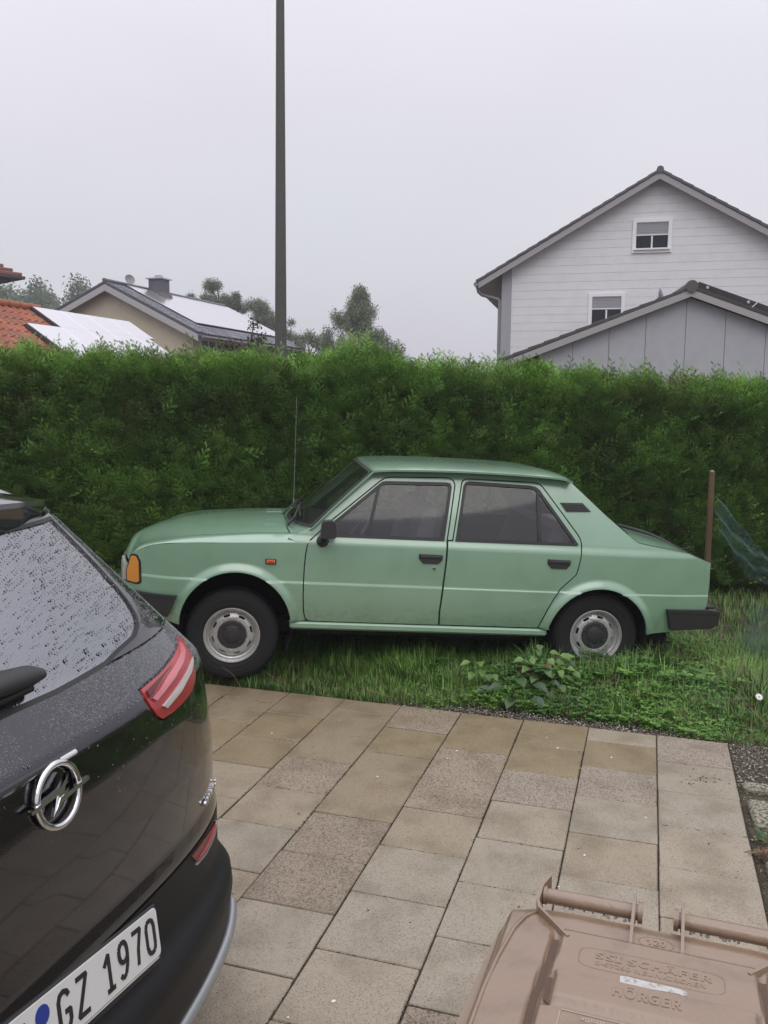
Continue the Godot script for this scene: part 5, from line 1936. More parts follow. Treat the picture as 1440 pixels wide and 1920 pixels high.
func on_tail(x: float, y: float, lift: float) -> Transform3D:   # frame lying on the rear face, z out, y up
	var q := q_of(x, y)
	var p := tail_at(Vector2(q, y))
	var px := tail_at(Vector2(q_of(x + 0.01, y), y)) - p
	var py := tail_at(Vector2(q_of(x, y + 0.005), y + 0.005)) - tail_at(Vector2(q_of(x, y - 0.005), y - 0.005))
	var n := px.cross(py).normalized()
	var up := (py - n * py.dot(n)).normalized()
	return Transform3D(Basis(up.cross(n).normalized(), up, n), p + n * lift)

func make_hatchback() -> void:
	var car := thing("hatchback_car", "tail of a black car beaded with rain, parked at the left edge", "car", Transform3D(Basis(UU, Vector3.UP, VV), uv3(1.343, -1.05)))
	# bumper and lower sides in rough black plastic
	var b := MB.new()
	tail_sheet(b, -4.6, 4.6, 0.18, 0.648, 0.0)
	put(b, "bumper", M.car_plastic, car)
	b = MB.new()
	tail_sheet(b, -4.5, 4.5, 0.20, 1.19, -0.012)
	put(b, "inner_shell", M.void, car)
	# tailgate skin between the shut lines, lamps cut out
	var lamp := qx([0.53, 1.158, 0.528, 1.142, 0.47, 1.124, 0.41, 1.095, 0.37, 1.065, 0.335, 1.050, 0.296, 1.045, 0.253, 1.041, 0.209, 1.040, 0.173, 1.043, 0.156, 1.06, 0.146, 1.083, 0.144, 1.108, 0.15, 1.125, 0.186, 1.128, 0.237, 1.131, 0.331, 1.139, 0.414, 1.146, 0.47, 1.152])
	var lamp_r := lamp
	var lamp_l := mirrored(lamp)
	b = MB.new()
	var qg := q_of(0.842, 0.85)
	var gq := qg - 0.006
	var gate := qx([-gq, 0.656, gq, 0.656, gq, 0.76, gq, 0.85, gq, 0.95, gq, 1.04, gq, 1.10, gq, 1.15, gq, 1.188, -gq, 1.188, -gq, 1.15, -gq, 1.10, -gq, 1.04, -gq, 0.95, -gq, 0.85, -gq, 0.76])
	tail_patch(b, gate, [grow(lamp_r, 0.004), grow(lamp_l, 0.004)], 0.0, 0.012)
	var gt := put(b, "tailgate", M.car_paint, car)
	b = MB.new()
	for s in [-1.0, 1.0]:
		if s > 0:
			tail_sheet(b, qg, 4.6, 0.656, 1.19, 0.0)
		else:
			tail_sheet(b, -4.6, -qg, 0.656, 1.19, 0.0)
	put(b, "rear_wing", M.car_paint, car)
	# upper body round the glass
	var glass := [0.0, 1.187, 0.033, 1.185, 0.069, 1.187, 0.137, 1.191, 0.2, 1.202, 0.292, 1.211, 0.35, 1.226, 0.39, 1.245, 0.425, 1.275, 0.45, 1.31, 0.475, 1.367, 0.49, 1.421, 0.505, 1.50]
	var full := glass.duplicate()
	var k := glass.size() - 2
	while k >= 0:
		full.append(-glass[k]); full.append(glass[k + 1])
		k -= 2
	var gp := qx(full.slice(0, full.size() - 2))
	b = MB.new()
	tail_patch(b, qx([-0.797, 1.192, 0.797, 1.192, 0.797, 1.24, 0.797, 1.34, 0.797, 1.44, 0.797, 1.52, 0.797, 1.595, -0.797, 1.595, -0.797, 1.52, -0.797, 1.44, -0.797, 1.34, -0.797, 1.24]), [gp], 0.0, 0.012)
	put(b, "rear_pillar", M.car_paint, car)
	b = MB.new()
	for s in [-1.0, 1.0]:
		if s > 0:
			tail_sheet(b, 0.80, 4.6, 1.19, 1.6, -0.001)
		else:
			tail_sheet(b, -4.6, -0.80, 1.19, 1.6, -0.001)
	put(b, "upper_side", M.car_gloss, car)
	b = MB.new()
	tail_patch(b, grow(gp, -0.004), [], -0.004, 0.0)
	var glz := put(b, "rear_window", M.car_glass, car)
	b = MB.new()
	tail_patch(b, grow(gp, 0.002), [grow(gp, -0.006)], 0.001, 0.006)
	put(b, "window_seal", M.black, glz)
	# roof and spoiler
	b = MB.new()
	for i in 24:
		for j in 12:
			var w := []
			for c in [[i, j], [i + 1, j], [i + 1, j + 1], [i, j + 1]]:
				var z: float = -0.62 - c[0] * 0.14
				var x := lerpf(-0.605, 0.605, c[1] / 12.0)
				var fall := pow(maxf(0.0, (c[0] * 0.14 - 2.0)), 2.0) * 0.22
				w.append(Vector3(x * minf(1.0, 0.97 + 0.02 * c[0]), lerpf(1.615, 1.556, pow(minf(absf(x) / 0.605, 1.0), 2.0)) + 0.03 * (1.0 - pow(2.0, -0.8 * c[0])) - fall * 0.6, z))
			b.quad(w[0], w[1], w[2], w[3], Vector3.UP)
	put(b, "roof", M.car_paint, car)
	b = MB.new()
	var sx := [-0.565, -0.49, -0.37, -0.2, 0.0, 0.2, 0.37, 0.49, 0.565]
	for i in 8:
		var row := []
		for j in 2:
			var x: float = sx[i + j]
			var m := absf(x) / 0.565
			var ze := lerpf(-0.345, -0.465, m * m)
			var yt := lerpf(1.576, 1.541, m * m)
			var yb := lerpf(1.452, 1.492, pow(m, 3.0))
			var yf := lerpf(1.615, 1.556, m * m)
			row.append([Vector3(x, yf, -0.62), Vector3(x, yt, ze), Vector3(x, yt - 0.012, ze + 0.004), Vector3(x, yb, ze - 0.035), Vector3(x, yb + 0.01, -0.56)])
		for m in 4:
			var o: Vector3 = [Vector3(0, 1, 0.2), Vector3.BACK, Vector3(0, -0.3, 1), Vector3.DOWN][m]
			b.quad(row[0][m], row[1][m], row[1][m + 1], row[0][m + 1], o)
		if i == 0 or i == 7:
			var e: Array = row[0] if i == 0 else row[1]
			for m in 3:
				b.flat(e[0], e[m + 1], e[m + 2], Vector3(-1 if i == 0 else 1, 0, 0))
	put(b, "spoiler", M.car_paint, car)
	# rear lamps
	for s in [1.0, -1.0]:
		var lp := lamp_r if s > 0 else lamp_l
		b = MB.new()
		tail_patch(b, grow(lp, -0.001), [], 0.004, 0.014)
		var tl := put(b, "tail_light", M.red_lens, car)
		var pink := qx([0.46, 1.148, 0.40, 1.136, 0.33, 1.1285, 0.244, 1.118, 0.155, 1.101, 0.163, 1.091, 0.246, 1.107, 0.351, 1.119, 0.43, 1.131])
		var clear := qx([0.43, 1.113, 0.355, 1.094, 0.252, 1.076, 0.188, 1.064, 0.176, 1.075, 0.248, 1.089, 0.334, 1.102])
		var inner := qx([0.20, 1.122, 0.155, 1.117, 0.150, 1.105, 0.24, 1.123, 0.30, 1.130])
		for q in [[pink, M.pink_lens, "lamp_rib"], [clear, M.clear_lens, "reversing_lens"], [inner, M.deep_red, "dark_lens"]]:
			b = MB.new()
			var pl: PackedVector2Array = q[0]
			tail_patch(b, pl if s > 0 else mirrored(pl), [], 0.010, 0.008)
			put(b, q[2], q[1], tl)
		# reflector low in the bumper
		var rf := qx([0.235, 0.640, 0.262, 0.606, 0.32, 0.600, 0.40, 0.606, 0.452, 0.625, 0.40, 0.632, 0.31, 0.640])
		b = MB.new()
		tail_patch(b, rf if s > 0 else mirrored(rf), [], 0.004, 0.008)
		var rr := put(b, "reflector", M.deep_red, car)
		var rs := qx([0.262, 0.612, 0.32, 0.607, 0.40, 0.613, 0.435, 0.624, 0.40, 0.621, 0.32, 0.617])
		b = MB.new()
		tail_patch(b, rs if s > 0 else mirrored(rs), [], 0.008, 0.006)
		put(b, "red_strip", M.red_lens, rr)
		var lo := qx([0.255, 0.603, 0.32, 0.596, 0.405, 0.602, 0.46, 0.624, 0.452, 0.626, 0.40, 0.606, 0.32, 0.600, 0.262, 0.607])
		b = MB.new()
		tail_patch(b, lo if s > 0 else mirrored(lo), [], 0.008, 0.008)
		put(b, "bezel", M.silver, rr)
	# emblem: a chrome ring with a lightning bolt across it
	var em := Node3D.new()
	em.name = "emblem"
	car.add_child(em, true)
	em.transform = on_tail(-0.004, 1.036, 0.006)
	b = MB.new()
	var ring := []
	for i in 49:
		ring.append(Vector3(cos(TAU * i / 48) * 0.061, sin(TAU * i / 48) * 0.061, 0.004))
	b.tube(ring, 0.0072, 10, false)
	put(b, "ring", M.chrome, em)
	b = MB.new()
	b.prism(ccw(V([-0.086, -0.003, 0.005, 0.004, 0.028, 0.034, -0.002, 0.014, -0.086, 0.004])), fr(Vector3(0, 0, 0.003)), 0.010, 0.002)
	b.prism(ccw(V([0.086, 0.003, -0.005, -0.004, -0.028, -0.034, 0.002, -0.014, 0.086, -0.004])), fr(Vector3(0, 0, 0.003)), 0.010, 0.002)
	b.prism(ccw(V([-0.028, -0.034, 0.008, -0.006, 0.028, 0.034, -0.008, 0.006])), fr(Vector3(0, 0, 0.0025)), 0.009, 0.002)
	put(b, "bolt", M.chrome, em)
	var lt := on_tail(0.69, 0.722, 0.003)
	text_part("lettering", "GRANDLAND X", 0.021, 0.006, M.chrome, lt, car)
	# grip bar and camera under the shoulder edge
	b = MB.new()
	var gb := on_tail(-0.02, 1.093, 0.004)
	b.box(Vector3(-0.02, 0.0, 0.0), Vector3(0.24, 0.018, 0.018), gb.basis, 0.006)
	var gbm := put(b, "grip", M.car_gloss, car)
	gbm.position = gb.origin
	b = MB.new()
	b.box(Vector3(0.062, 0.003, 0.010), Vector3(0.05, 0.010, 0.008), gb.basis, 0.003)
	put(b, "plate_lamp", mat(0.6, 0.6, 0.62, 0.3), gbm)
	# wiper lying low on the glass
	var wp := Node3D.new()
	wp.name = "wiper"
	car.add_child(wp, true)
	b = MB.new()
	var pts := []
	var rad := []
	for q in [[-0.34, 1.222, 0.030, 0.016], [-0.2, 1.225, 0.036, 0.022], [-0.08, 1.226, 0.042, 0.030], [0.0, 1.225, 0.044, 0.034], [0.06, 1.222, 0.040, 0.030], [0.095, 1.219, 0.034, 0.018], [0.108, 1.218, 0.03, 0.006]]:
		var f := on_tail(q[0], q[1], q[2])
		pts.append(f.origin); rad.append(q[3])
	b.tube(pts, rad, 12, true, 0.7)
	put(b, "arm_cover", M.plastic, wp)
	b = MB.new()
	pts = []
	for x in [-0.42, -0.3, -0.15, 0.0, 0.075]:
		pts.append(on_tail(x, 1.207, 0.014).origin)
	b.tube(pts, [0.008, 0.010, 0.010, 0.011, 0.009], 8)
	put(b, "blade", M.black, wp)
	# number plate with its holder
	var right := Vector3(0.290, 0.572, -0.018)
	var left := Vector3(-0.224, 0.630, -0.018)
	var ax := (right - left).normalized()
	var nn := Vector3(0.02, 0.20, 1.0)
	nn = (nn - ax * nn.dot(ax)).normalized()
	var pf := Transform3D(Basis(ax, nn.cross(ax).normalized(), nn), (left + right) * 0.5 + nn * 0.012)
	var pn := Node3D.new()
	pn.name = "number_plate"
	car.add_child(pn, true)
	pn.transform = pf
	b = MB.new()
	b.box(Vector3(0, -0.008, -0.007), Vector3(0.534, 0.136, 0.016), Basis.IDENTITY, 0.004)
	put(b, "holder", M.black, pn)
	b = MB.new()
	var rr2 := PackedVector2Array()
	for c in [[0.248, 0.043, 0.0], [-0.248, 0.043, PI / 2], [-0.248, -0.043, PI], [0.248, -0.043, PI * 1.5]]:
		for i in 5:
			var a: float = c[2] + i * PI / 8
			rr2.append(Vector2(c[0] + 0.012 * cos(a), c[1] + 0.012 * sin(a)))
	b.prism(rr2, fr(Vector3(0, 0, 0.0015)), 0.003, 0.001)
	put(b, "plate", M.plate_white, pn)
	b = MB.new()
	b.box(Vector3(0.0, -0.0585, 0.002), Vector3(0.5, 0.0025, 0.003))
	put(b, "holder_line", M.plate_white, pn)
	plate_text(pn)
	b = MB.new()
	b.lathe([Vector2(0.0195, 0.0), Vector2(0.0195, 0.0012), Vector2(0.0, 0.0012)], fr(Vector3(-0.140, 0.024, 0.0045), Basis(Vector3.RIGHT, PI / 2)), 28)
	put(b, "sticker", M.blue, pn)
	b = MB.new()
	b.box(Vector3(-0.24, 0, 0.0052), Vector3(0.038, 0.105, 0.001))
	put(b, "blue_band", M.blue, pn)
	text_part("holder_text", "AS", 0.020, 0.002, M.plate_white, fr(Vector3(-0.052, -0.0675, 0.0015)), pn)
	# silver lip along the foot of the bumper
	b = MB.new()
	var lip := []
	for i in 41:
		var x := lerpf(-0.80, 0.80, i / 40.0)
		var m := absf(x) / 0.80
		var f := on_tail(x, lerpf(0.20, 0.325, pow(m, 1.5)), 0.010)
		lip.append(f.origin)
	b.tube(lip, 0.016, 8, true, 1.5)
	put(b, "skid_trim", M.silver, car)
	# rain beads standing on glass and paint
	var bead := MB.new()
	bead.lathe([Vector2(1.0, 0.0), Vector2(0.86, 0.34), Vector2(0.5, 0.58), Vector2(0.0, 0.66)], fr(), 9)
	var at := []
	var cols := []
	for i in 6500:
		var y := rng.randf_range(0.92, 1.5)
		var q := rng.randf_range(-0.12, 0.62) * (1.0 if y < 1.2 else 0.85)
		if y < 1.10 and rng.randf() < 0.82:
			continue
		var p := tail_at(Vector2(q, y))
		var du := tail_at(Vector2(q + 0.006, y)) - tail_at(Vector2(q - 0.006, y))
		var dv := tail_at(Vector2(q, y + 0.006)) - tail_at(Vector2(q, y - 0.006))
		var n := du.cross(dv).normalized()
		var r := 0.0007 + 0.0017 * pow(rng.randf(), 3.4)
		if y > 1.15 and y < 1.24 and rng.randf() < 0.3:
			r *= 1.5
		var e1 := dv.normalized()
		at.append(Transform3D(Basis(e1.cross(n).normalized() * r, n * r, e1 * r * rng.randf_range(1.0, 1.5)), p - n * 0.0003))
		cols.append(Color(1, 1, 1))
	var drop_m := mat(0.17, 0.17, 0.185, 0.04, 0.8)
	scatter("rain_beads", bead.mesh(), drop_m, at, cols, car)
	# tiny rain beads on shoulder and pillars, pale metal to paint the sky sheen
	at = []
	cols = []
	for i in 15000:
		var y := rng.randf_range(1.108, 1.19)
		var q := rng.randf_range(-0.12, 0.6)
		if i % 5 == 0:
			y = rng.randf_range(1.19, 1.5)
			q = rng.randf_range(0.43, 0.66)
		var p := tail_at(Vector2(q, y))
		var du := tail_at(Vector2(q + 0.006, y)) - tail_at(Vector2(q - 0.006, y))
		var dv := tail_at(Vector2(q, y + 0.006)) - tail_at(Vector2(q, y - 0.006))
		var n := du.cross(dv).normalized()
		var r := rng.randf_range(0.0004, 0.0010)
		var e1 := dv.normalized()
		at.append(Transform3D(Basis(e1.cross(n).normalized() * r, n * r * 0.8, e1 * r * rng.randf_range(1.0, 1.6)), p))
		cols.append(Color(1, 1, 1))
	scatter("sheen_beads", bead.mesh(), mat(0.27, 0.27, 0.29, 0.2, 0.85), at, cols, car)
	# side windows, wheels, floor: seen only from beside the photograph's place
	b = MB.new()
	for s in [-1.0, 1.0]:
		if s > 0:
			tail_sheet(b, 1.15, 3.2, 1.17, 1.5, 0.004)
		else:
			tail_sheet(b, -3.2, -1.15, 1.17, 1.5, 0.004)
	put(b, "side_window", M.car_glass, car)
	b = MB.new()
	b.box(Vector3(0, 0.42, -2.3), Vector3(1.7, 0.42, 4.0))
	b.box(Vector3(0, 0.75, -3.95), Vector3(1.8, 0.75, 0.25))
	put(b, "underbody", M.void, car)
	for z in [-0.80, -3.35]:
		for s in [-1.0, 1.0]:
			var wn := Node3D.new()
			wn.name = "wheel"
			car.add_child(wn, true)
			wn.transform = fr(Vector3(s * 0.935, 0.345, z), Basis(Vector3.BACK, -s * PI / 2))
			b = MB.new()
			b.lathe([Vector2(0.23, -0.2), Vector2(0.32, -0.2), Vector2(0.345, -0.17), Vector2(0.345, -0.03), Vector2(0.32, 0.0), Vector2(0.235, 0.0)], fr(), 40)
			put(b, "tyre", M.rubber, wn)
			b = MB.new()
			b.lathe([Vector2(0.235, -0.01), Vector2(0.22, -0.03), Vector2(0.08, -0.02), Vector2(0.0, -0.01)], fr(), 32)
			put(b, "rim", M.steel, wn)

func plate_text(pn: Node3D) -> void:
	# each character cut as a stroke outline: [points of a polyline in a 0.0445 x 0.075 cell]
	var glyph := {
		"1": [[0.12, 0.72, 0.55, 1.0, 0.55, 0.0], [0.2, 0.0, 0.9, 0.0]],
		"9": [[0.12, 0.12, 0.32, 0.0, 0.6, 0.08, 0.82, 0.35, 0.88, 0.66, 0.84, 0.86, 0.66, 1.0, 0.34, 1.0, 0.14, 0.86, 0.12, 0.66, 0.2, 0.52, 0.4, 0.44, 0.64, 0.46, 0.84, 0.56]],
		"7": [[0.1, 1.0, 0.9, 1.0, 0.56, 0.45, 0.46, 0.0]],
		"0": [[0.12, 0.2, 0.12, 0.8, 0.24, 0.95, 0.5, 1.0, 0.76, 0.95, 0.88, 0.8, 0.88, 0.2, 0.76, 0.05, 0.5, 0.0, 0.24, 0.05, 0.12, 0.2]],
		"G": [[0.86, 0.82, 0.74, 0.95, 0.5, 1.0, 0.25, 0.95, 0.12, 0.8, 0.12, 0.2, 0.25, 0.05, 0.5, 0.0, 0.75, 0.05, 0.88, 0.2, 0.88, 0.45, 0.52, 0.45]],
		"Z": [[0.1, 1.0, 0.88, 1.0, 0.1, 0.0, 0.92, 0.0]],
		"I": [[0.5, 1.0, 0.5, 0.0]]}
	var x := 0.256
	var order := [["0", 0.0445], ["7", 0.0445], ["9", 0.0445], ["1", 0.0445], ["", 0.026], ["Z", 0.0475], ["G", 0.0475], ["", 0.062], ["I", 0.02]]
	for q in order:
		x -= q[1] + 0.0085
		if q[0] == "":
			continue
		var b := MB.new()
		for line in glyph[q[0]]:
			var pts := PackedVector2Array()
			for k in range(0, line.size(), 2):
				pts.append(Vector2(x + q[1] * (0.06 + 0.88 * line[k]), -0.0365 + 0.073 * line[k + 1]))
			for pl in Geometry2D.offset_polyline(pts, 0.0050, Geometry2D.JOIN_ROUND, Geometry2D.END_BUTT):
				if not Geometry2D.is_polygon_clockwise(pl):
					var holes := []
					b.prism(pl, fr(Vector3(0, 0, 0.0043)), 0.0016)
		if q[0] == "0" or q[0] == "9":
			b = MB.new()
			for line in glyph[q[0]]:
				for k in range(0, line.size() - 2, 2):
					var a := Vector2(x + q[1] * (0.06 + 0.88 * line[k]), -0.0365 + 0.073 * line[k + 1])
					var c := Vector2(x + q[1] * (0.06 + 0.88 * line[k + 2]), -0.0365 + 0.073 * line[k + 3])
					for pl in Geometry2D.offset_polyline(PackedVector2Array([a, c]), 0.0050, Geometry2D.JOIN_ROUND, Geometry2D.END_ROUND):
						b.prism(ccw(pl), fr(Vector3(0, 0, 0.0043 + 0.00005 * k)), 0.0015)
		put(b, "letter", M.plate_black, pn)

func step(x: float, a: float, b: float) -> float:
	return smoothstep(a, b, x)

func make_bin() -> void:
	var bin := thing("wheelie_bin", "brown plastic wheelie bin with a wet embossed lid at the lower right", "bin", fr(Vector3(0.481, 0, -1.37), Basis(Vector3(0.9426, 0, 0.3338), Vector3.UP, Vector3(-0.3338, 0, 0.9426))))
	var brown := mat(0.245, 0.163, 0.108, 0.28)
	tri_map(brown, 3.2, false)
	brown.normal_enabled = true
	brown.normal_texture = noise_tex(noise(FastNoiseLite.TYPE_SIMPLEX, 0.035, 71, 4), 512, [], true, 5.0)
	brown.normal_scale = 0.22
	brown.metallic_specular = 0.6
	brown.clearcoat_enabled = true
	brown.clearcoat = 0.5
	brown.clearcoat_roughness = 0.22
	detail(brown, noise_tex(noise(FastNoiseLite.TYPE_SIMPLEX_SMOOTH, 0.010, 73, 5), 512, [[0.0, 0.72, 0.70, 0.68], [0.4, 0.95, 0.95, 0.95], [1.0, 1, 1, 1]]), 1.6, false)
	var wet := mat(0.075, 0.036, 0.014, 0.10)
	var lid := func(p: Vector2) -> Vector3:
		var s := absf(p.x + 0.005)
		var t := p.y
		var y := 0.905 + 0.027 * step(s, 0.256, 0.238) + 0.012 * (1.0 - pow(maxf(s, 0.14) / 0.26, 2.0))
		y -= 0.006 * step(t, 0.075, 0.04)
		# groove between the side shoulder and the middle panel
		var lane := 0.156 + 0.010 * step(t, 0.13, 0.30)
		var on := step(t, 0.100, 0.125)
		y -= 0.011 * on * step(s, lane - 0.012, lane - 0.006) * step(s, lane + 0.010, lane + 0.004)
		# middle panel a little higher than the rear strip
		y += 0.005 * step(t, 0.101, 0.108) * step(s, lane, lane - 0.012)
		# name panel raised, with a steep front wall
		var nm := step(t, 0.218, 0.226) * step(t, 0.296, 0.281) * step(s, 0.146, 0.138)
		y += 0.010 * nm
		# trench round the name panel
		y -= 0.006 * step(s, 0.158, 0.152) * step(s, 0.136, 0.142) * step(t, 0.23, 0.236) * step(t, 0.30, 0.292)
		y -= 0.05 * pow(maxf(0.0, t - 0.40) / 0.16, 2.0)
		return Vector3(p.x, y, t)
	var out := V([-0.205, 0.042, 0.195, 0.042, 0.232, 0.062, 0.252, 0.095, 0.258, 0.16, 0.266, 0.36, 0.262, 0.53, 0.24, 0.56, -0.25, 0.56, -0.272, 0.53, -0.276, 0.36, -0.268, 0.16, -0.262, 0.095, -0.242, 0.062])
	var b := MB.new()
	b.patch(lid, ccw(out), [], Vector2(0.005, 0.005), 0.0, 0.022, -1.0)
	var ld := put(b, "lid", brown, bin)
	# water standing in the grooves
	for s in [-1.0, 1.0]:
		b = MB.new()
		var wl := PackedVector2Array()
		for k in 12:
			var t := lerpf(0.122, 0.555, k / 11.0)
			wl.append(Vector2(-0.005 + s * (0.1565 + 0.010 * step(t, 0.13, 0.30)) - 0.0065, t))
		for k in 12:
			var t := lerpf(0.555, 0.122, k / 11.0)
			wl.append(Vector2(-0.005 + s * (0.1565 + 0.010 * step(t, 0.13, 0.30)) + 0.0085 + 0.0012 * sin(k * 9.0), t))
		var water := func(p: Vector2) -> Vector3:
			var q: Vector3 = lid.call(Vector2(-0.005 + s * (0.1555 + 0.010 * step(p.y, 0.13, 0.30)), p.y))
			return Vector3(p.x, q.y + 0.0035, p.y)
		b.patch(water, ccw(wl), [], Vector2(0.01, 0.02), 0.0, 0.0, -1.0)
		put(b, "water", wet, ld)
	b = MB.new()
	var w2 := func(p: Vector2) -> Vector3: return Vector3(p.x, 0.9428, p.y)
	b.patch(w2, ccw(V([-0.158, 0.236, -0.150, 0.233, -0.148, 0.278, -0.142, 0.287, 0.132, 0.287, 0.138, 0.278, 0.140, 0.233, 0.148, 0.236, 0.148, 0.284, 0.134, 0.297, -0.144, 0.297, -0.158, 0.284])), [], Vector2(0.01, 0.01), 0.0, 0.0, -1.0)
	put(b, "water", wet, ld)
	# raised edge bead along both sides
	for s in [-1.0, 1.0]:
		b = MB.new()
		var bead := []
		for q in [[0.196, 0.058], [0.214, 0.082], [0.226, 0.12], [0.236, 0.2], [0.2415, 0.28], [0.242, 0.36], [0.242, 0.52]]:
			bead.append(lid.call(Vector2(-0.005 + s * q[0], q[1])) + Vector3(0, 0.001, 0))
		b.tube(bead, 0.0035, 6)
		put(b, "edge_bead", brown, ld)
	# handle bars between bracket and flange
	for s in [-1.0, 1.0]:
		b = MB.new()
		b.tube([Vector3(-0.005 + s * 0.026, 0.942, 0.012), Vector3(-0.005 + s * 0.10, 0.942, 0.0125), Vector3(-0.005 + s * 0.19, 0.942, 0.014)], 0.0130, 18)
		b.tube([Vector3(-0.005 + s * 0.025, 0.942, 0.012), Vector3(-0.005 + s * 0.033, 0.942, 0.012)], 0.0175, 18)
		b.tube([Vector3(-0.005 + s * 0.036, 0.942, 0.012), Vector3(-0.005 + s * 0.041, 0.942, 0.012)], 0.0185, 18)
		put(b, "handle_bar", brown, bin)
		b = MB.new()
		b.prism(ccw(V([-0.112, 0.935, -0.104, 0.945, -0.02, 0.968, 0.005, 0.967, 0.010, 0.955, 0.006, 0.925, -0.02, 0.915, -0.06, 0.93])), fr(Vector3(-0.005 + s * 0.037, 0, 0), Basis(Vector3(0, 0, -1), Vector3.UP, Vector3(1, 0, 0))), 0.005 * s, 0.0008)
		put(b, "flange", brown, bin)
		# bent strap at the outer end
		b = MB.new()
		var st := [Vector2(0.186, -0.014), Vector2(0.196, 0.014), Vector2(0.198, 0.052), Vector2(0.192, 0.068), Vector2(0.136, 0.126)]
		for k in 4:
			var p: Vector2 = st[k]
			var q: Vector2 = st[k + 1]
			var p3 := Vector3(-0.005 + s * p.x, 0, p.y)
			var q3 := Vector3(-0.005 + s * q.x, 0, q.y)
			var d := (q3 - p3).normalized()
			var nn := Vector3(d.z, 0, -d.x)
			var hi: float = [0.966, 0.962, 0.955, 0.952, 0.947][k]
			var hj: float = [0.966, 0.962, 0.955, 0.952, 0.947][k + 1]
			for g in [-1.0, 1.0]:
				var o: Vector3 = nn * 0.0025 * float(g)
				b.quad(p3 + o + Vector3(0, 0.916, 0), q3 + o + Vector3(0, 0.926, 0), q3 + o + Vector3(0, hj, 0), p3 + o + Vector3(0, hi, 0), o)
			var o1 := nn * 0.0025
			b.quad(p3 + o1 + Vector3(0, hi, 0), q3 + o1 + Vector3(0, hj, 0), q3 - o1 + Vector3(0, hj, 0), p3 - o1 + Vector3(0, hi, 0), Vector3.UP)
		b.lathe([Vector2(0.016, 0.0), Vector2(0.016, 0.006), Vector2(0.0, 0.006)], fr(Vector3(-0.005 + s * 0.187, 0.942, 0.013), Basis(Vector3.BACK, -s * PI / 2)), 16)
		put(b, "strap", brown, bin)
	# lettering cast into the lid
	var flat_b := Basis(Vector3(1, 0, 0), Vector3(0, 0, -1), Vector3(0, 1, 0))
	var yy := 0.9458
	text_part("lettering", "SSI SCHÄFER", 0.0215, 0.0026, brown, fr(Vector3(-0.009, yy - 0.0006, 0.1605), Basis(Vector3(1.34, 0, 0), Vector3(0, 0, -1), Vector3(0, 1, 0))), ld)
	text_part("lettering", "D-57290 NEUNKIRCHEN", 0.0135, 0.0022, brown, fr(Vector3(-0.0125, yy - 0.0006, 0.1795), Basis(Vector3(1.08, 0, 0), Vector3(0, 0, -1), Vector3(0, 1, 0))), ld)
	text_part("lettering", "HÖRGER", 0.029, 0.0020, brown, fr(Vector3(-0.0145, yy + 0.0098, 0.2505), Basis(Vector3(0.84, 0, 0), Vector3(0, 0, -1), Vector3(0, 1, 0))), ld)
	text_part("lettering", "120", 0.019, 0.0018, brown, fr(Vector3(-0.0055, 0.9408, 0.0885), flat_b), ld)
	b = MB.new()
	var loop := []
	for k in 41:
		var a := TAU * k / 40.0
		var ca := cos(a)
		var sa := sin(a)
		loop.append(Vector3(-0.0115 + 0.107 * signf(ca) * pow(absf(ca), 0.28), yy - 0.0004, 0.168 + 0.0255 * signf(sa) * pow(absf(sa), 0.45)))
	b.tube(loop, 0.0011, 5, false)
	put(b, "cartouche", brown, ld)
	b = MB.new()
	loop = []
	for k in 33:
		var a := TAU * k / 32.0
		loop.append(Vector3(-0.0055 + 0.027 * cos(a), 0.9405, 0.0885 + 0.0155 * sin(a)))
	b.tube(loop, 0.0010, 5, false)
	put(b, "oval", brown, ld)
	b = MB.new()
	b.prism(ccw(V([-0.054, -0.1985, -0.045, -0.1965, -0.02, -0.198, 0.02, -0.1985, 0.036, -0.1995, 0.043, -0.2035, 0.0415, -0.2105, 0.036, -0.2125, 0.030, -0.2105, -0.01, -0.2135, -0.053, -0.2165])), fr(Vector3(0, yy - 0.0008, 0), flat_b), 0.0012, 0.0004)
	var sticker := mat(0.50, 0.49, 0.47, 0.35)
	tri_map(sticker, 12.0, false)
	sticker.albedo_texture = noise_tex(noise(FastNoiseLite.TYPE_SIMPLEX, 0.02, 75, 3), 256, [[0.0, 0.45, 0.42, 0.4], [0.4, 0.9, 0.9, 0.9], [1.0, 1, 1, 1]])
	put(b, "sticker", sticker, ld)
	# printed address box, read from the other side
	var ink := mat(0.36, 0.29, 0.25, 0.4)
	b = MB.new()
	var line := func(x0: float, t0: float, x1: float, t1: float) -> void:
		var n := 14
		for k in n:
			var p := Vector2(lerpf(x0, x1, k / float(n)), lerpf(t0, t1, k / float(n)))
			var q := Vector2(lerpf(x0, x1, (k + 1) / float(n)), lerpf(t0, t1, (k + 1) / float(n)))
			var d := (q - p).normalized() * 0.0009
			var w := Vector2(-d.y, d.x)
			var c := []
			for v in [p - w, q - w, q + w, p + w]:
				c.append(lid.call(v) + Vector3(0, 0.0008, 0))
			b.quad(c[0], c[1], c[2], c[3], Vector3.UP)
	line.call(-0.129, 0.303, 0.12, 0.303)
	line.call(-0.129, 0.303, -0.131, 0.46)
	line.call(0.12, 0.303, 0.122, 0.46)
	line.call(-0.131, 0.46, 0.122, 0.46)
	put(b, "printed_box", ink, ld)
	text_part("printing", "Straße", 0.0115, 0.0004, ink, fr(Vector3(-0.082, 0.9459, 0.3125), Basis(Vector3(-1, 0, 0), Vector3(0, 0, 1), Vector3(0, 1, 0))), ld)
	# drips under the bars
	var db := MB.new()
	db.lathe([Vector2(0, -0.004), Vector2(0.0022, -0.0025), Vector2(0.0026, -0.0005), Vector2(0.0018, 0.0018), Vector2(0, 0.003)], fr(), 8)
	var at := []
	var cs := []
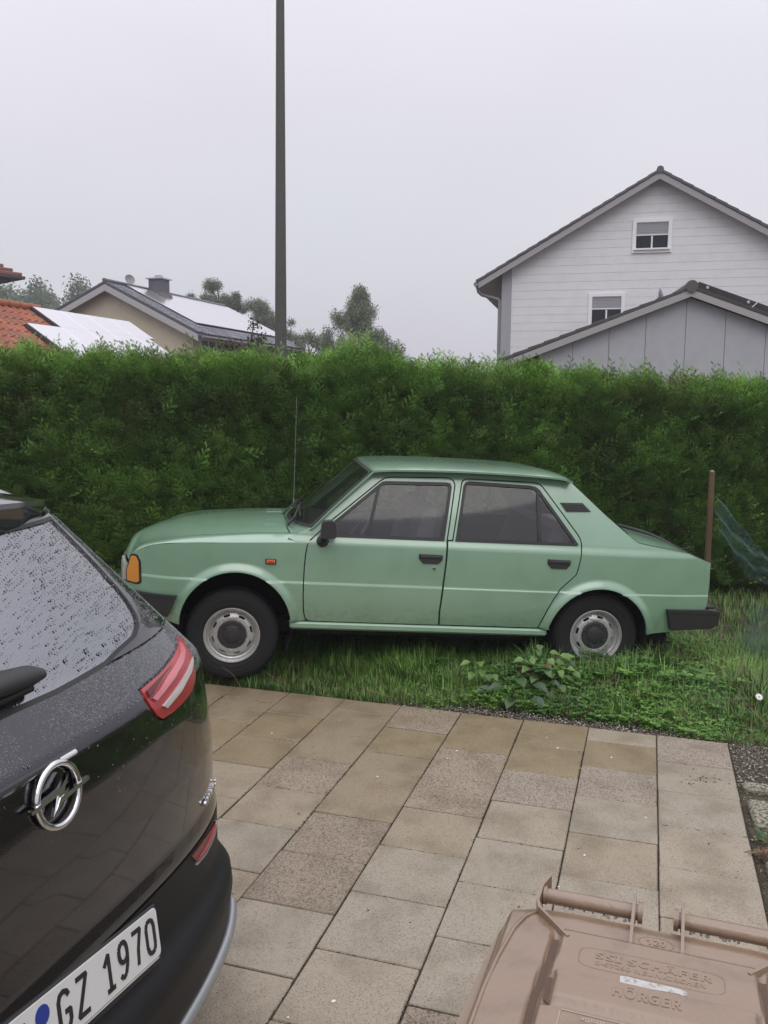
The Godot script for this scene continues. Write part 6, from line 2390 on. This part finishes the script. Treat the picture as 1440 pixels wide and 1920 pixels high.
	for k in 34:
		var s := -1.0 if k % 2 == 0 else 1.0
		at.append(fr(Vector3(-0.005 + s * rng.randf_range(0.045, 0.175), 0.929, 0.018 + rng.randfn() * 0.002), Basis().scaled(Vector3.ONE * rng.randf_range(0.6, 1.1))))
		cs.append(Color(0.8, 0.8, 0.8))
	var gm := mat(0.7, 0.7, 0.7, 0.03, 0.6)
	scatter("drips", db.mesh(), gm, at, cs, bin)
	# tub, collar and wheels under the lid
	b = MB.new()
	var top := [Vector3(-0.235, 0.885, 0.07), Vector3(0.225, 0.885, 0.07), Vector3(0.228, 0.885, 0.535), Vector3(-0.238, 0.885, 0.535)]
	var foot := [Vector3(-0.185, 0.05, 0.10), Vector3(0.175, 0.05, 0.10), Vector3(0.175, 0.05, 0.45), Vector3(-0.185, 0.05, 0.45)]
	for k in 4:
		var m := (k + 1) % 4
		b.quad(top[k], top[m], foot[m], foot[k], [Vector3(0, 0, -1), Vector3(1, 0, 0), Vector3(0, 0, 1), Vector3(-1, 0, 0)][k])
	b.quad(foot[0], foot[1], foot[2], foot[3], Vector3.DOWN)
	put(b, "tub", brown, bin)
	b = MB.new()
	b.box(Vector3(-0.005, 0.875, 0.30), Vector3(0.50, 0.045, 0.50), Basis.IDENTITY, 0.01)
	put(b, "collar", brown, bin)
	for s in [-1.0, 1.0]:
		b = MB.new()
		b.lathe([Vector2(0, 0), Vector2(0.06, 0.004), Vector2(0.098, 0.0), Vector2(0.1, -0.01), Vector2(0.1, -0.035), Vector2(0.0, -0.04)], fr(Vector3(-0.005 + s * 0.235, 0.1, 0.085), Basis(Vector3.BACK, -s * PI / 2)), 28)
		put(b, "wheel", M.rubber, bin)

func blade_tuft(count: int, h: float, w: float, sd: int) -> ArrayMesh:
	var g := RandomNumberGenerator.new()
	g.seed = sd
	var b := MB.new()
	for k in count:
		var a := g.randf() * TAU
		var d := Vector3(cos(a), 0, sin(a))
		var s := Vector3(-d.z, 0, d.x) * w
		var lean := g.randf_range(0.15, 0.95)
		var hh := h * g.randf_range(0.55, 1.15)
		var p0 := d * g.randf() * 0.02
		var p1 := p0 + Vector3(0, hh * 0.5, 0) + d * lean * hh * 0.18
		var p2 := p0 + Vector3(0, hh * (0.98 - 0.3 * lean), 0) + d * lean * hh * 0.62
		var n := (Vector3.UP * 0.6 + d.rotated(Vector3.UP, PI) * 0.5).normalized()
		b.tri(p0 - s, p0 + s, p1 + s * 0.8, n, n, n)
		b.tri(p0 - s, p1 + s * 0.8, p1 - s * 0.8, n, n, n)
		b.tri(p1 - s * 0.8, p1 + s * 0.8, p2, n, n, n)
	return b.mesh()

func leaf_blade(b: MB, base: Vector3, dir: Vector3, up: Vector3, l: float, w: float, bend := 0.35) -> void:
	# an oval leaf with a folded midrib, bending down towards the tip
	var side := dir.cross(up).normalized()
	var prev := []
	for k in 7:
		var t := k / 6.0
		var c := base + dir * l * t * (1.0 - 0.12 * bend * t) + up * (-bend * l * t * t * 0.55)
		var ww := w * 0.5 * sin(PI * pow(t, 0.75)) + 0.0004
		var fold := up * ww * 0.35
		var row := [c - side * ww + fold, c, c + side * ww + fold]
		if k > 0:
			for m in 2:
				b.quad(prev[m], prev[m + 1], row[m + 1], row[m], up)
		prev = row

func herb(sd: int) -> ArrayMesh:   # a low rosette of three-parted leaves
	var g := RandomNumberGenerator.new()
	g.seed = sd
	var b := MB.new()
	for k in 7:
		var a := g.randf() * TAU
		var d := Vector3(cos(a), 0, sin(a))
		var tip := d * g.randf_range(0.008, 0.05) + Vector3(0, g.randf_range(0.02, 0.085), 0)
		var turn := g.randf() * TAU
		for m in 3:
			var la := turn + TAU * m / 3.0
			var ld := Vector3(cos(la), g.randf_range(-0.3, 0.3), sin(la)).normalized()
			var r := g.randf_range(0.008, 0.014)
			var s := ld.cross(Vector3.UP).normalized()
			var n := Vector3(0.25 * g.randfn(), 1, 0.25 * g.randfn()).normalized()
			b.tri(tip, tip + ld * r * 0.9 + s * r * 0.6, tip + ld * r * 1.7, n, n, n)
			b.tri(tip, tip + ld * r * 1.7, tip + ld * r * 0.9 - s * r * 0.6, n, n, n)
	return b.mesh()

func under_car(p: Vector3) -> bool:
	var q := p - Vector3(-1.0629, 0, -6.0838)
	var x := q.dot(Vector3(0.9938, 0, -0.1097))
	var z := q.dot(Vector3(0.1097, 0, 0.9938))
	return x > -0.7 and x < 3.2 and z < 0.62 and z > -1.1

func make_verge() -> void:
	var lump := noise(FastNoiseLite.TYPE_SIMPLEX_SMOOTH, 1.3, 61, 3)
	var tone := noise(FastNoiseLite.TYPE_SIMPLEX_SMOOTH, 0.8, 62, 2)
	var shapes := [blade_tuft(10, 0.11, 0.0021, 1), blade_tuft(9, 0.155, 0.0022, 2), blade_tuft(11, 0.08, 0.0021, 3)]
	var at := [[], [], []]
	var cols := [[], [], []]
	var hat := []
	var hcol := []
	for k in 60000:
		var near := rng.randf() < 0.8
		var x := rng.randf_range(-2.2, 3.6) if near else rng.randf_range(-4.5, 6.0)
		var z := rng.randf_range(-6.4, -4.0) if near else rng.randf_range(-8.4, -3.4)
		var p := Vector3(x, 0, z)
		var u := p.dot(UU)
		var v := p.dot(VV)
		var rough := 0.03 * lump.get_noise_2d(x * 4.0, z * 4.0)
		# the grass hangs over the slab edge in places; gravel lies open along the middle of it
		var open := 0.03 + 0.13 * smoothstep(-1.3, -0.9, v) * smoothstep(0.5, 0.0, v) + 0.02 * smoothstep(-1.9, -1.6, v) * smoothstep(-1.1, -1.4, v)
		if v < 0.50 and u < 4.80 + open + rough:
			continue
		if v >= 0.50 and (u < 4.84 + rough and v < 0.95 + rough * 3.0):
			continue
		if u < 2.0:
			continue
		if v > 0.95 and u < 3.0:
			continue
		var dark := under_car(p)
		if dark and rng.randf() < 0.55:
			continue
		p.y = ground_y(x, z) - 0.01
		var m := tone.get_noise_2d(x, z)
		var edge := clampf((u - 4.85) / 0.35, 0.25, 1.0)
		var herbs := smoothstep(-1.5, -0.7, v) * smoothstep(0.75, 0.2, v) * (0.35 + 0.65 * smoothstep(-0.1, 0.2, lump.get_noise_2d(x, z)))
		var sc := rng.randf_range(0.65, 1.2) * (0.6 + 0.5 * edge)
		if u > 5.1 and u < 6.0 and z > -5.8:
			sc *= 1.0 + 0.35 * smoothstep(0.0, 0.4, lump.get_noise_2d(x * 1.5, z * 1.5))
		if x > 0.95 and x < 2.0 and z < -5.2 and z > -5.7:
			sc *= 1.35
		if rng.randf() < herbs * 0.62:
			hat.append(Transform3D((Basis(Vector3.UP, rng.randf() * TAU) * Basis(Vector3.RIGHT, rng.randfn() * 0.15)).scaled(Vector3.ONE * sc * 1.05), p))
			var c := Color(0.06, 0.15, 0.032).lerp(Color(0.145, 0.30, 0.05), clampf(0.5 + 0.9 * m + rng.randfn() * 0.25, 0, 1))
			if rng.randf() < 0.05:
				c = Color(0.08, 0.035, 0.025)
			hcol.append(c)
		else:
			var w := rng.randi() % 3
			at[w].append(Transform3D((Basis(Vector3.UP, rng.randf() * TAU) * Basis(Vector3.RIGHT, rng.randfn() * 0.12)).scaled(Vector3(1, 1, 1) * sc), p))
			var c := Color(0.075, 0.16, 0.032).lerp(Color(0.165, 0.30, 0.055), clampf(0.5 + 0.8 * m + rng.randfn() * 0.3, 0, 1))
			if rng.randf() < 0.06 + 0.2 * (1.0 - edge) + (0.12 if v > 0.1 else 0.0):
				c = Color(0.14, 0.11, 0.05).lerp(Color(0.20, 0.17, 0.09), rng.randf())
			cols[w].append(c)
	var lawn := setting("lawn")
	lawn.set_meta("kind", "stuff")
	tag(lawn, "rough grass and low herbs on the verge under and around the green car", "grass")
	for w in 3:
		scatter("grass", shapes[w], M.leaf, at[w], cols[w], lawn)
	scatter("herbs", herb(5), M.leaf, hat, hcol, lawn)
	# gravel along the end of the paving and beyond its right edge
	var peb := MB.new()
	var g := RandomNumberGenerator.new()
	g.seed = 4
	var ico := [Vector3(0, 1, 0), Vector3(0.9, 0.1, 0), Vector3(0.2, 0.0, 0.95), Vector3(-0.8, 0.15, 0.5), Vector3(-0.7, 0.0, -0.6), Vector3(0.3, 0.1, -0.9), Vector3(0, -0.7, 0)]
	for k in 5:
		var a: Vector3 = ico[1 + k]
		var c: Vector3 = ico[1 + (k + 1) % 5]
		for q in [ico[0], ico[6]]:
			peb.tri(a, c, q, a.normalized(), c.normalized(), q.normalized())
	var gat := []
	var gcol := []
	for k in 9500:
		var u := 0.0
		var v := 0.0
		if k < 4800:
			v = rng.randf_range(-1.5, 0.75)
			u = 4.815 + absf(rng.randfn()) * (0.035 + 0.06 * smoothstep(-1.3, -0.9, v))
		else:
			v = 0.482 + rng.randf() * 0.5
			u = rng.randf_range(2.2, 4.86)
			if rng.randf() < 0.5:
				u = rng.randf_range(4.3, 4.86)
		var p := uv3(u, v)
		var s := rng.randf_range(0.0028, 0.0068) * (1.3 if rng.randf() < 0.1 else 1.0)
		p.y = maxf(ground_y(p.x, p.z), -0.03) + rng.randf_range(0.0, 0.018)
		gat.append(Transform3D(Basis(Vector3(rng.randfn(), rng.randfn(), rng.randfn()).normalized(), rng.randf() * TAU).scaled(Vector3(s, s * 0.75, s * 1.1)), p))
		var t := rng.randf()
		gcol.append(Color(0.10, 0.075, 0.055).lerp(Color(0.30, 0.26, 0.22), t * t) if rng.randf() < 0.9 else Color(0.5, 0.47, 0.42))
	var gr := scatter("gravel", peb.mesh(), M.stone, gat, gcol, self)
	gr.set_meta("label", "fine brown gravel along the end and right edge of the paving")
	gr.set_meta("category", "gravel")
	var bedq := MB.new()
	bedq.box(uv3(3.6, 0.78, -0.045), Vector3(0.6, 0.04, 2.6), Basis(VV, Vector3.UP, -UU))
	put(bedq, "gravel_bed", M.soil, self).set_meta("kind", "structure")
	# two edging stones beside the paving
	var conc := mat(0.30, 0.275, 0.215, 0.7)
	conc.albedo_texture = noise_tex(noise(FastNoiseLite.TYPE_SIMPLEX, 0.03, 81, 5), 512, [[0.0, 0.10, 0.09, 0.06], [0.36, 0.30, 0.28, 0.22], [0.5, 0.85, 0.85, 0.82], [1.0, 1.1, 1.1, 1.1]])
	tri_map(conc, 3.0)
	var stones := [[4.275, 0.61, 0.075, 0.22, "pale narrow concrete edging stone nearest the gravel beside the slabs"], [3.99, 0.605, 0.24, 0.2, "dirty square concrete edging stone below the narrow pale one"], [3.4, 0.62, 0.30, 0.2, "long weathered edging stone beyond the brown withered plant"]]
	for q in stones:
		var bs := MB.new()
		bs.box(Vector3.ZERO, Vector3(q[3], 0.09, q[2]), Basis.IDENTITY, 0.012)
		var st := put(bs, "edging_stone", conc, self)
		st.transform = Transform3D(Basis(VV, Vector3.UP, -UU) * Basis(Vector3.UP, 0.04) * Basis(Vector3.RIGHT, 0.03), uv3(q[0], q[1], -0.035))
		tag(st, q[4], "edging stone", "edging stones beside the paving")
	leafy_plants()
	stalks()

func leafy_plants() -> void:
	var lime := [mat(0.125, 0.215, 0.045, 0.4), mat(0.10, 0.18, 0.04, 0.4), mat(0.075, 0.14, 0.035, 0.42)]
	var deep := [mat(0.035, 0.075, 0.028, 0.42), mat(0.045, 0.09, 0.03, 0.42)]
	var rust := mat(0.12, 0.085, 0.045, 0.5)
	for m in lime + deep + [rust]:
		m.backlight_enabled = true
		m.backlight = Color(0.35, 0.35, 0.35)
	var stem := mat(0.07, 0.08, 0.03, 0.6)
	var specs := [
		["leafy_shrub", "light green broad-leaved seedling in the grass before the car's rear door", Vector3(0.98, -0.02, -5.24), [[-0.06, 0.27, 0.08, 0], [0.0, 0.30, 0.0, 2], [0.05, 0.26, 0.05, 0], [0.10, 0.24, 0.02, 1], [0.15, 0.25, -0.02, 0], [0.02, 0.23, 0.08, 5], [-0.07, 0.21, 0.06, 1], [0.12, 0.20, 0.07, 0], [0.07, 0.18, 0.09, 1], [0.17, 0.2, 0.05, 0], [0.01, 0.33, -0.03, 2], [0.16, 0.15, 0.08, 2], [0.19, 0.22, -0.04, 4], [-0.02, 0.27, 0.05, 1], [0.03, 0.21, 0.12, 2], [0.08, 0.27, -0.05, 1], [0.13, 0.28, 0.03, 0], [-0.09, 0.24, 0.0, 0], [0.21, 0.17, 0.04, 1], [0.05, 0.14, 0.13, 3], [0.12, 0.12, 0.12, 2], [-0.04, 0.16, 0.11, 2]]],
		["leafy_sprig", "small light green sprig of oval leaves left of the broad-leaved seedling", Vector3(0.60, -0.02, -5.24), [[-0.05, 0.23, 0.02, 0], [0.0, 0.235, 0.04, 0], [0.01, 0.19, 0.05, 1], [-0.03, 0.17, 0.06, 1], [0.06, 0.16, 0.05, 2], [0.09, 0.15, 0.02, 1]]],
		["dock_plant", "dark broad dock leaves spreading low before the seedling", Vector3(0.86, -0.02, -5.12), [[-0.12, 0.12, 0.05, 3], [-0.03, 0.17, 0.04, 4], [0.06, 0.14, 0.06, 3], [-0.08, 0.06, 0.12, 4], [0.03, 0.07, 0.13, 3], [0.13, 0.08, 0.08, 4], [0.17, 0.05, 0.05, 3], [-0.17, 0.08, 0.0, 3]]]]
	for q in specs:
		var t := thing(q[0], q[1], "plant", fr(q[2]), "")
		for l in q[3]:
			var tip := Vector3(l[0], l[1], l[2])
			var b := MB.new()
			b.tube([Vector3(l[0] * 0.2, 0, l[2] * 0.2), Vector3(l[0] * 0.55, l[1] * 0.7, l[2] * 0.5), tip], [0.003, 0.002, 0.0012], 5)
			put(b, "stem", stem, t)
			b = MB.new()
			var a := atan2(l[2] + 0.04, l[0]) + rng.randfn() * 0.5
			var dock: bool = q[0] == "dock_plant"
			var dir := Vector3(cos(a), rng.randf_range(-0.25, 0.3), absf(sin(a))).normalized()
			var up := (Vector3.UP + Vector3(0, 0, 0.5) - dir * dir.dot(Vector3.UP)).normalized()
			leaf_blade(b, tip, dir, up, (0.13 if dock else 0.078) * rng.randf_range(0.8, 1.2), (0.07 if dock else 0.046) * rng.randf_range(0.85, 1.1), rng.randf_range(0.5, 1.0))
			var mm: Material = rust if l[3] == 5 else (deep[l[3] - 3] if l[3] > 2 else lime[l[3]])
			put(b, "leaf", mm, t)
	# withered brown plant and a green weed at the right edge of the slabs
	var dead := thing("withered_plant", "reddish brown withered plant at the right edge of the slabs", "plant", fr(uv3(3.60, 0.515, -0.02)))
	for k in 12:
		var b := MB.new()
		var a := rng.randf() * TAU
		leaf_blade(b, Vector3(0, 0.01 + 0.02 * rng.randf(), 0), Vector3(cos(a), rng.randf_range(0.2, 1.2), sin(a)).normalized(), Vector3.UP, rng.randf_range(0.05, 0.1), 0.012, 0.6)
		put(b, "leaf", mat(0.10, 0.035, 0.018, 0.6) if k % 3 else mat(0.16, 0.09, 0.04, 0.6), dead)
	var weed := thing("green_weed", "small green weed between the edging stones and the slabs", "plant", fr(uv3(3.74, 0.525, -0.02)))
	for k in 14:
		var b := MB.new()
		var a := rng.randf() * TAU
		leaf_blade(b, Vector3(0.02 * rng.randfn(), 0.01 + 0.03 * rng.randf(), 0.02 * rng.randfn()), Vector3(cos(a), rng.randf_range(0.1, 0.8), sin(a)).normalized(), Vector3.UP, rng.randf_range(0.025, 0.05), 0.02, 0.5)
		put(b, "leaf", lime[k % 3] if k % 2 else deep[k % 2], weed)
	# a white daisy
	var d := thing("daisy", "single white daisy standing in the grass at the right edge", "flower", fr(Vector3(2.165, 0, -4.75)))
	var b := MB.new()
	b.tube([Vector3(0.01, -0.02, 0.01), Vector3(0.004, 0.08, 0.0), Vector3(0, 0.158, 0)], 0.0016, 5)
	put(b, "stem", stem, d)
	var tilt := Basis(Vector3.RIGHT, 0.75)
	for k in 16:
		b = MB.new()
		var a := TAU * k / 16.0
		leaf_blade(b, Vector3(0, 0.16, 0) + tilt * Vector3(cos(a), 0, sin(a)) * 0.005, tilt * Vector3(cos(a), 0.1, sin(a)).normalized(), tilt * Vector3.UP, 0.018, 0.0065, 0.2)
		put(b, "petal", M.white, d)
	b = MB.new()
	b.lathe([Vector2(0.0065, 0), Vector2(0.005, 0.003), Vector2(0, 0.0045)], fr(Vector3(0, 0.16, 0), tilt), 12)
	put(b, "flower_centre", mat(0.45, 0.40, 0.12, 0.7), d)

func stalks() -> void:
	var straw := mat(0.25, 0.19, 0.10, 0.7)
	var b := MB.new()
	var n := 0
	var labels := ["long drooping straw stalk right of the daisy's foot", "second straw stalk bending over beside the daisy's foot", "tall bent pale stalk right of the car's rear bumper end", "shorter pale stalk close beside the tall bent one behind the bumper", "low straw stalk before the rear wheel leaning right", "tall thin straw stalk right of the front wheel", "straw stalk right of the front wheel leaning left", "pale stalk lying low over the slab edge left of the middle", "pale stalk lying low over the slab edge at the middle", "upright straw stalk in the herbs before the rear wheel", "upright straw stalk just left of the daisy", "short straw stalk at the front wheel's foot"]
	for q in [[2.18, -4.55, 2.05, 0.16, -4.72, 1.98, 0.13, -4.8], [2.2, -4.5, 2.1, 0.10, -4.6, 2.0, 0.14, -4.75], [1.98, -5.38, 1.96, 0.15, -5.4, 2.03, 0.24, -5.42], [2.02, -5.38, 2.03, 0.12, -5.4, 2.07, 0.2, -5.42], [1.15, -5.05, 1.2, 0.12, -5.0, 1.3, 0.16, -4.95], [-0.62, -5.2, -0.6, 0.13, -5.18, -0.55, 0.24, -5.18], [-0.6, -5.2, -0.66, 0.1, -5.16, -0.74, 0.17, -5.14], [-0.2, -5.1, -0.15, 0.10, -5.05, 0.05, 0.06, -4.98], [0.1, -5.05, 0.2, 0.09, -5.0, 0.36, 0.05, -4.94], [1.62, -4.9, 1.6, 0.12, -4.92, 1.56, 0.2, -4.95], [2.05, -4.6, 2.07, 0.12, -4.6, 2.06, 0.2, -4.62], [-0.9, -5.3, -0.96, 0.1, -5.28, -1.02, 0.15, -5.27]]:
		b = MB.new()
		var y0 := -0.01
		b.tube([Vector3(q[0], y0, q[1]), Vector3(lerpf(q[0], q[2], 0.5) , q[3] * 0.55, lerpf(q[1], q[4], 0.5)), Vector3(q[2], q[3], q[4]), Vector3(q[5], q[6], q[7])], [0.0016, 0.0014, 0.0012, 0.0008], 4)
		var o := put(b, "dry_stalk", straw, self)
		tag(o, labels[n], "grass stalk", "dry grass stalks in the verge")
		n += 1

func make_posts() -> void:
	var wood := mat(0.15, 0.095, 0.055, 0.85)
	tri_map(wood, 5.0, false)
	wood.albedo_texture = noise_tex(noise(FastNoiseLite.TYPE_SIMPLEX, 0.03, 91, 4), 512, [[0.0, 0.4, 0.4, 0.38], [0.5, 0.9, 0.9, 0.9], [1.0, 1.3, 1.25, 1.2]])
	# lamp post beyond the hedge, darker towards the sky, algae at its foot
	var pole := thing("lamp_pole", "tall grey tapering steel pole rising behind the hedge", "pole", fr(Vector3(-1.118, 0, -9.2), Basis(Vector3.BACK, -0.0045)))
	var b := MB.new()
	var pts := []
	var rad := []
	for k in 17:
		pts.append(Vector3(0, k * 0.5, 0)); rad.append(0.0765 - 0.00589 * k * 0.5)
	b.tube(pts, rad, 20)
	var steel := mat(0.092, 0.090, 0.086, 0.6)
	tri_map(steel, 3.0, false)
	steel.albedo_texture = noise_tex(noise(FastNoiseLite.TYPE_SIMPLEX, 0.02, 93, 5), 512, [[0.0, 0.62, 0.66, 0.58], [0.5, 0.95, 0.96, 0.93], [1.0, 1.1, 1.1, 1.08]])
	put(b, "shaft", steel, pole)
	b = MB.new()
	b.tube([Vector3(0, -0.02, 0), Vector3(0, 0.9, 0)], 0.095, 20)
	put(b, "foot", steel, pole)
	# wooden stakes and the green net between them
	var s1 := thing("wooden_stake", "brown round wooden stake behind the tail of the green car", "stake", fr(Vector3(2.918, -0.06, -7.6)), "wooden stakes holding the net")
	b = MB.new()
	b.tube([Vector3(0.004, 0, 0), Vector3(0.0, 0.45, 0), Vector3(-0.003, 1.305, 0)], [0.029, 0.028, 0.026], 12)
	put(b, "post", wood, s1)
	b = MB.new()
	b.tube([Vector3(-0.003, 1.306, 0), Vector3(-0.0025, 1.320, 0)], [0.024, 0.010], 12)
	put(b, "cut_top", mat(0.42, 0.40, 0.33, 0.7), s1)
	var s2 := thing("wooden_stake", "grey wooden stake cut by the right edge of the photo", "stake", fr(Vector3(3.045, -0.06, -6.5)), "wooden stakes holding the net")
	b = MB.new()
	b.tube([Vector3(0, 0, 0), Vector3(-0.03, 0.5, 0), Vector3(-0.055, 0.985, 0)], [0.034, 0.033, 0.032], 12)
	var grey := mat(0.16, 0.125, 0.095, 0.85)
	tri_map(grey, 5.0, false)
	grey.albedo_texture = wood.albedo_texture
	put(b, "post", grey, s2)
	var teal := mat(0.035, 0.085, 0.078, 0.6)
	var net := thing("garden_net", "teal green plastic net sagging from the wooden stake towards the right", "net")
	var sheet := func(p: Vector2) -> Vector3:
		var a := Vector3(2.94, 1.02, -7.56).lerp(Vector3(3.02, 0.665, -6.5), p.x) + Vector3(0.05, -0.13, 0.1) * sin(p.x * PI)
		var c := Vector3(2.97, 0.70, -7.52).lerp(Vector3(3.02, 0.50, -6.44), p.x) + Vector3(0.0, -0.16, 0.12) * sin(p.x * PI)
		return a.lerp(c, p.y) + Vector3(0.02 * sin(p.y * 14.0 + p.x * 6.0), 0.012 * sin(p.x * 21.0), 0.03 * sin(p.y * 9.0 + p.x * 4.0))
	net_mesh(net, sheet, 44, 16, teal)
	var sheet2 := func(p: Vector2) -> Vector3:
		var a := Vector3(2.68, 0.33, -6.25).lerp(Vector3(3.1, 0.42, -5.7), p.x)
		var c := Vector3(2.47, -0.02, -5.66).lerp(Vector3(3.0, -0.03, -5.3), p.x)
		return a.lerp(c, p.y) + Vector3(0.015 * sin(p.y * 11.0 + p.x * 8.0), 0.02 * sin(p.x * 13.0 + p.y * 5.0), 0.02 * sin(p.x * 17.0))
	var net2 := thing("garden_net", "dark blue green net heaped low in the grass at the right edge", "net")
	net_mesh(net2, sheet2, 26, 22, mat(0.028, 0.065, 0.068, 0.6))

func net_mesh(net: Node3D, sheet: Callable, nx: int, ny: int, m: Material) -> void:
	for layer in 2:
		var b := MB.new()
		for i in nx + 1:
			for j in ny:
				for way in 2:
					var i2: int = i + (1 if way == 0 else -1)
					if i2 < 0 or i2 > nx:
						continue
					var p: Vector3 = sheet.call(Vector2(i / float(nx), j / float(ny)))
					var q: Vector3 = sheet.call(Vector2(i2 / float(nx), (j + 1) / float(ny)))
					var o := Vector3(0.012, 0.006, -0.03) * layer
					var s := (q - p).cross(Vector3(0.2, 0.1, 1)).normalized() * 0.0008
					b.quad(p + o - s, p + o + s, q + o + s, q + o - s, Vector3(0, 0.3, 1))
		put(b, "mesh_layer", m, net).set_meta("kind", "stuff")
